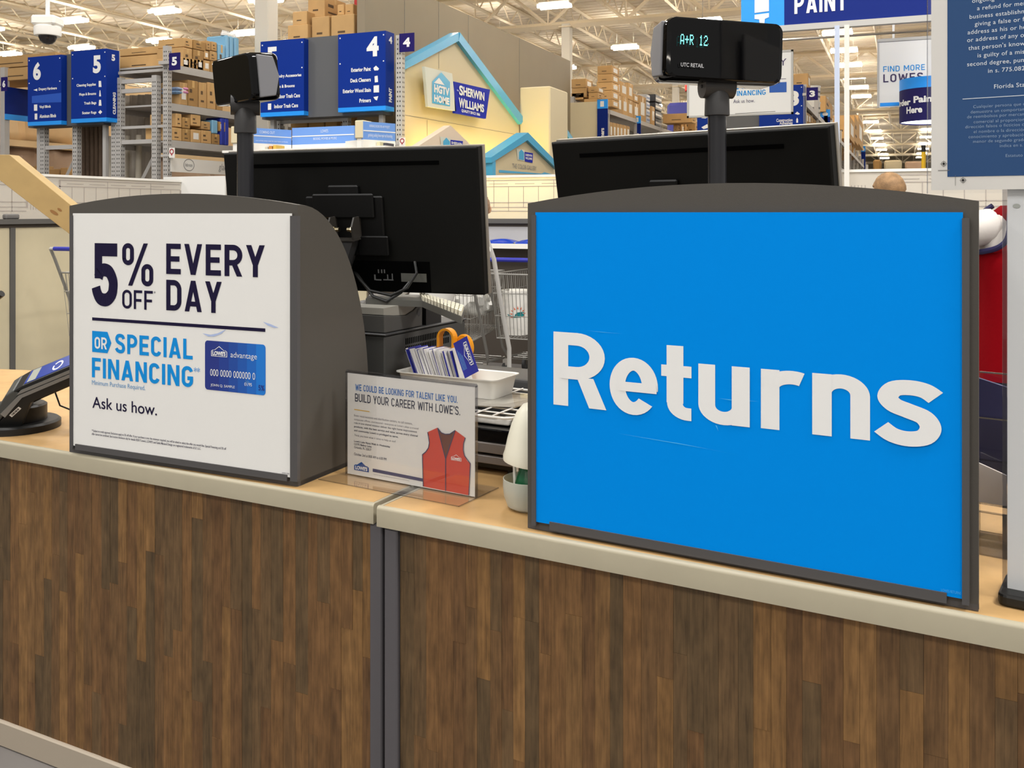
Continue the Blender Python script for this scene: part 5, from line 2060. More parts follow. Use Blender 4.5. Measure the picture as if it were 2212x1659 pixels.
def rack(label, x0, x1, y0, bays, bay, shelves, ztop, parent_name='pallet_rack', perf=True, pw=0.085):
    r = thing(parent_name, label, 'rack', ((x0 + x1) / 2, y0, 0))
    for i in range(bays + 1):
        y = y0 + i * bay
        for j, xx in enumerate(((x1 - pw, x1), (x0, x0 + pw))):
            MB().box(xx[0], xx[1], y, y + pw, 0, ztop).build('upright', m_rack, r)
            if perf and i == 0:
                pf = MB()
                perforations(pf, xx, y, y + pw, 1.7, ztop - 0.05)
                pf.build('perforations', m_hole, r)['kind'] = 'stuff'
        for z in (0.4, 1.6, 2.8, 3.6):
            if z < ztop:
                MB().box(x0 + pw, x1 - pw, y + 0.02, y + 0.055, z, z + 0.04).build('brace', m_rack, r)
    for z in shelves:
        SNAP.append((x0 - 0.1, x1 + 0.1, z, 0.16))
        for i in range(bays):
            ya, yb_ = y0 + i * bay + pw, y0 + (i + 1) * bay
            for xa_, xb_ in ((x1 - 0.045, x1 + 0.004), (x0 - 0.004, x0 + 0.045)):
                MB().box(xa_, xb_, ya, yb_, z - 0.105, z).build('beam', m_rack, r)
            MB().box(x0 + 0.045, x1 - 0.045, ya, yb_, z - 0.03, z - 0.006).build('deck', m_rack, r)
    return r


# ------------------------------------------------------------------ aisle five: rack left of it
XA = -9.65
G1 = 'cartons on the aisle five rack'
zs = [PX(*zA(380, 492), XA).z, PX(*zA(240, 965), XA).z, PX(*zA(240, 1437), XA).z]
rack('grey perforated pallet rack on the left of aisle five, loaded with cartons', XA - 1.05, XA, 10.55, 4, 2.75, zs + [1.5, 0.4], zs[0] + 0.25)
rows = {
    'bottom row of the top shelf': [(380, 475, 512, 370), (478, 568, 525, 385), (572, 654, 540, 395), (657, 740, 552, 408), (742, 834, 568, 418)],
    'middle row of the top shelf': [(388, 514, 372, 242), (524, 660, 388, 268), (662, 726, 398, 285), (736, 834, 418, 288)],
    'highest row of the top shelf': [(402, 518, 242, 120), (524, 688, 268, 145), (692, 752, 282, 158), (756, 830, 290, 168)],
    'middle shelf': [(350, 455, 968, 690), (456, 590, 985, 660), (596, 700, 1005, 690), (704, 815, 1020, 690), (822, 905, 1040, 700)],
    'lower shelf': [(245, 380, 1437, 1268), (384, 490, 1445, 1285), (494, 625, 1456, 1295), (628, 758, 1466, 1305), (764, 866, 1474, 1350)],
    'second layer of the lower shelf': [(300, 380, 1268, 1090), (384, 488, 1285, 1140), (494, 622, 1252, 1100), (628, 745, 1300, 1190), (850, 942, 1325, 1195)]}
prev_top = {}
for row, lst in rows.items():
    for i, (xl, xr, yb_, yt) in enumerate(lst):
        yb_ = yb_ - 2
        c = carton_x(XA + 0.0, zA, xl, xr, yb_, yt, 0.5, 'carton in the %s left of aisle five, %s from front' % (row, ORD[i]), G1, dark=(i % 3 == 1))
# long flat cartons on the very front top of that rack
for i, (xl, xr, yb_, yt, lab) in enumerate(((255, 352, 122, 106, 'long pale carton lying on top behind the cleaning sign'), (255, 352, 140, 123, 'long lower carton lying behind the cleaning sign'), (352, 372, 150, 124, 'short carton with a white label beside the aisle five flag'))):
    carton_y(10.9, lambda x, y: (x, y), xl, xr, yb_, yt, 0.6, lab, G1)
for i, (xl, xr, yb_, yt) in enumerate(((0, 60, 180, 153), (0, 60, 152, 127))):
    carton_y(10.9, lambda x, y: (x, y), xl - 60, xr + 60, yb_, yt, 0.7, 'wide tan carton at the far left behind the aisle six flag, %s of two' % ('lower', 'upper')[i], G1)
# goods: pale blue display box, light blue packs, pink and blue bundle
m_skyblue = mat('pack_sky_blue', '#7fb4d6', 0.4)
o = carton_x(XA, zA, 838, 935, 560, 200, 0.5, 'tall light blue display box on the top shelf left of aisle five', G1)
for ch in [c for c in C.objects if c.parent is o and c.name.startswith('body')]:
    ch.data.materials[0] = m_skyblue
for i, (xl, xr, yb_, yt) in enumerate(((940, 990, 400, 255), (992, 1045, 405, 240), (1048, 1115, 410, 235))):
    a, b = PX(*zA(xl, yb_), XA), PX(*zA(xr, yb_), XA)
    t = thing('bottle_pack', 'light blue shrink wrapped bottle pack on the aisle five top shelf, %s from the front' % ORD[i], 'pack', (XA - 0.2, a.y, zs[0]), 'bottle packs on the top shelf')
    MB().cbox(XA - 0.4, XA, a.y + 0.01, b.y - 0.01, zs[0], zs[0] + 0.62, 0.02).build('wrap', m_skyblue, t)
    for k in range(3):
        yy = a.y + (b.y - a.y) * (k + 0.5) / 3
        MB().lathe([(0.03, 0), (0.03, 0.03), (0.012, 0.06), (0.012, 0.08)], (XA - 0.08, yy, zs[0] + 0.62), n=10).build('bottle', m_white, t)
for i, (cy, col, nm) in enumerate(((775, '#8fa3c6', 'pale blue'), (820, '#7c9cc0', 'blue'))):
    for j, col2 in enumerate((col, '#d58fb4')):
        a, b = PX(*zA(292 + j * 80, cy + 20), XA - 0.02), PX(*zA(368 + j * 80, cy + 20), XA - 0.02)
        zt = PX(*zA(292 + j * 80, cy - 20), XA - 0.02).z
        o = MB().cbox(XA - 0.3, XA + 0.01, a.y, b.y, a.z, zt, 0.02).build('cloth_pack', mat('cloth_%d%d' % (i, j), col2, 0.8))
        tag(o, '%s folded cloth pack on the aisle five middle shelf, %s one' % (nm if j == 0 else 'pink', ('upper', 'lower')[i]), 'cloth')
o = MB().cbox(XA - 0.3, XA, PX(*zA(765, 1350), XA).y, PX(*zA(832, 1350), XA).y, PX(*zA(765, 1350), XA).z, PX(*zA(765, 1180), XA).z, 0.01).build('detergent_box', m_skyblue)
tag(o, 'light blue detergent box with white front on the lower aisle five shelf', 'box')
for i in range(2):
    a, b = PX(*zA(872 + i * 55, 1480), XA), PX(*zA(922 + i * 55, 1480), XA)
    o = MB().cbox(XA - 0.3, XA, a.y, b.y, zs[2], zs[2] + 0.42, 0.015).build('detergent_box', mat('pack_royal', '#2438a8', 0.4))
    tag(o, 'dark blue pack at the far end of the lower aisle five shelf, %s of two' % ('nearer', 'farther')[i], 'box')
# shelf header with product names
a, b = PX(*z1(1460, 1470), XA + 0.02), PX(*z1(1960, 1480), XA + 0.02)
zt, zb_ = PX(*z1(1460, 1345), XA + 0.02).z, PX(*z1(1460, 1465), XA + 0.02).z
t = thing('shelf_header', 'white shelf header strip with grey product names in aisle five', 'sign', (XA, a.y, zb_))
MB().box(XA + 0.005, XA + 0.02, a.y, b.y + 0.6, zb_, zt).build('panel', m_paper, t)
FX = face_x(XA + 0.02)
m_greyink = mat('grey_ink', '#8a8a88', 0.6)
cc = FX.px(*z1(1612, 1408))
rr = (FX.px(*z1(1656, 1408)).x - FX.px(*z1(1568, 1408)).x) / 2
mb = MB(FX)
rv = (zt - zb_) * 0.42
for q in stroke([(cc.x + rr * math.cos(k * math.pi / 12), cc.z + rv * math.sin(k * math.pi / 12)) for k in range(25)], 0.012):
    mb.flat(q, -0.002)
mb.build('ring', m_greyink, t)
tpx(FX, 'febreze', *[z1(v, 0)[0] for v in (1580, 1642)], z1(1612, 1422), z1(1612, 1392), m_greyink, t, y=-0.002, bold=0.01)
tpx(FX, 'glade', *[z1(v, 0)[0] for v in (1865, 1950)], z1(1900, 1470), z1(1900, 1398), m_greyink, t, y=-0.002, shear=0.15)

# ------------------------------------------------------------------ end frames left of aisle five with rolled goods
for i, (pa, pb_) in enumerate(((86, 166), (250, 338))):
    xa_, xb_ = PY(pa, 300, 10.55).x, PY(pb_, 300, 10.55).x
    t = thing('storage_rack', ('grey rack end frame below the blinds sign', 'grey rack end frame right of the cleaning sign')[i], 'rack', (xa_, 10.55, 0))
    ztf = 3.55
    for xx in (xa_, xb_ - 0.09):
        MB().box(xx, xx + 0.09, 10.55, 10.64, 0, ztf).build('upright', m_rack, t)
        pf = MB()
        perforations(pf, (xx, xx + 0.09), 10.55, 10.64, 1.7, ztf - 0.05)
        pf.build('perforations', m_hole, t)['kind'] = 'stuff'
    for z in (2.62, 3.36, 3.5) if i else (2.58,):
        MB().box(xa_ + 0.09, xb_ - 0.09, 10.57, 10.61, z - 0.04, z + 0.02).build('brace', m_rack, t)
    MB().bar((xa_ + 0.1, 10.6, 1.55), (xb_ - 0.09, 10.6, 2.4), 0.04).build('diagonal_brace', m_rack, t)
m_roll = mat('roll_brown', '#5e4c3c', 0.7, var=0.08, vscale=20)
m_tubew = mat('roll_pale', '#c2b9a8', 0.5)
m_tubeg = mat('roll_grey', '#8a8c92', 0.5)
for i in range(6):
    x = PY(176 + i * 9.2, 320, 10.9).x
    o = MB().tube([(x, 10.95, 0), (x, 10.95, 3.1)], 0.034, 12).build('carpet_roll', m_roll, smooth=True)
    tag(o, 'dark brown upright roll under the cleaning sign, %s from the left' % ORD[i], 'roll', 'dark rolls under the cleaning sign')
for i, (pxx, lean, mm, lab) in enumerate(((219, 0.0, m_tubeg, 'slim grey tube right of the dark rolls'), (226, 0.10, m_tubew, 'pale tube leaning right of the dark rolls'), (240, 0.02, m_tubew, 'pale upright tube beside the rack end frame'),
                                          (268, -0.06, m_tubew, 'pale tube leaning inside the rack end frame'), (298, -0.02, m_tubew, 'pale tube at the right inside the rack end frame'))):
    b0 = PY(pxx, 380, 11.0)
    tpz = 2.75
    o = MB().tube([(b0.x + lean, 11.0, 0), (b0.x - lean, 11.0, tpz)], 0.045, 12).build('cardboard_tube', mm, smooth=True)
    tag(o, lab, 'tube')
# grey plastic sheet hanging inside the frame
xa_, xb_ = PY(258, 200, 11.3).x, PY(325, 200, 11.3).x
vs, fs = [], []
for i in range(25):
    for k in range(2):
        vs.append((xa_ + (xb_ - xa_) * i / 24, 11.3 + 0.03 * math.sin(i * 1.1) + 0.015 * math.sin(i * 2.7), 1.5 + 1.9 * k))
fs = [(i * 2, i * 2 + 2, i * 2 + 3, i * 2 + 1) for i in range(24)]
o = MB().add(vs, fs).build('plastic_sheet', mat('sheet_grey', '#c4bbae', 0.4), smooth=True)
o.modifiers.new('thickness', 'SOLIDIFY').thickness = 0.004
tag(o, 'grey plastic sheet hanging in the rack end frame left of aisle five', 'sheet')
# tan wrapped goods across aisle six
XT = -14.6
for nm, py0, py1, col, lab in (('upper', 306, 150, '#d9b98b', 'tan sheet wrapping the upper stock left of the blinds sign'), ('lower', 420, 320, '#b99f88', 'darker tan sheet wrapping the lower stock behind the wooden beam')):
    a = PX(60, py0, XT)
    b = PX(60, py1, XT)
    vs, fs = [], []
    NY, NZ = 60, 8
    rr_ = random.Random(len(nm))
    for i in range(NY + 1):
        for k in range(NZ + 1):
            yy = 9.8 + 9.0 * i / NY
            t_ = k / NZ
            vs.append((XT + 0.10 * math.sin(i * 0.55 + t_ * 2.2) * (1 - 0.5 * t_) + 0.05 * math.sin(i * 1.7 - t_ * 3), yy, a.z + (b.z - a.z) * t_))
    fs = [(i * (NZ + 1) + k, (i + 1) * (NZ + 1) + k, (i + 1) * (NZ + 1) + k + 1, i * (NZ + 1) + k + 1) for i in range(NY) for k in range(NZ)]
    o = MB().add(vs, fs).build('stock_sheet', mat('sheet_' + nm, col, 0.6), smooth=True)
    o.modifiers.new('thickness', 'SOLIDIFY').thickness = 0.01
    tag(o, lab, 'sheet')
za, zb_ = PX(60, 318, XT).z, PX(60, 307, XT).z
o = MB().box(XT + 0.02, XT + 0.16, 9.8, 18.8, za - 0.01, zb_ + 0.01).build('rack_beam', mat('beam_cream', '#dcbf92', 0.5))
tag(o, 'cream beam between the two tan sheets left of the blinds sign', 'beam')
o = MB().box(XT - 0.3, XT - 0.15, 9.6, 18.8, 0, 4.0).build('stock_backing', mat('backing_tan', '#b89f80', 0.7))
tag(o, 'tan packed stock behind the wrapped sheets at the far left', 'stock')
for i, (xl, xr, yb_, yt) in enumerate(((103, 128, 388, 365), (129, 146, 388, 362), (147, 165, 388, 369), (70, 82, 388, 358))):
    carton_y(12.2, lambda x, y: (x, y), xl, xr, yb_, yt, 0.35, 'orange brown carton showing above the partition left of the dark rolls, %s from the left' % ORD[(i + 1) % 4], 'cartons above the partition')
o = MB().box(-14.4, -12.3, 12.15, 12.6, 0, PY(120, 388, 12.2).z - 0.002).build('stock_shelf', m_card2)
tag(o, 'brown shelf unit behind the partition carrying the orange cartons', 'shelf')
# aisle six banner and flag
F6 = face_x(-13.2)
a, b = PX(12, 187, -13.2), PX(90, 200, -13.2)
z0_, z1__ = PX(12, 258, -13.2).z, PX(12, 187, -13.2).z
t = thing('aisle_banner', 'plain dark blue hanging banner with a light blue foot behind the blinds sign', 'sign', (-13.2, a.y, z0_))
MB().box(-13.22, -13.2, a.y, b.y, z0_ + 0.09, z1__).build('panel', m_signblue_d, t)
MB().box(-13.22, -13.199, a.y, b.y, z0_, z0_ + 0.09).build('stripe', m_stripe, t)
MB().box(-13.32, -13.22, a.y, a.y + 0.09, 0, 3.9).build('post', m_rack, t)


def flag(pxl, pxr, pyt, pyb, Y, body, label, br):
    a, b = PY(pxl, pyb, Y), PY(pxr, pyb, Y)
    zt = PY(pxl, pyt, Y).z
    t = thing('aisle_flag', label, 'sign', (a.x, Y, a.z))
    MB().box(a.x, b.x, Y, Y + 0.012, a.z, zt).build('panel', m_flag, t)
    w, h = b.x - a.x, zt - a.z
    MB().box(a.x - br, a.x + 0.02, Y + 0.012, Y + 0.115, a.z + h * 0.4, a.z + h * 0.6).build('bracket', m_rack, t)
    text(face_y(Y), body, a.x + w * 0.26, a.x + w * 0.74, a.z + h * 0.26, a.z + h * 0.76, m_white, t, y=-0.002, bold=0.05)
    return t


flag(365, 388.5, 115, 152, 10.45, '5', 'small navy flag with a white five on the rack beside the cartons', 0.2)
flag(862.5, 894.5, 73, 113, 10.45, '4', 'small navy flag with a white four left of the house shaped display', 0.02)
flag(2, 15, 167, 197, 10.45, '6', 'small navy flag with a white six at the far left edge', 0.2)
flag(1742, 1767, 189.5, 217, 18.1, '3', 'small navy flag with a white three right of the hanging banner', 0.07)
# little map pin markers
for i, (pxl, pxr, pyt, pyb, lab) in enumerate(((365, 377, 319, 341, 'white map pin marker on the aisle five rack upright'), (862.5, 875, 297, 316, 'white map pin marker on the upright left of the house display'))):
    Y = 10.535 if i == 0 else 10.485
    a, b = PY(pxl, pyb, Y), PY(pxr, pyt, Y)
    t = thing('pin_marker', lab, 'sign', (a.x, Y, a.z))
    MB().box(a.x, b.x, Y, Y + 0.01, a.z, b.z).build('panel', m_paper, t)
    MB().box(a.x - 0.16, a.x + 0.01, Y + 0.01, Y + 0.03, a.z + 0.02, a.z + 0.05).build('bracket', m_rack, t)
    cx_, cz_, r_ = (a.x + b.x) / 2, a.z + (b.z - a.z) * 0.62, (b.x - a.x) * 0.32
    mb = MB(face_y(Y))
    for q in stroke([(cx_ + r_ * math.cos(math.radians(300 * k / 12 - 60)), cz_ + r_ * math.sin(math.radians(300 * k / 12 - 60))) for k in range(13)], r_ * 0.45):
        mb.flat(q, -0.002)
    mb.flat([(cx_ - r_ * 0.6, cz_ - r_ * 0.8), (cx_, cz_ - r_ * 2.0), (cx_ + r_ * 0.6, cz_ - r_ * 0.8)], -0.002)
    mb.build('pin', mat('pin_red', '#a5202c', 0.5), t)

# ------------------------------------------------------------------ hanging aisle directories


def directory(label, Y, panels, core, thick):
    """panels: list of (cv, TL, TR, BR, BL, side_px, side?) read on the plane Y"""
    t = thing('aisle_sign', label, 'sign', PY(core[0], core[3], Y))
    a, b = PY(core[0], core[3], Y + 0.14), PY(core[1], core[2], Y + 0.14)
    MB().box(a.x, b.x, Y + 0.10, Y + 0.35, PY(core[0], core[3], Y).z, PY(core[0], core[2], Y).z).build('core', m_signgrey, t)
    for (l, r, tp_, bt, dep) in panels:
        p0, p1 = PY(l, bt, Y), PY(r, bt, Y)
        zt = PY(l, tp_, Y).z
        sh_ = (zt - p0.z) * 0.055
        dep = PX(dep, (tp_ + bt) / 2, p1.x).y - Y
        MB().box(p0.x, p1.x, Y, Y + dep, p0.z + sh_, zt).build('panel', m_signblue, t)
        MB().box(p0.x, p1.x, Y, Y + dep, p0.z, p0.z + sh_).build('stripe', m_stripe, t)
        for xx in (p0.x + 0.03, p1.x - 0.03):
            for zz in (zt - 0.05, p0.z + (zt - p0.z) * 0.62):
                MB().box(xx - 0.008, xx + 0.008, Y - 0.002, Y, zz - 0.008, zz + 0.008).build('rivet', m_white, t)
    # the steel posts that carry the sign
    MB().box(a.x + 0.06, a.x + 0.12, Y + 0.2, Y + 0.26, 0, a.z + 0.3).build('post', m_rack, t)
    MB().box(b.x - 0.12, b.x - 0.06, Y + 0.2, Y + 0.26, 0, a.z + 0.3).build('post', m_rack, t)
    return t


YS = 10.35
ts = directory('blue aisle directory listing blinds and cleaning supplies for aisles six and five', YS, [(60, 132.4, 124, 272, 147), (153.7, 230, 111.4, 265.8, 257.5)], (66, 228, 121, 274), 0.3)
FS_ = face_y(YS)


def ds(t, cv, body, xl, xr, yb_, yt, bold=0.02, fr=None, m=None, **k):
    a, b = cv(xl, yb_), cv(xr, yt)
    xm_ = (a[0] + b[0]) / 2
    return tpx(fr or FS_, body, a[0], b[0], (xm_, a[1]), (xm_, b[1]), m or m_white, t, y=-0.003, bold=bold, **k)


ds(ts, z1, '6', 282, 348, 683, 530, 0.05)
ds(ts, z1, '5', 793, 860, 625, 472, 0.05)
for body, xl, xr, yc in (('Drapery Hardware', 330, 485, 758), ('Vinyl Blinds', 335, 433, 912), ('Aluminum Blinds', 337, 478, 988)):
    ds(ts, z1, body, xl, xr, yc + 16, yc - 14, 0.03)
for body, xl, xr, yc in (('Cleaning Supplies', 653, 818, 726), ('Mops & Brooms', 676, 820, 804), ('Trash Bags', 717, 822, 881), ('Scatter Rugs', 701, 822, 963)):
    ds(ts, z1, body, xl, xr, yc + 16, yc - 14, 0.03)


def ic(t, cv, pts, fr=None, y=-0.003):
    return shape(fr or FS_, t, [cv(*p) for p in pts], m_white, 'icon', y=y)


ic(ts, z1, [(285, 768), (318, 756), (318, 778)])
ic(ts, z1, [(290, 893), (318, 891), (318, 945), (290, 945)])
ic(ts, z1, [(296, 970), (318, 968), (318, 1020), (296, 1020)])
ic(ts, z1, [(842, 690), (862, 690), (866, 742), (842, 742)])
ic(ts, z1, [(850, 770), (856, 770), (862, 822), (846, 822)])
ic(ts, z1, [(846, 852), (862, 852), (866, 902), (842, 902)])
ic(ts, z1, [(838, 958), (856, 938), (872, 955), (856, 974)])
a, b = PY(133, 272, YS), PY(275, 272, YS)
pc_ = PY(*z1(275, 800), YS)
m_band = mat('sign_mid_blue', '#174fb4', 0.4)
shape(FS_, ts, [z1(272, 820), z1(523, 792), z1(523, 872), z1(272, 880)], m_band, 'band', y=-0.002)
xe = PY(230, 200, YS).x
FE = face_x(xe)
ds(ts, z1, '5', 952, 982, 520, 465, 0.05, FE)
ds(ts, z1, 'CLEANING', 963, 988, 976, 788, 0.05, FE, rot=90)

tb = directory('blue aisle directory listing laundry and paint goods for aisles five and four', YS, [(562.8, 656.5, 90.4, 252.7, 669), (730.4, 833, 74.7, 242.5, 851.5)], (570, 831, 86, 256), 0.3)
ds(tb, z2, '5', 538, 628, 565, 400, 0.05)
ds(tb, z2, '4', 1390, 1493, 482, 312, 0.05)
for body, xl, xr, yc in (('Laundry Accessories', 600, 833, 648), ('Mops & Brooms', 600, 776, 738), ('Outdoor Trash Cans', 600, 822, 818), ('Indoor Trash Cans', 602, 805, 902)):
    ds(tb, z2, body, xl, xr, yc + 18, yc - 16, 0.03)
for body, xl, xr, yc in (('Exterior Paint', 1258, 1426, 592), ('Deck Cleaners', 1252, 1426, 682), ('Exterior Wood Stain', 1188, 1427, 772), ('Primers', 1328, 1427, 856)):
    ds(tb, z2, body, xl, xr, yc + 18, yc - 16, 0.03)
ic(tb, z2, [(545, 805), (578, 800), (574, 852), (550, 856)])
ic(tb, z2, [(548, 885), (576, 882), (576, 936), (548, 938)])
ic(tb, z2, [(1448, 580), (1470, 560), (1496, 585), (1488, 600), (1456, 602)])
ic(tb, z2, [(1458, 650), (1484, 645), (1488, 700), (1460, 704)])
ic(tb, z2, [(1450, 730), (1496, 726), (1496, 788), (1450, 790)])
ic(tb, z2, [(1448, 828), (1490, 820), (1478, 858), (1462, 850)])
xe = PY(833, 200, YS).x
FE = face_x(xe)
ds(tb, z2, '4', 1580, 1608, 372, 310, 0.05, FE)
ds(tb, z2, 'PAINT', 1580, 1606, 872, 750, 0.05, FE, rot=90)

# rack that carries this sign, with cartons on top
G2 = 'cartons on top of the aisle four rack'
XB0, XB1 = PY(566, 250, 10.6).x, PY(868, 250, 10.55).x
zsB = PY(690, 86, 10.7).z
zU = PY(660, 300, 11.0).z
rack('grey perforated rack behind the laundry and paint sign, its top piled with cartons', XB0 + 0.1, -6.8, 10.75, 1, 1.6, [zsB, zU], zsB - 0.2)
for i, (xl, xr, yb_, yt, lab) in enumerate(((235, 590, 655, 432, 'wide carton lowest at the left of the pile above the aisle five sign'), (320, 575, 436, 200, 'carton with two arrow marks on the pile above the aisle five sign'),
                                            (582, 880, 310, -60, 'tall carton at the top of the pile above the grey sign core'), (645, 955, 655, 290, 'carton with purple print low in the pile above the sign'),
                                            (975, 1380, 655, 262, 'carton with a big dark mark left of the red pipe'), (1085, 1210, 262, 75, 'small carton with purple print left of the red pipe'),
                                            (1212, 1370, 262, 70, 'open pale carton directly left of the red pipe'), (1470, 1540, 655, 290, 'carton partly hidden right of the red pipe'))):
    Yb = 10.95 if i in (2, 5, 6) else 10.78
    c = carton_y(Yb + (0.02 * i), zB, xl, xr, yb_, yt, 0.55, lab, G2)
    if i == 0:
        pass
# end upright beside the flag
t = thing('rack_post', 'white perforated post between the paint sign and the house display', 'post', (XB1, 10.6, 0))
xp0, xp1 = PY(855, 300, 10.5).x, PY(868, 300, 10.5).x
MB().box(xp0, xp1, 10.5, 10.58, 0, PY(860, 76, 10.5).z).build('post', mat('post_white', '#bdb9b0', 0.5), t)
pf = MB()
perforations(pf, (xp0, xp1), 10.5, 10.58, 2.2, PY(860, 80, 10.5).z)
pf.build('perforations', m_hole, t)['kind'] = 'stuff'
# cartons seen under the sign
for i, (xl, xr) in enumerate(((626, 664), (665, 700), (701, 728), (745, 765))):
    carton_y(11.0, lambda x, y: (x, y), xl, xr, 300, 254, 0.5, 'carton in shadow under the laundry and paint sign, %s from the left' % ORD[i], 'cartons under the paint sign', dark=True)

# ------------------------------------------------------------------ book display with light blue headers
m_hdr = mat('header_blue', '#6f9be0', 0.45)
m_hdr2 = mat('header_blue_text', '#c9d9f2', 0.5)
t = thing('book_display', 'light blue headed book display in front of the aisle five sign', 'display stand', PY(690, 400, 9.9))


def header(p_l, y_l, p_r, y_r, pyt, pyb, lines_, m=None):
    a, b = PY(p_l, pyb, y_l), PY(p_r, pyb, y_r)
    zt = PY(p_l, pyt, y_l).z
    d = Vector((b.x - a.x, b.y - a.y, 0))
    fr = Fr((a.x, a.y, a.z), d)
    w, h = d.length, zt - a.z
    MB(fr).box(0, w, 0, 0.05, 0, h).build('header', m or m_hdr, t)
    MB(fr).box(0, w, -0.004, 0, h * 0.46, h * 0.52).build('header_line', m_white, t)
    for body, u0, u1, v0, v1 in lines_:
        text(fr, body, w * u0, w * u1, h * v0, h * v1, m_hdr2, t, y=-0.003, bold=0.02)
    MB(fr).box(0, w, 0.0, 0.4, -0.10, 0).build('canopy', m_whiteplastic, t)
    return fr, w, h


header(548, 9.55, 629.5, 10.0, 276, 309, [('COMING OUT', 0.15, 0.55, 0.66, 0.84), ('new arrivals every week for your home and family', 0.05, 0.9, 0.12, 0.22)])
header(631, 10.0, 765, 10.0, 276.5, 313, [("LOWE'S", 0.47, 0.59, 0.66, 0.84), ('BOOKS, MOVIES & MUSIC', 0.35, 0.73, 0.22, 0.38)])
header(785, 9.55, 854, 9.95, 262, 301, [('REFERENCE BOOKS FOR ANY PROJECT', 0.18, 0.82, 0.66, 0.84), ('gardening cooking home repair and decorating', 0.14, 0.9, 0.12, 0.36)])
for pl_, pr_, yt, yb_ in ((766, 785, 260, 299), (498, 512, 273, 310)):
    a, b = PY(pl_, yb_, 9.55), PY(pr_, yb_, 9.55)
    MB().cbox(a.x, b.x, 9.55, 9.75, a.z, PY(pl_, yt, 9.55).z, 0.01).build('end_block', m_cream, t)
    MB().box(a.x + 0.02, b.x - 0.02, 9.57, 9.73, 0, a.z).build('post', m_whiteplastic, t)
zsh = PY(600, 324, 9.8).z
MB().box(PY(500, 324, 9.8).x, PY(850, 324, 9.8).x, 9.62, 10.05, zsh - 0.03, zsh).build('shelf', m_whiteplastic, t)
bookc = ['#3a2d28', '#31508c', '#a33b34', '#c9c2b0', '#c98a3a', '#d9b24c', '#4a6a52', '#8a3f5a', '#d6cfa8', '#44434a']
for i in range(10):
    px_ = (552 + i * 9) if i < 6 else (792 + (i - 6) * 14)
    x = PY(px_, 320, 9.75).x
    o = MB().cbox(x, x + 0.045, 9.68, 9.86, zsh + 0.001, zsh + 0.036 + 0.008 * (i % 3), 0.004).build('book', mat('book_%d' % i, bookc[i], 0.5))
    tag(o, 'book lying on the display shelf under the blue headers, %s from the left' % ORD[i], 'book', 'books on the display shelf')
# white board and dark post on the partition
t = thing('notice_board', 'plain white board with a dark post left of the pole display', 'board', PY(420, 417, 9.05))
a, b = PY(353, 430, 9.16), PY(486, 430, 9.16)
MB().box(a.x, b.x, 9.16, 9.185, 1.53, PY(420, 381, 9.16).z).build('board', m_white_poster, t)
a, b = PY(356, 430, 9.13), PY(362.5, 430, 9.13)
MB().box(a.x, b.x, 9.13, 9.16, 1.525, PY(356, 393, 9.13).z).build('post', m_rail, t)

# ------------------------------------------------------------------ grey partition and house shaped paint display
XW = -6.6
za = PX(1232, 132, XW)
o = MB().box(XW - 0.12, XW, 10.85, za.y, 0, za.z).build('paint_partition', m_gwall)
tag(o, 'tall plain grey partition wall behind the house shaped paint display', 'partition')
for pxs in (874, 948, 1012, 1122):
    y = PX(pxs, 150, XW).y
    MB().box(XW - 0.002, XW + 0.003, y - 0.008, y + 0.008, 1.0, za.z).build('seam', mat('seam_dark', '#7d776b', 0.6), o)

XG = -5.95
FG = face_x(XG)


def gp(px, py, x=None):
    f = face_x(x) if x is not None else FG
    v = f.px(px, py)
    return (v.x, v.z)


g = thing('house_display', 'big cream gable shaped paint display with light blue roof edges', 'display', PX(985, 400, XG))
floor_z = 0.0
p = [gp(868, 152), gp(984, 80), gp(1121, 266), (gp(1123, 300)[0], 0.0), (gp(868, 300)[0], 0.0)]
MB(FG).prism(p[::-1], 0.0, 0.08).build('gable', m_gable, g)
MB(FG).prism([gp(866, 151), gp(983, 89), gp(983, 70.5), gp(866, 134)], -0.06, 0.08).build('roof_edge', m_ltblue, g)
MB(FG).prism([gp(983, 89), gp(1118.5, 269), gp(1126, 257), gp(986, 71)], -0.06, 0.08).build('roof_edge', m_ltblue, g)
for q in ([(868, 247), (1124, 291.5), (1124, 292.5), (868, 248)], [(922.6, 259), (923.4, 259), (923.4, 330), (922.6, 330)], [(947.6, 109), (948.4, 109), (948.4, 148), (947.6, 148)]):
    shape(FG, g, q, mat('seam_dark', ''), 'seam', y=-0.002)
# logo boards
X2 = XG + 0.16
F2_ = face_x(X2)


def g2(cx, cy):
    v = F2_.px(*z3(cx, cy))
    return (v.x, v.z)


bw = thing('logo_board', 'pale tilted logo board with a light blue house emblem on the gable', 'sign', PX(950, 240, X2))
MB(F2_).prism([g2(305, 567), g2(335, 910), g2(575, 948), g2(540, 627)], 0.0, 0.04).build('board', mat('board_pale', '#cfd2c6', 0.45), bw)
MB(F2_).box(F2_.px(945, 190).x - 0.1, F2_.px(945, 190).x + 0.1, 0.04, 0.16, F2_.px(945, 190).z - 0.1, F2_.px(945, 190).z + 0.1).build('spacer', m_gable, bw)
shape(F2_, bw, [z3(370, 695), z3(447, 617), z3(522, 700), z3(522, 908), z3(370, 880)], m_ltblue, 'house_emblem', y=-0.004)
shape(F2_, bw, [z3(385, 707), z3(428, 663), z3(476, 727)], m_white, 'roof_mark', y=-0.007)


def t3(parent, fr, body, xl, xr, yb_, yt, m, bold=0.03, **k):
    a, b = z3(xl, yb_), z3(xr, yt)
    xm_ = (a[0] + b[0]) / 2
    return tpx(fr, body, a[0], b[0], (xm_, a[1]), (xm_, b[1]), m, parent, y=-0.008, bold=bold, **k)


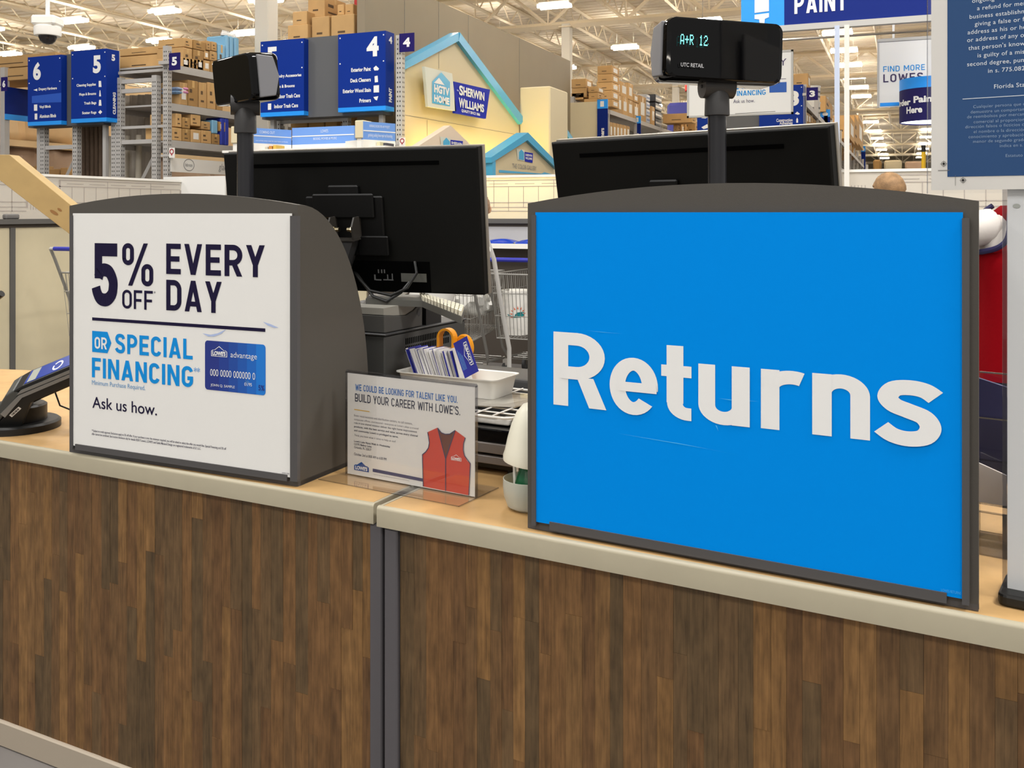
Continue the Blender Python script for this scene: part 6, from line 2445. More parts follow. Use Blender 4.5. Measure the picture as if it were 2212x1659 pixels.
t3(bw, F2_, 'HGTV', 386, 516, 804, 734, m_white, 0.05)
t3(bw, F2_, 'HOME', 386, 516, 882, 820, m_white, 0.05)
bs = thing('logo_board', 'deep blue tilted logo board with white lettering on the gable', 'sign', PX(1010, 255, X2))
MB(F2_).prism([g2(553, 695), g2(565, 965), g2(828, 1013), g2(863, 765)], 0.0, 0.04).build('board', m_swblue, bs)
MB(F2_).box(F2_.px(1020, 215).x - 0.1, F2_.px(1020, 215).x + 0.1, 0.04, 0.16, F2_.px(1020, 215).z - 0.1, F2_.px(1020, 215).z + 0.1).build('spacer', m_gable, bs)
t3(bs, F2_, 'S', 600, 634, 815, 730, m_white, 0.04)
t3(bs, F2_, 'HERWIN', 636, 815, 838, 765, m_white, 0.04)
t3(bs, F2_, 'W', 597, 648, 920, 838, m_white, 0.04)
t3(bs, F2_, 'ILLIAMS', 650, 812, 942, 872, m_white, 0.04)
t3(bs, F2_, 'QUALITY SINCE 1866', 620, 778, 976, 948, m_white, 0.03)
t3(bs, F2_, 'by', 582, 597, 780, 764, m_white, 0.03)
# tower block
Yt = PX(1122, 300, XG).y
a, b = PY(1122, 300, Yt), PY(1188, 300, Yt)
o = MB().cbox(a.x, b.x, Yt, Yt + 0.9, 0, PY(1122, 189, Yt).z, 0.02).build('display_tower', m_cream)
tag(o, 'plain cream tower block between the two house shaped gables', 'display')
# second gable behind the tower
g2o = thing('house_display', 'second cream gable with one light blue roof edge right of the cream tower', 'display', PX(1215, 400, XG))
MB(FG).prism([gp(1192, 250), (gp(1192, 300)[0], 0.0), (gp(1232, 300)[0], 0.0), gp(1232, 304)], 0.0, 0.08).build('gable', m_gable, g2o)
MB(FG).prism([gp(1190, 250), gp(1232, 310), gp(1232, 297), gp(1190, 236)], -0.05, 0.08).build('roof_edge', m_ltblue, g2o)
# small gables in front
X3 = -5.25
F3 = face_x(X3)


def g3(px, py):
    v = F3.px(px, py)
    return (v.x, v.z)


def small_logo(parent, fr, xa_, xb_, xc_, yt, yb_):
    shape(fr, parent, [(xa_, yt), (xa_ + 2, yb_ - 3), (xb_, yb_), (xb_, yt + 3)], mat('board_pale', ''), 'logo_plate', y=-0.006)
    w = xb_ - xa_
    shape(fr, parent, [(xa_ + w * .3, yt + w * .45), (xa_ + w * .6, yt + w * .1), (xa_ + w * .95, yt + w * .5), (xa_ + w * .95, yb_ - 2), (xa_ + w * .3, yb_ - 4)], m_ltblue, 'house_emblem', y=-0.009)
    shape(fr, parent, [(xb_, yt + 7), (xb_ + 1, yb_ + 1), (xc_ - 1, yb_ + 4), (xc_, yt + 10)], m_swblue, 'logo_plate', y=-0.006)
    h = yb_ - yt - 8
    for k, bd in enumerate(('SHERWIN', 'WILLIAMS')):
        yc = yt + 12 + k * h * 0.36
        tpx(fr, bd, xb_ + 2, xc_ - 2, ((xb_ + xc_) / 2, yc + h * .26), ((xb_ + xc_) / 2, yc), m_white, parent, y=-0.010, bold=0.03)


g3o = thing('small_gable', 'small cream gable with light blue roof and colour gallery lettering', 'display', PX(1125, 420, X3))
MB(F3).prism([g3(1063, 350), (g3(1063, 380)[0], 0.0), (g3(1196, 380)[0], 0.0), g3(1196, 362), g3(1133, 300)], 0.0, 0.12).build('gable', m_gable, g3o)
MB(F3).prism([g3(1055, 352), g3(1133, 303), g3(1134, 286.5), g3(1054, 340)], -0.05, 0.14).build('roof_edge', m_ltblue, g3o)
MB(F3).prism([g3(1133, 303), g3(1198, 366), g3(1198, 352), g3(1134, 286.5)], -0.05, 0.14).build('roof_edge', m_ltblue, g3o)
MB(F3).box(g3(1058, 360)[0], g3(1065, 360)[0], -0.04, 0.10, g3(1060, 380)[1], g3(1060, 347)[1]).build('corner_post', m_ltblue, g3o)
shape(F3, g3o, [(1078, 367), (1078, 373), (1198, 378), (1176, 372), (1170, 375)], m_ltblue, 'swoosh', y=-0.004)
tpx(F3, 'THE COLOR GALLERY', 1107, 1159, (1133, 366), (1133, 356), mat('grey_ink', ''), g3o, y=-0.005)
small_logo(g3o, F3, 1116, 1133, 1151.5, 321, 348)
X4 = -5.45
F4 = face_x(X4)
g4 = lambda px, py: (F4.px(px, py).x, F4.px(px, py).z)
g4o = thing('small_gable', 'small plain pinkish gable behind the left monitor with a tiny logo', 'display', PX(970, 420, X4))
MB(F4).prism([g4(903, 316), (g4(903, 330)[0], 0.0), (g4(1056, 360)[0], 0.0), g4(1056, 350), g4(973, 271)], 0.0, 0.10).build('gable', mat('gable_pink', '#dccbb8', 0.55), g4o)
small_logo(g4o, F4, 951, 973, 1000, 295, 325)
shape(F4, g4o, [(1030, 357), (1035, 366), (1047, 364), (1047, 368), (1030, 369)], m_ltblue, 'swoosh', y=-0.004)
# warm strip light at the foot of the big gable
o = thing('strip_lamp', 'warm strip lamp at the foot of the big cream gable', 'lamp', (XG + 0.28, 12.2, 2.02))
MB().tube([(XG + 0.28, 10.9, 2.02), (XG + 0.28, 16.3, 2.02)], 0.025, 8).build('tube', mat('warm_tube_wash', '#ffe9a0', 0.5, emit=65.0, emit_col='#ffe58a'), o)
MB().box(XG + 0.31, XG + 0.34, 10.9, 16.3, 1.9, 2.08).build('shield', m_whiteplastic, o)

# ================================================================== RIGHT HAND BACKGROUND
I_ = lambda x, y: (x, y)
YQ = 9.2
FQ = face_y(YQ)
# ---- hanging paint department sign on two posts
t = thing('paint_sign', 'large blue department sign reading paint above the desk', 'sign', PY(1820, 62, YQ))
a, b = PY(1601, 62, YQ), PY(2085, 30, YQ)
zb0 = a.z
MB().box(a.x, PY(1694, 60, YQ).x, YQ, YQ + 0.06, zb0, zb0 + 0.62).build('icon_panel', m_stripe, t)
MB().box(PY(1694, 60, YQ).x, b.x, YQ, YQ + 0.06, zb0, zb0 + 0.62).build('name_panel', mat('paint_navy', '#1b2c78', 0.5, spec=0.1), t)
for q in ([(1630, 28), (1661, 24), (1661, -30), (1630, -26)], [(1630, 32), (1661, 28), (1661, 37), (1652, 41), (1651, 53), (1641, 54), (1640, 42), (1630, 41)]):
    shape(FQ, t, q, m_white, 'brush_icon', y=-0.004)
dpx(FQ, 'PAINT', 1716, 1829, (1772, 26), (1772, -18), 0.19, m_white, t, y=-0.004)
MB().box(a.x + 0.3, b.x, YQ - 0.02, YQ + 0.05, zb0 - 0.055, zb0).build('bottom_rail', m_lgrey, t)
za = PY(1700, 86, YQ).z
MB().tube([(PY(1690, 88, YQ).x, YQ, za), (b.x, YQ, za)], 0.012, 8).build('pipe', m_chrome, t)
for pxl, pxr, mm in ((1803, 1814, mat('post_blueish', '#b9c3d6', 0.35)), (1824, 1835, mat('post_pale', '#ddd9d0', 0.45))):
    xa_, xb_ = PY(pxl, 200, YQ).x, PY(pxr, 200, YQ).x
    MB().box(xa_, xb_, YQ - 0.03, YQ + 0.0, 0.0, zb0 - 0.04).build('post', mm, t)

# ---- hanging white banners
YB = 12.2
FBn = face_y(YB)
t = thing('hanging_banner', 'white hanging banner about special financing behind the customer display', 'banner', PY(1600, 250, YB))
a, b = PY(1484, 250, YB), PY(1713.5, 250, YB)
z0_, zt_ = PY(1713.5, 246, YB).z, PY(1713.5, 107, YB).z
MB().box(a.x, b.x, YB, YB + 0.02, z0_, zt_).build('banner', m_white_poster, t)
for xx0, xx1, zz0, zz1 in ((b.x - 0.025, b.x, z0_, zt_), (a.x, a.x + 0.025, z0_, zt_), (a.x, b.x, zt_ - 0.025, zt_), (a.x, b.x, z0_, z0_ + 0.025)):
    MB().box(xx0, xx1, YB - 0.008, YB + 0.03, zz0, zz1).build('frame', m_lgrey, t)
for xx in (a.x + 0.2, b.x - 0.2):
    MB().tube([(xx, YB + 0.01, zt_), (xx, YB + 0.01, DZ - JH)], 0.004, 4).build('cord', m_chrome, t)
tb_ = lambda body, xl, xr, yb_, yt, m, **k: tpx(FBn, body, xl, xr, ((xl + xr) / 2, yb_), ((xl + xr) / 2, yt), m, t, y=-0.003, **k)
m_purp = mat('ink_purple', '#3b2f58', 0.5)
tb_('5% OFF EVERY DAY', 1500, 1699, 147, 132, m_purp)
dpx(FBn, 'SPECIAL', 1601, 1653, (1627, 191), (1627, 180.5), 0.15, m_cyan, t, y=-0.003)
dpx(FBn, 'FINANCING', 1584, 1654, (1619, 206), (1619, 195), 0.15, m_cyan, t, y=-0.003)
tb_('Ask us how.', 1584, 1630, 222, 214, m_purp)
shape(FBn, t, [(1588, 193), (1588, 184), (1595, 184), (1598, 188), (1595, 193)], m_cyan, 'or_tag', y=-0.003)
shape(FBn, t, [(1590, 174.5), (1698, 170.5), (1698, 169.5), (1590, 173.5)], m_purp, 'rule', y=-0.003)
shape(FBn, t, [(1662, 200), (1662, 179), (1699, 177), (1699, 199)], mat('card_blue_3', ''), 'card_picture', y=-0.003)
shape(FBn, t, [(1588, 246), (1675, 241), (1675, 240), (1588, 245)], m_mgrey, 'fine_print', y=-0.003)
YB2 = 10.6
FB2 = face_y(YB2)
t = thing('hanging_banner', 'white hanging banner starting with find more beside the blue drum sign', 'banner', PY(1955, 232, YB2))
a, b = PY(1897, 232, YB2), PY(2040, 232, YB2)
z0_, zt_ = PY(1897, 232.5, YB2).z, PY(1897, 91, YB2).z
MB().box(a.x, b.x, YB2, YB2 + 0.015, z0_, zt_).build('banner', m_white_poster, t)
MB().box(a.x - 0.01, b.x, YB2 - 0.01, YB2 + 0.03, zt_, zt_ + 0.03).build('top_bar', m_lgrey, t)
MB().box(a.x - 0.01, a.x + 0.01, YB2 - 0.006, YB2 + 0.02, z0_, zt_).build('side_bar', m_lgrey, t)
MB().tube([(PY(1930, 90, YB2).x, YB2 + 0.01, zt_), (PY(1930, 90, YB2).x, YB2 + 0.01, DZ - JH)], 0.012, 8).build('hanger', m_white, t)
tc = lambda body, xl, xr, yb_, yt, m, **k: tpx(FB2, body, xl, xr, ((xl + xr) / 2, yb_), ((xl + xr) / 2, yt), m, t, y=-0.003, **k)
dpx(FB2, 'FIND MORE', 1908, 1998, (1953, 153), (1953, 141), 0.12, m_cyan, t, y=-0.003, gap=0.2)
dpx(FB2, 'LOWES', 1908, 1994, (1951, 176), (1951, 158.5), 0.15, m_purp, t, y=-0.003, gap=0.2)
shape(FB2, t, [(1901, 230), (2038, 224), (2038, 216), (1901, 222.5)], m_stripe, 'stripe', y=-0.003)

# ---- round order here sign with a lit underside, on a pole
DD = 9.3
pc = P(2016, 214, DD)
rd = (2016 - 1948) / F * DD
DN = DD - rd * 0.7
zt_, zm_, zb_ = EYE.z + (HY - 165) / F * DN, EYE.z + (HY - 189) / F * DN, EYE.z + (HY - 260) / F * DN
t = thing('drum_sign', 'round navy drum sign for ordering paint with a glowing underside', 'sign', (pc.x, pc.y, 0))
FDm = Fr((pc.x, pc.y, 0), (CO, S, 0))
MB(FDm).lathe([(rd, zm_), (rd, zt_), (rd - 0.006, zt_), (rd - 0.006, zm_)], n=48, cap=False).build('top_band', m_stripe, t, smooth=True)
MB(FDm).lathe([(rd, zb_), (rd, zm_), (rd - 0.006, zm_), (rd - 0.006, zb_)], n=48, cap=False).build('drum', mat('drum_navy', '#262258', 0.5, spec=0.1), t, smooth=True)
MB(FDm).lathe([(0.02, zb_ + 0.012), (rd - 0.007, zb_ + 0.012), (rd - 0.007, zb_ + 0.016), (0.02, zb_ + 0.016)], n=48).build('lit_diffuser', mat('drum_glow', '#ffffff', 0.5, emit=3.0), t)
MB(FDm).tube([(0.03, 0, 0), (0.03, 0, zb_ + 0.01)], 0.02, 12).build('pole', mat('pole_navy', '#2a2a70', 0.35), t, smooth=True)
MB(FDm).lathe([(0.2, 0.0), (0.2, 0.02), (0.03, 0.03)], (0.03, 0, 0), n=24).build('foot', m_black, t)


def drum_text(body, xl, xr, yb_, yt):
    """lettering wrapped on the drum"""
    vs, fs = glyph_mesh(body, 0.04, 1.0)
    ax, bx = min(v[0] for v in vs), max(v[0] for v in vs)
    ay, by = min(v[1] for v in vs), max(v[1] for v in vs)
    r = rd + 0.002

    a0, a1 = math.radians(xl), math.radians(xr)
    z0, z1_ = EYE.z + (HY - yb_) / F * (DD - rd), EYE.z + (HY - yt) / F * (DD - rd)
    mb = MB(FDm)
    o = []
    for v in vs:
        th = a0 + (a1 - a0) * (v[0] - ax) / (bx - ax)
        o.append((r * math.sin(th), -r * math.cos(th), z0 + (z1_ - z0) * (v[1] - ay) / (by - ay)))
    mb.add(o, fs).build('lettering', m_white, t)


drum_text('Order', -114, -64, 222, 208)
drum_text('Paint', -58, -18, 219, 204)
drum_text('Here', -74, -42, 241, 226)

# ---- aisle four and three directory, farther back
YD = 18.2
td = directory('blue aisle directory mostly hidden behind the white financing banner', YD, [(1506, 1536, 198, 312, 1540), (1640, 1735, 187, 306, 1741)], (1512, 1733, 194, 312), 0.3)
FD_ = face_y(YD)
for body, xl, xr, yb_, yt, bo in (('4', 1514, 1532, 232, 200, 0.05), ('3', 1702, 1726, 229, 196, 0.05), ('Construction', 1677, 1712, 263, 256, 0.02), ('Adhesives', 1684, 1712, 269, 262.5, 0.02)):
    tpx(FD_, body, xl, xr, ((xl + xr) / 2, yb_), ((xl + xr) / 2, yt), m_white, td, y=-0.003, bold=bo)
for q in ([(1515, 255), (1521, 250), (1530, 253), (1524, 256)], [(1515, 275), (1528, 268), (1530, 276), (1520, 279)], [(1717, 246), (1722, 241), (1728, 246), (1724, 248)], [(1720, 258), (1722, 254), (1724, 258), (1724, 265), (1720, 265)]):
    shape(FD_, td, q, m_white, 'icon', y=-0.003)

# ---- rack C: past the grey partition
XC = XW
zc_ = PX(1314, 236, XC).z
yC0 = PX(1296, 240, XC).y
rack('grey rack past the grey partition with labelled cartons above', XC - 1.1, XC, 19.42, 7, 2.6, [zc_, 2.55, 1.2], zc_ + 0.02, perf=False)
a, b = PY(1232, 300, 19.3), PY(1292, 300, 19.3)
o = MB().box(a.x, b.x, 19.3, 19.36, 0, PY(1232, 222, 19.3).z).build('end_panel_board', m_cream)
tag(o, 'blank cream end panel right of the grey partition', 'panel')
for i, (pl_, pr_, yt, ym, body, lab) in enumerate(((1290, 1312.5, 215, 235, 'Primers', 'tall narrow blue aisle banner right of the cream end panel'), (1370, 1384, 251, 267, 'Stains', 'smaller narrow blue aisle banner on the far rack'))):
    Yq = 19.2 if i == 0 else PX(1377, 260, XC).y - 0.05
    Fq = face_y(Yq)
    a, b = PY(pl_, 330, Yq), PY(pr_, 330, Yq)
    t = thing('aisle_banner', lab, 'sign', (a.x, Yq, a.z))
    zt_, zm_ = PY(pl_, yt, Yq).z, PY(pl_, ym, Yq).z
    MB().box(a.x, b.x, Yq, Yq + 0.03, zm_, zt_).build('top_panel', m_stripe, t)
    MB().box(a.x, b.x, Yq, Yq + 0.03, 0.0, zm_).build('panel', m_signblue_d, t)
    MB().box(a.x + (b.x - a.x) * .3, a.x + (b.x - a.x) * .65, Yq - 0.003, Yq, zm_ + (zt_ - zm_) * .2, zm_ + (zt_ - zm_) * .8).build('icon', m_white, t)
    text(Fq, body, a.x + (b.x - a.x) * .3, a.x + (b.x - a.x) * .68, PY(pl_, 312, Yq).z, PY(pl_, 277 if i == 0 else 288, Yq).z, m_white, t, y=-0.003, bold=0.04, rot=90)
GC = 'cartons on the rack past the grey partition'
for i, (xl, xr, yb_, yt) in enumerate(((100, 340, 520, 375), (105, 345, 597, 521), (95, 310, 700, 598), (95, 295, 772, 701), (370, 528, 590, 492), (372, 530, 690, 591), (300, 525, 772, 691))):
    carton_y(19.5, zC, xl, xr, yb_, yt, 0.5, 'brown carton over the cream end panel, %s in the pile' % ORD[i], GC)
for i, (yb_, yt) in enumerate(((300, 165), (430, 301), (562, 431), (702, 563), (835, 703))):
    carton_y(yC0 + 0.15, zC, 515, 755, yb_, yt, 0.62, 'carton in the tall stack beside the blue banner, %s from the top' % ORD[i], GC, sticker=True)
lst = [(838, 890, 612, 392), (893, 1008, 640, 402), (1012, 1094, 690, 425), (838, 920, 868, 614), (924, 1008, 915, 645), (1012, 1094, 945, 692),
       (1100, 1180, 730, 600), (1100, 1190, 985, 735), (1192, 1300, 1020, 625), (1385, 1440, 1070, 800)]
for i, (xl, xr, yb_, yt) in enumerate(lst):
    carton_x(XC - 0.02, zC, xl, xr, yb_, yt, 0.55, 'labelled carton along the far rack top, number %s going away' % ORD[i], GC, sticker=True, z0=zc_ if i in (3, 4, 5, 7, 8, 9) else None)
m_pail = mat('pail_grey_white', '#b9bcc2', 0.4)
m_pailblk = mat('pack_black', '#2a2c33', 0.4)
for i, (xl, xr, yb_, yt, mm, lab) in enumerate(((1306, 1358, 1040, 600, m_pail, 'grey and white banded pack on the far rack top'), (1445, 1545, 1085, 600, m_pailblk, 'black stacked packs on the far rack top'))):
    a, b = PX(*zC(xl, yb_), XC), PX(*zC(xr, yb_), XC)
    zt_ = PX(*zC(xl, yt), XC).z
    t = thing('stock_pack', lab, 'pack', (XC, a.y, zc_))
    n = 4
    for k in range(n):
        h = (zt_ - zc_) / n
        MB().cbox(XC - 0.5, XC, a.y, b.y, zc_ + k * h, zc_ + (k + 0.9) * h, 0.02).build('layer', mm, t)
        MB().box(XC - 0.48, XC + 0.002, a.y + 0.02, b.y - 0.02, zc_ + (k + 0.3) * h, zc_ + (k + 0.55) * h).build('band', m_paper if i else mat('band_blue', '#6f83ab', 0.5), t)
for i in range(7):
    xl = 668 + i * 54
    carton_x(XC - 0.05, zC, xl, xl + 48, 1330, 1040 + i * 12, 0.5, 'white labelled carton under the far shelf, %s from the front' % ORD[i], GC, sticker=True)
a = P(1440, 240, 33)
o = MB().cbox(a.x, a.x + 0.9, a.y, a.y + 0.3, PX(1435, 262, XC).z - 0.6, PX(1435, 225, XC).z + 0.6, 0.1).build('blue_bundle', mat('bundle_blue', '#4b50b0', 0.4))
tag(o, 'rounded violet blue bundle on the far rack left of the directory', 'bundle')
zfar = PY(*zC(1800, 1230), 27.6).z
rack('grey rack left of the hidden directory carrying the far tan cartons', PY(*zC(1540, 1100), 27).x - 0.1, PY(*zC(2090, 1100), 27).x + 0.2, 26.95, 1, 2.4, [zfar], zfar - 0.02, perf=False)
for i, (xl, xr, yb_, yt) in enumerate(((1560, 2030, 1080, 930), (1725, 1800, 1230, 1100), (1805, 1860, 1230, 1085), (1870, 1925, 1230, 1010), (1935, 2080, 1230, 1050))):
    carton_y(27.0 + 0.3 * i, zC, xl, xr, yb_, yt, 0.6, 'far tan carton left of the hidden directory, %s from the left' % ORD[i], 'far cartons left of the directory')

# ---- rack D: right of aisle three sign
XD = -1.72
zd_ = PX(1745, 221, XD).z
rack('long grey rack running away right of the aisle three flag', XD - 1.1, XD, 18.6, 12, 2.7, [zd_, 2.9, 1.4], zd_ + 0.3, perf=False)
GD = 'cartons on the aisle three rack'
for i, (xl, xr, yb_, yt) in enumerate(((0, 150, 700, 550), (355, 440, 1010, 810), (640, 700, 1330, 1040), (700, 745, 1360, 1040), (745, 800, 1390, 1040))):
    if i == 0:
        carton_y(19.0, zR, -60, 145, 720, 550, 0.5, 'orange brown carton on top right of the financing banner', GD)
    else:
        carton_x(XD - 0.03, zR, xl, xr, yb_ - 10, yt, 0.6, 'brown carton on the aisle three rack top, %s going away' % ORD[i - 1], GD)
for i in range(6):
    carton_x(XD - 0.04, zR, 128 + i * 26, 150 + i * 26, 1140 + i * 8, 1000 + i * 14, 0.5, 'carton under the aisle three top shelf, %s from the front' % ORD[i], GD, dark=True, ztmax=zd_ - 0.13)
for i in range(9):
    carton_x(XD - 0.04, zR, 415 + i * 32, 443 + i * 32, 1290 + i * 16, 1090 + i * 26, 0.5, 'small carton on the aisle three middle shelf, %s going away' % ORD[i], GD, sticker=(i % 2 == 0), ztmax=zd_ - 0.13)
m_pailw = mat('pail_white', '#d3d2cd', 0.35)
for i, (cx_, lev) in enumerate(((205, 0), (205, 1), (305, 0), (305, 1), (365, 0), (372, 1))):
    p0 = PX(*zR(cx_, 720), XD - 0.18)
    p0.z = zd_ + lev * 0.362
    rr_ = 0.15
    hh_ = 0.36
    t = thing('paint_pail', 'white pail with grey bands on the aisle three rack, %s of six' % ORD[i], 'pail', p0, 'pails on the aisle three rack')
    MB(Fr(p0)).lathe([(rr_ * 0.9, 0), (rr_, hh_ * 0.9), (rr_ * 1.06, hh_ * 0.9), (rr_ * 1.06, hh_), (rr_ * 0.9, hh_)], n=20).build('pail', m_pailw, t, smooth=True)
    for k in (0.25, 0.55):
        MB(Fr(p0)).lathe([(rr_ * (0.92 + 0.1 * k) + 0.002, hh_ * k), (rr_ * (0.93 + 0.1 * k) + 0.002, hh_ * (k + 0.12))], n=20, cap=False).build('band', m_mgrey, t, smooth=True)
for i, (pl_, pr_, yt, ym, yb_, Yq) in enumerate(((1772, 1793, 237, 253, 330, 24.0), (1860, 1869.5, 316, 328, 400, 46.0))):
    a, b = PY(pl_, yb_, Yq), PY(pr_, yb_, Yq)
    t = thing('aisle_banner', ('narrow blue banner with a house icon above the right monitor', 'far narrow blue banner at the end of the aisle three rack')[i], 'sign', (a.x, Yq, a.z))
    zt_, zm_ = PY(pl_, yt, Yq).z, PY(pl_, ym, Yq).z
    MB().box(a.x, b.x, Yq, Yq + 0.04, zm_, zt_).build('top_panel', m_stripe, t)
    MB().box(a.x, b.x, Yq, Yq + 0.04, 0.0, zm_).build('panel', m_signblue_d, t)
    ic_ = [(pl_ + (pr_ - pl_) * u, yt + (ym - yt) * v) for u, v in ((.2, .55), (.5, .2), (.8, .55), (.7, .8), (.3, .8))]
    shape(face_y(Yq), t, ic_, m_white, 'icon', y=-0.004)
# far goods at the end of the aisle
for i, (pl_, pr_, yt, lab) in enumerate(((1884, 1905, 345, 'far low brown pallet of goods at the end of the aisle'), (1908, 1950, 346, 'far wrapped cream pallet at the end of the aisle'), (1953, 1995, 349, 'far pinkish pallet of goods beside the yellow post'))):
    Yq = 40.0
    a, b = PY(pl_, 420, Yq), PY(pr_, 420, Yq)
    t = thing('far_pallet', lab, 'pallet', (a.x, Yq, 0))
    MB().box(a.x, b.x, Yq, Yq + 1.2, 0, 0.14).build('pallet_base', m_card2, t)
    MB().cbox(a.x + 0.03, b.x - 0.03, Yq + 0.03, Yq + 1.17, 0.14, PY(pl_, yt, Yq).z, 0.06).build('load', (m_card2, m_cream, mat('load_pink', '#c9aa90', 0.7))[i], t)
p0 = P(1995, 400, 14)
t = thing('bollard', 'yellow post with a black top beside the drum sign pole', 'post', (p0.x, p0.y, 0))
zy, zk = EYE.z + (HY - 328) / F * 14, EYE.z + (HY - 314) / F * 14
MB(Fr((p0.x, p0.y, 0))).tube([(0, 0, 0), (0, 0, zy)], 0.03, 12).build('shaft', mat('post_yellow', '#e6b81e', 0.4), t, smooth=True)
MB(Fr((p0.x, p0.y, 0))).tube([(0, 0, zy), (0, 0, zk)], 0.032, 12).build('cap', m_black, t, smooth=True)

# ================================================================== SECURITY CAMERA
DC = 6.0
pc = P(103, 60, DC)
up_ = lambda py: EYE.z + (HY - py) / F * DC
wpx = DC / F
t = thing('security_camera', 'white dome security camera hanging on a pole at the upper left', 'camera', (pc.x, pc.y, up_(96)))
FCm = Fr((pc.x, pc.y, 0), (CO, S, 0))
MB(FCm).tube([(0, 0, up_(36)), (0, 0, DZ - JH)], 4.4 * wpx, 12).build('pole', m_white, t, smooth=True)
MB(FCm).cbox(-26 * wpx, 26 * wpx, -24 * wpx, 24 * wpx, up_(57), up_(36), 0.012).build('junction_box', m_whiteplastic, t)
MB(FCm).lathe([(26.5 * wpx, up_(78)), (27.5 * wpx, up_(74)), (27.5 * wpx, up_(59)), (25 * wpx, up_(57))], n=32).build('drum', m_whiteplastic, t, smooth=True)
MB(FCm).lathe([(3 * wpx, up_(96)), (10 * wpx, up_(94)), (15 * wpx, up_(89)), (18 * wpx, up_(82)), (18.5 * wpx, up_(78))], n=28).build('dome', mat('dome_smoke', '#2a2626', 0.06), t, smooth=True)

# ================================================================== WOODEN BEAM AT THE LEFT
m_beam = mat('pine_beam', '#a98f5e', 0.6, var=0.08, vscale=9)
m_beamtop = m_beam
DBm = 4.4
A1, A2_, B1, B2_ = P(-10, 337, DBm), P(20, 332, DBm), P(160, 442, DBm), P(152, 492, DBm)
FBm = Fr(P(20, 340, DBm), (CO, S, 0))
wp = DBm / F
prof = [(-60, 345), (-60, 334), (20, 334), (400, 645), (400, 710), (350, 660), (-5, 386), (-60, 386)]
zf_ = [((x - 20) * wp, (340 - y) * wp) for x, y in prof]
o = MB(FBm).prism(zf_[::-1], 0.0, 0.09).build('wooden_beam', m_beam, bevel=0.002)
tag(o, 'bent yellow pine beam slanting down behind the white poster cabinet', 'beam')
kn = MB(FBm)
for cx_, cy_, rx_, ry_ in ((117, 459, 9, 4), (129, 453, 5, 3)):
    kn = MB(FBm)
    kn.flat([((cx_ - 20 + rx_ * math.cos(k * math.pi / 6) ) * wp, (340 - cy_ + ry_ * math.sin(k * math.pi / 6) - 0.5 * rx_ * math.cos(k * math.pi / 6)) * wp) for k in range(12)], -0.0012)
    kn.build('knot', mat('knot_brown', '#8a6236', 0.6), o)
zl = FBm.o.z + zf_[4][1]
pl0 = FBm.w((zf_[4][0] - 0.03, 0.045, 0))
MB(Fr((pl0.x, pl0.y, 0))).box(-0.03, 0.03, -0.03, 0.03, 0.0, zl + 0.03).build('support_post', m_beam, o)

# ================================================================== SHOPPING CARTS
m_cartw = mat('cart_wire', '#9c9a94', 0.35, metal=0.6)
m_carth = mat('cart_handle_blue', '#2a2f9e', 0.35)


def cart(fr, label, H_=1.16):
    t = thing('shopping_cart', label, 'cart', fr.o)
    W_ = 0.30
    MB(fr).tube([(-W_ + 0.05, 0, H_), (W_ - 0.05, 0, H_)], 0.021, 10).build('handle_grip', m_carth, t, smooth=True)
    MB(fr).tube([(-W_, 0, H_), (W_, 0, H_)], 0.015, 8).build('handle_bar', m_lgrey, t, smooth=True)
    for s in (-1, 1):
        MB(fr).tube([(s * W_, 0, H_), (s * W_, 0.05, H_ - 0.1), (s * W_ * 0.98, 0.42, 0.30), (s * W_ * 0.9, 0.50, 0.20), (s * W_ * 0.8, 0.95, 0.17)], 0.015, 8).build('side_tube', m_cartw, t, smooth=True)
        for y in (0.46, 0.92):
            w = MB(Fr(fr.w((s * W_ * 0.88, y, 0.065)), fr.ry, None, fr.rx))
            w.lathe([(0.03, -0.014), (0.06, -0.014), (0.064, 0), (0.06, 0.014), (0.03, 0.014)], n=16).build('wheel', m_dgrey, t, smooth=True)
            MB(fr).box(s * W_ * 0.88 - 0.018, s * W_ * 0.88 + 0.018, y - 0.012, y + 0.012, 0.065, 0.19).build('fork', m_chrome, t)
    z0, z1_ = 0.42, 1.02
    # wire basket: rims, floor and walls
    def cor(u, v, k):    # u across -1..1, v along 0..1, k height 0..1
        return (u * W_ * (0.92 - 0.14 * v) * (0.90 + 0.10 * k), 0.05 + (0.12 - 0.06 * k) + v * (0.80 + 0.06 * k), z0 + (z1_ - z0) * k + 0.06 * v * (1 - k))
    for k, r in ((0, 0.005), (0.35, 0.004), (0.7, 0.004), (1, 0.009)):
        MB(fr).tube([cor(-1, 0, k), cor(1, 0, k), cor(1, 1, k), cor(-1, 1, k), cor(-1, 0, k)], r, 6).build('rim_wire', m_cartw, t)
    for i in range(15):
        u = -1 + 2 * i / 14
        MB(fr).tube([cor(u, 0, 1), cor(u, 0, 0), cor(u, 1, 0), cor(u, 1, 1)], 0.0032, 4).build('basket_wire', m_cartw, t)
    for i in range(1, 20):
        v = i / 20
        MB(fr).tube([cor(-1, v, 1), cor(-1, v, 0), cor(1, v, 0), cor(1, v, 1)], 0.0032, 4).build('basket_wire', m_cartw, t)
    for i in range(5):
        MB(fr).tube([(-W_ * 0.8, 0.45 + 0.11 * i, 0.19), (W_ * 0.8, 0.45 + 0.11 * i, 0.19)], 0.004, 4).build('tray_wire', m_cartw, t)
    return t


p0 = PY(1046, 563, 7.95)
cart(Fr((p0.x + 0.30, 7.95, 0)), 'grey wire shopping cart with a blue handle seen between the cabinets')
p1 = P(109, 537, 8.9)
cart(Fr((p1.x + 0.30, p1.y, 0)), 'shopping cart whose blue handle end shows left of the white poster', p1.z)
p2 = PY(1000, 640, 7.6)
cart(Fr((p2.x - 0.25, 7.6, 0)), 'wire shopping cart partly hidden behind the left monitor')
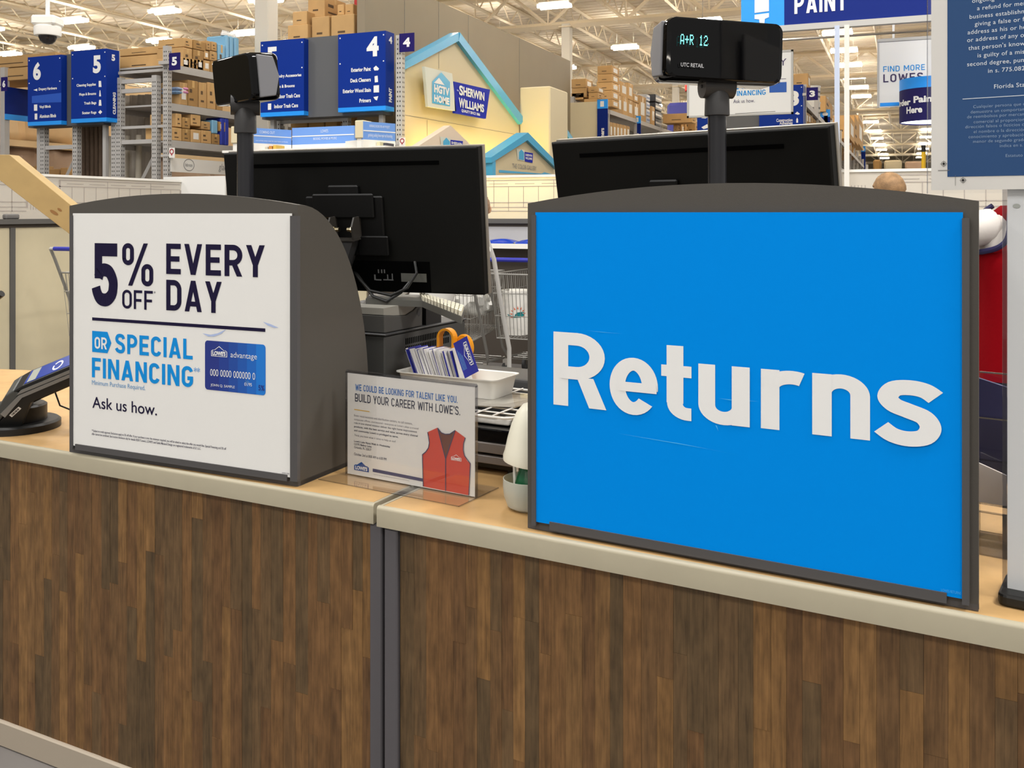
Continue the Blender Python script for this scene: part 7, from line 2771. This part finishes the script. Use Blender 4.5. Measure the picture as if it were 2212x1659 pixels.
# bucket in the first cart
bp_ = P(1064, 736, 8.9)
bp_ = Vector((p0.x + 0.16, 8.35, 0.435))
FBk = Fr(bp_, (CO, S, 0))
t = thing('bucket', 'white bucket with a teal and orange emblem standing in the shopping cart', 'bucket', bp_)
MB(FBk).lathe([(0.115, 0), (0.14, 0.40), (0.146, 0.40), (0.146, 0.42), (0.135, 0.42), (0.112, 0.01)], n=28).build('body', m_whiteplastic, t, smooth=True)


def on_bucket(pts, m, nm):
    mb = MB(FBk)
    o = []
    for x, z in pts:
        r = 0.1175 + 0.025 * z / 0.40 + 0.002
        th = x / 0.13
        o.append((r * math.sin(th), -r * math.cos(th), z))
    mb.add(o, [tuple(range(len(o)))]).build(nm, m, t)


m_teal = mat('emblem_teal', '#0c7f83', 0.5)
m_eor = mat('emblem_orange', '#e2602a', 0.5)
on_bucket([(-.10, .20), (-.085, .185), (-.05, .172), (-.02, .170), (-.02, .182), (-.05, .186), (-.08, .195)], m_teal, 'emblem')
on_bucket([(-.02, .170), (.03, .172), (.07, .185), (.07, .20), (.04, .215), (.0, .215), (-.02, .195)], m_teal, 'emblem')
on_bucket([(-.01, .215), (.03, .222), (.07, .222), (.07, .215), (.03, .212)], m_teal, 'emblem')
for k in range(9):
    a_ = math.radians(200 - k * 27)
    c_, s_ = math.cos(a_), math.sin(a_)
    r0_, r1_ = 0.055, 0.085
    on_bucket([(0.01 + r0_ * c_ - 0.006 * s_, 0.195 + r0_ * s_ + 0.006 * c_), (0.01 + r1_ * c_, 0.195 + r1_ * s_), (0.01 + r0_ * c_ + 0.006 * s_, 0.195 + r0_ * s_ - 0.006 * c_)], m_eor, 'emblem_ray')
# grey bent push bar of a platform cart
t = thing('platform_cart', 'bent grey push bar of a platform cart beside the left monitor', 'cart', P(1100, 790, 7.75))
q = [P(1027, 448, 7.5), P(1050, 510, 7.5), P(1067, 560, 7.52), P(1083, 660, 7.6), P(1100, 752, 7.7)]
q.append(Vector((q[-1].x, q[-1].y, 0.12)))
MB().tube(q, 0.018, 10).build('push_bar', m_lgrey, t, smooth=True)
MB(Fr((q[-1].x, q[-1].y, 0))).cbox(-0.4, 0.1, -0.1, 0.9, 0.10, 0.14, 0.01).build('platform', m_dgrey, t)
for dx, dy in ((-0.33, 0), (0.03, 0), (-0.33, 0.8), (0.03, 0.8)):
    w = MB(Fr(Vector((q[-1].x + dx, q[-1].y + dy, 0.05)), (0, 1, 0), None, (1, 0, 0)))
    w.lathe([(0.02, -0.014), (0.05, -0.014), (0.05, 0.014), (0.02, 0.014)], n=14).build('wheel', m_black, t)
# crumpled white bags in the carts
m_bag = mat('bag_white', '#d8d6cf', 0.3, trans=0.25)


def bag(c, r, sx, sz, seed, label):
    rr_ = random.Random(seed)
    me = bmesh.new()
    bmesh.ops.create_icosphere(me, subdivisions=3, radius=r)
    ph = [rr_.uniform(0, 6) for _ in range(6)]
    for v in me.verts:
        n = v.co.normalized()
        k = 1 + 0.16 * math.sin(5 * n.x + ph[0]) * math.sin(6 * n.z + ph[1]) + 0.10 * math.sin(11 * n.y + 7 * n.x + ph[2])
        v.co = Vector((n.x * r * k * sx, n.y * r * k, max(n.z * r * k * sz, -r * sz * 0.75)))
    mb = MB(Fr(c))
    mb.add([tuple(v.co) for v in me.verts], [tuple(x.index for x in f.verts) for f in me.faces])
    me.free()
    o = mb.build('plastic_bag', m_bag, smooth=True)
    return tag(o, label, 'bag')


bag(P(1046, 545, 8.05), 0.085, 0.6, 1.5, 1, 'white plastic bag bulging beside the cart handle right of the monitor')
bag(Vector((p2.x - 0.18, 8.2, 0.72)), 0.15, 1.3, 0.9, 2, 'crumpled white bag in the cart behind the keyboard')
bag(Vector((p2.x - 0.42, 8.1, 0.74)), 0.13, 1.1, 0.9, 3, 'smaller crumpled white bag in the cart under the left monitor')

# ================================================================== PEOPLE
m_skin = mat('skin', '#c79a78', 0.5)


def skin_body(name, nodes, edges, m, parent, org, root=0, sub=2):
    """continuous figure grown from joints: nodes = [(x, y, z, rx, ry)]"""
    me = bpy.data.meshes.new(name)
    me.from_pydata([tuple(Vector(n[:3]) - Vector(org)) for n in nodes], edges, [])
    o = bpy.data.objects.new(name, me)
    C.objects.link(o)
    o.parent = parent
    sk = o.modifiers.new('skin', 'SKIN')
    sk.use_smooth_shade = True
    for i, n in enumerate(nodes):
        me.skin_vertices[0].data[i].radius = (n[3], n[4])
        me.skin_vertices[0].data[i].use_root = (i == root)
    s = o.modifiers.new('smooth', 'SUBSURF')
    s.levels = s.render_levels = sub
    me.materials.append(m)
    return o


def shell(fr, rows, m, name, parent, n=28, open_=True):
    """garment as a stack of ellipses: rows = [(z, cx, cy, rx, ry)]"""
    mb = MB(fr)
    vs, fs = [], []
    for z, cx, cy, rx, ry in rows:
        for k in range(n):
            a = 2 * math.pi * k / n
            c, s = math.cos(a), math.sin(a)
            e = 0.8
            vs.append((cx + rx * math.copysign(abs(c) ** e, c), cy + ry * math.copysign(abs(s) ** e, s), z))
    for i in range(len(rows) - 1):
        for k in range(n):
            fs.append((i * n + k, i * n + (k + 1) % n, (i + 1) * n + (k + 1) % n, (i + 1) * n + k))
    fs.append(tuple(range((len(rows) - 1) * n, len(rows) * n)))
    mb.add(vs, fs)
    o = mb.build(name, m, parent, smooth=True)
    return o


def smooth_path3(pts, n=4):
    out = []
    P_ = [Vector(p) for p in pts]
    for i in range(len(P_) - 1):
        p0, p1, p2, p3 = P_[max(i - 1, 0)], P_[i], P_[i + 1], P_[min(i + 2, len(P_) - 1)]
        for q in range(n):
            u = q / n
            out.append(tuple(0.5 * ((2 * p1) + (-p0 + p2) * u + (2 * p0 - 5 * p1 + 4 * p2 - p3) * u * u + (-p0 + 3 * p1 - 3 * p2 + p3) * u ** 3)))
    out.append(tuple(P_[-1]))
    return out


def person(fr, label, hgt, hair, shirt, arm_r, arm_l, pants='#3a4152', vest=None, lean=0.0, hairlen=0.0, face=-1):
    """fr: feet centre, x = figure's left-right as seen, y away. arm_*: elbow and wrist in metres for a 1.75 m body"""
    k = hgt / 1.75
    t = thing('person', label, 'person', fr.o)
    W = lambda x, y, z: tuple(fr.w((x * k + lean * max(z - 0.95, 0) * k, y * k, z * k)))
    N, E = [], []

    def add(x, y, z, rx, ry, par=None):
        N.append(W(x, y, z) + (rx * k, ry * k))
        if par is not None:
            E.append((par, len(N) - 1))
        return len(N) - 1
    pel = add(0, 0, 0.96, 0.15, 0.10)
    bel = add(0, 0, 1.10, 0.13, 0.095, pel)
    che = add(0, 0, 1.30, 0.15, 0.10, bel)
    nkb = add(0, 0, 1.44, 0.07, 0.06, che)
    nk = add(0, 0.0, 1.50, 0.052, 0.052, nkb)
    chin = add(0, face * 0.015, 1.565, 0.062, 0.075, nk)
    mid = add(0, face * 0.01, 1.64, 0.076, 0.095, chin)
    top = add(0, 0, 1.71, 0.066, 0.082, mid)
    for s, arm in ((-1, arm_r), (1, arm_l)):
        sh_ = add(s * 0.17, 0, 1.40, 0.058, 0.058, che)
        el = add(arm[0][0], arm[0][1], arm[0][2], 0.042, 0.042, sh_)
        wr = add(arm[1][0], arm[1][1], arm[1][2], 0.028, 0.026, el)
        d = (Vector(arm[1]) - Vector(arm[0])).normalized()
        side = d.cross(Vector((0, 0, 1)))
        side = side.normalized() if side.length > 0.1 else Vector((1, 0, 0))
        pm = Vector(arm[1]) + d * 0.07
        pa = add(pm.x, pm.y, pm.z, 0.034, 0.018, wr)
        for j, (of, ln) in enumerate(((-0.030, 0.062), (-0.010, 0.075), (0.010, 0.072), (0.028, 0.055))):
            f0 = pm + d * 0.035 + side * of
            a = add(f0.x, f0.y, f0.z, 0.009, 0.009, pa)
            f1 = f0 + d * ln * 0.5 + Vector((0, 0, -0.008))
            b = add(f1.x, f1.y, f1.z, 0.0085, 0.0085, a)
            f2 = f1 + d * ln * 0.4 + Vector((0, 0, -0.02))
            add(f2.x, f2.y, f2.z, 0.007, 0.007, b)
        th = Vector(arm[1]) + d * 0.035 - side * 0.045
        a = add(th.x, th.y, th.z, 0.010, 0.010, wr)
        th2 = th + d * 0.035 - side * 0.012
        add(th2.x, th2.y, th2.z, 0.008, 0.008, a)
    for s in (-1, 1):
        hp = add(s * 0.09, 0, 0.90, 0.085, 0.085, pel)
        kn_ = add(s * 0.10, 0.01, 0.50, 0.058, 0.06, hp)
        an = add(s * 0.10, 0.0, 0.09, 0.038, 0.042, kn_)
        add(s * 0.11, face * 0.13, 0.035, 0.038, 0.03, an)
    skin_body('body', N, E, m_skin, t, fr.o)
    F_ = Fr(fr.o, fr.rx, fr.ry, fr.rz)

    def L(z):
        return lean * max(z - 0.95, 0) * k
    R = lambda lst: [(z * k, L(z) + cx * k, cy * k, rx * k, ry * k) for z, cx, cy, rx, ry in lst]
    ms = mat('shirt_' + label[:18], shirt, 0.8, bump=0.4, bscale=30)
    shell(F_, R([(0.90, 0, 0, .170, .125), (1.05, 0, 0, .158, .122), (1.20, 0, 0, .172, .128), (1.33, 0, 0, .190, .128), (1.41, 0, 0, .178, .105), (1.46, 0, 0, .115, .085), (1.49, 0, 0, .075, .068)]), ms, 'shirt', t)
    for s, arm in ((-1, arm_r), (1, arm_l)):
        a = Vector((s * 0.15 + lean * 0.45, 0, 1.40))
        b = Vector(arm[0]) + Vector((lean * (arm[0][2] - .95), 0, 0))
        c = Vector(arm[1]) + Vector((lean * (arm[1][2] - .95), 0, 0))
        e = b + (c - b) * (0.75 if vest else 0.1)
        mb = MB(F_)
        pts = [a * k, (a * .6 + b * .4) * k, b * k] + ([(b * .5 + e * .5) * k, e * k] if vest else [(b * .3 + e * .7) * k])
        rad = [.083, .075, .062, .056, .048] if vest else [.080, .074, .066, .064]
        mb.tube(pts, [r * k for r in rad[:len(pts)]], 14)
        mb.build('sleeve', ms, t, smooth=True)
    mp_ = mat('trousers_' + pants, pants, 0.8)
    for s in (-1, 1):
        mb = MB(F_)
        mb.tube([(s * 0.085 * k, 0, 0.98 * k), (s * 0.095 * k, 0, 0.75 * k), (s * 0.10 * k, 0.01 * k, 0.5 * k), (s * 0.10 * k, 0, 0.06 * k)], [.085 * k, .092 * k, .078 * k, .068 * k], 14)
        mb.build('trouser_leg', mp_, t, smooth=True)
        MB(F_).cbox((s * 0.11 - 0.05) * k, (s * 0.11 + 0.05) * k, min(face * 0.2 * k, -face * 0.07 * k), max(face * 0.2 * k, -face * 0.07 * k), 0.0, 0.075 * k, 0.02).build('shoe', m_black, t)
    # face and hair
    hx = L(1.64)
    fy = face * 0.105 * k
    FH = Fr(F_.w((hx, 0, 1.64 * k)), F_.rx, F_.ry, F_.rz)
    for s in (-1, 1):
        MB(FH).lathe([(0.004 * k, -0.010 * k), (0.011 * k, -0.004 * k), (0.011 * k, 0.004 * k), (0.004 * k, 0.010 * k)], (s * 0.030 * k, fy * 0.93, 0.012 * k), n=10).build('eye', mat('eye_dark', '#2c2320', 0.3), t, smooth=True)
        MB(FH).lathe([(0.006 * k, -0.028 * k), (0.016 * k, -0.012 * k), (0.017 * k, 0.010 * k), (0.008 * k, 0.026 * k)], (s * 0.083 * k, 0.0, 0.0), n=10).build('ear', m_skin, t, smooth=True)
    MB(FH).prism_x([(fy * 0.95, 0.012 * k), (fy * 0.95, -0.022 * k), (fy * 1.22, -0.020 * k)], -0.010 * k, 0.010 * k).build('nose', m_skin, t, bevel=0.003)
    MB(FH).cbox(-0.022 * k, 0.022 * k, min(fy * .9, fy * .98), max(fy * .9, fy * .98), -0.052 * k, -0.043 * k, 0.003 * k).build('mouth', mat('lips', '#9a5a4c', 0.5), t)
    hm = mat('hair_' + hair, hair, 0.7, var=0.25, vscale=28, bump=0.8, bscale=150)
    mb = MB(FH)
    vs, fs = [], []
    n, rws = 24, 9
    for i in range(rws + 1):
        ph = math.pi / 2 * (1.0 - i / rws * 1.35)
        for j in range(n):
            a = 2 * math.pi * j / n
            front = math.sin(a) * face            # 1 at the face side
            p = max(ph, 0.42 * front) if front > 0 else max(ph, -0.6 - hairlen)
            jt = 1 + 0.05 * math.sin(7 * a + 3.1 * i) + 0.03 * math.sin(13 * a - 2 * i)
            vs.append((0.091 * k * jt * math.cos(p) * math.cos(a), 0.112 * k * math.cos(p) * math.sin(a) - face * 0.006 * k, 0.02 * k + 0.100 * k * math.sin(p)))
    for i in range(rws):
        for j in range(n):
            fs.append((i * n + j, (i + 1) * n + j, (i + 1) * n + (j + 1) % n, i * n + (j + 1) % n))
    mb.add(vs, fs).build('hair', hm, t, smooth=True)
    if vest:
        mv = mat('vest_red', vest, 0.85, spec=0.08, bump=0.5, bscale=40)
        shell(F_, R([(0.74, 0, 0, .202, .152), (0.84, 0, 0, .196, .150), (0.95, 0, 0, .192, .148), (1.08, 0, 0, .188, .146), (1.20, 0, 0, .196, .150), (1.29, 0, 0, .198, .152), (1.31, 0, 0, .172, .152), (1.34, 0, 0, .150, .150), (1.39, 0, 0, .136, .146), (1.44, 0, 0, .128, .130), (1.475, 0, 0, .112, .105), (1.495, 0, 0, .088, .085)]), mv, 'vest', t)
        mn = mat('vest_trim', '#262450', 0.7)
        for s in (-1, 1):
            mb = MB(F_)
            half = [(.092, .088, 1.495), (.116, .112, 1.47), (.132, .132, 1.44), (.140, .146, 1.39), (.154, .146, 1.345), (.176, .120, 1.315), (.198, .06, 1.298), (.205, 0, 1.292)]
            pth = [(x, face * y, z) for x, y, z in half] + [(x, -face * y, z) for x, y, z in half[::-1][1:]]
            mb.tube([(s * x * k, y * k, z * k) for x, y, z in smooth_path3(pth)], 0.012 * k, 8)
            mb.build('armhole_trim', mn, t, smooth=True)
    return t


# associate in a red vest behind the right end of the counter
gd = P(2212, 459, 4.5)
person(Fr((gd.x, gd.y, 0), (CO, S, 0)), 'person in a red vest over a white shirt behind the notice stand', 1.90, '#4a3628', '#cfc9c2',
       ((-0.42, -0.04, 1.37), (-0.62, 0.10, 1.34)), ((0.26, -0.05, 1.12), (0.16, -0.22, 1.02)), vest='#80040e')
# two people farther back, only the heads show
gd = P(1920, 459, 6.1)
person(Fr((gd.x, gd.y, 0), (CO, S, 0)), 'person with light brown hair whose head shows above the blue cabinet', 1.84, '#8f6f4c', '#8d8a86',
       ((-0.24, 0.0, 1.12), (-0.22, -0.15, 0.92)), ((0.24, 0.0, 1.12), (0.22, -0.15, 0.92)), face=1)
gd = P(915, 459, 6.3)
person(Fr((gd.x, gd.y, 0), (CO, S, 0)), 'person leaning out with light brown hair beside the left monitor', 1.72, '#8f7258', '#d2cfc8',
       ((-0.24, 0.0, 1.12), (-0.20, 0.15, 0.95)), ((0.10, 0.16, 1.14), (-0.08, 0.24, 1.02)), lean=0.52, face=1)
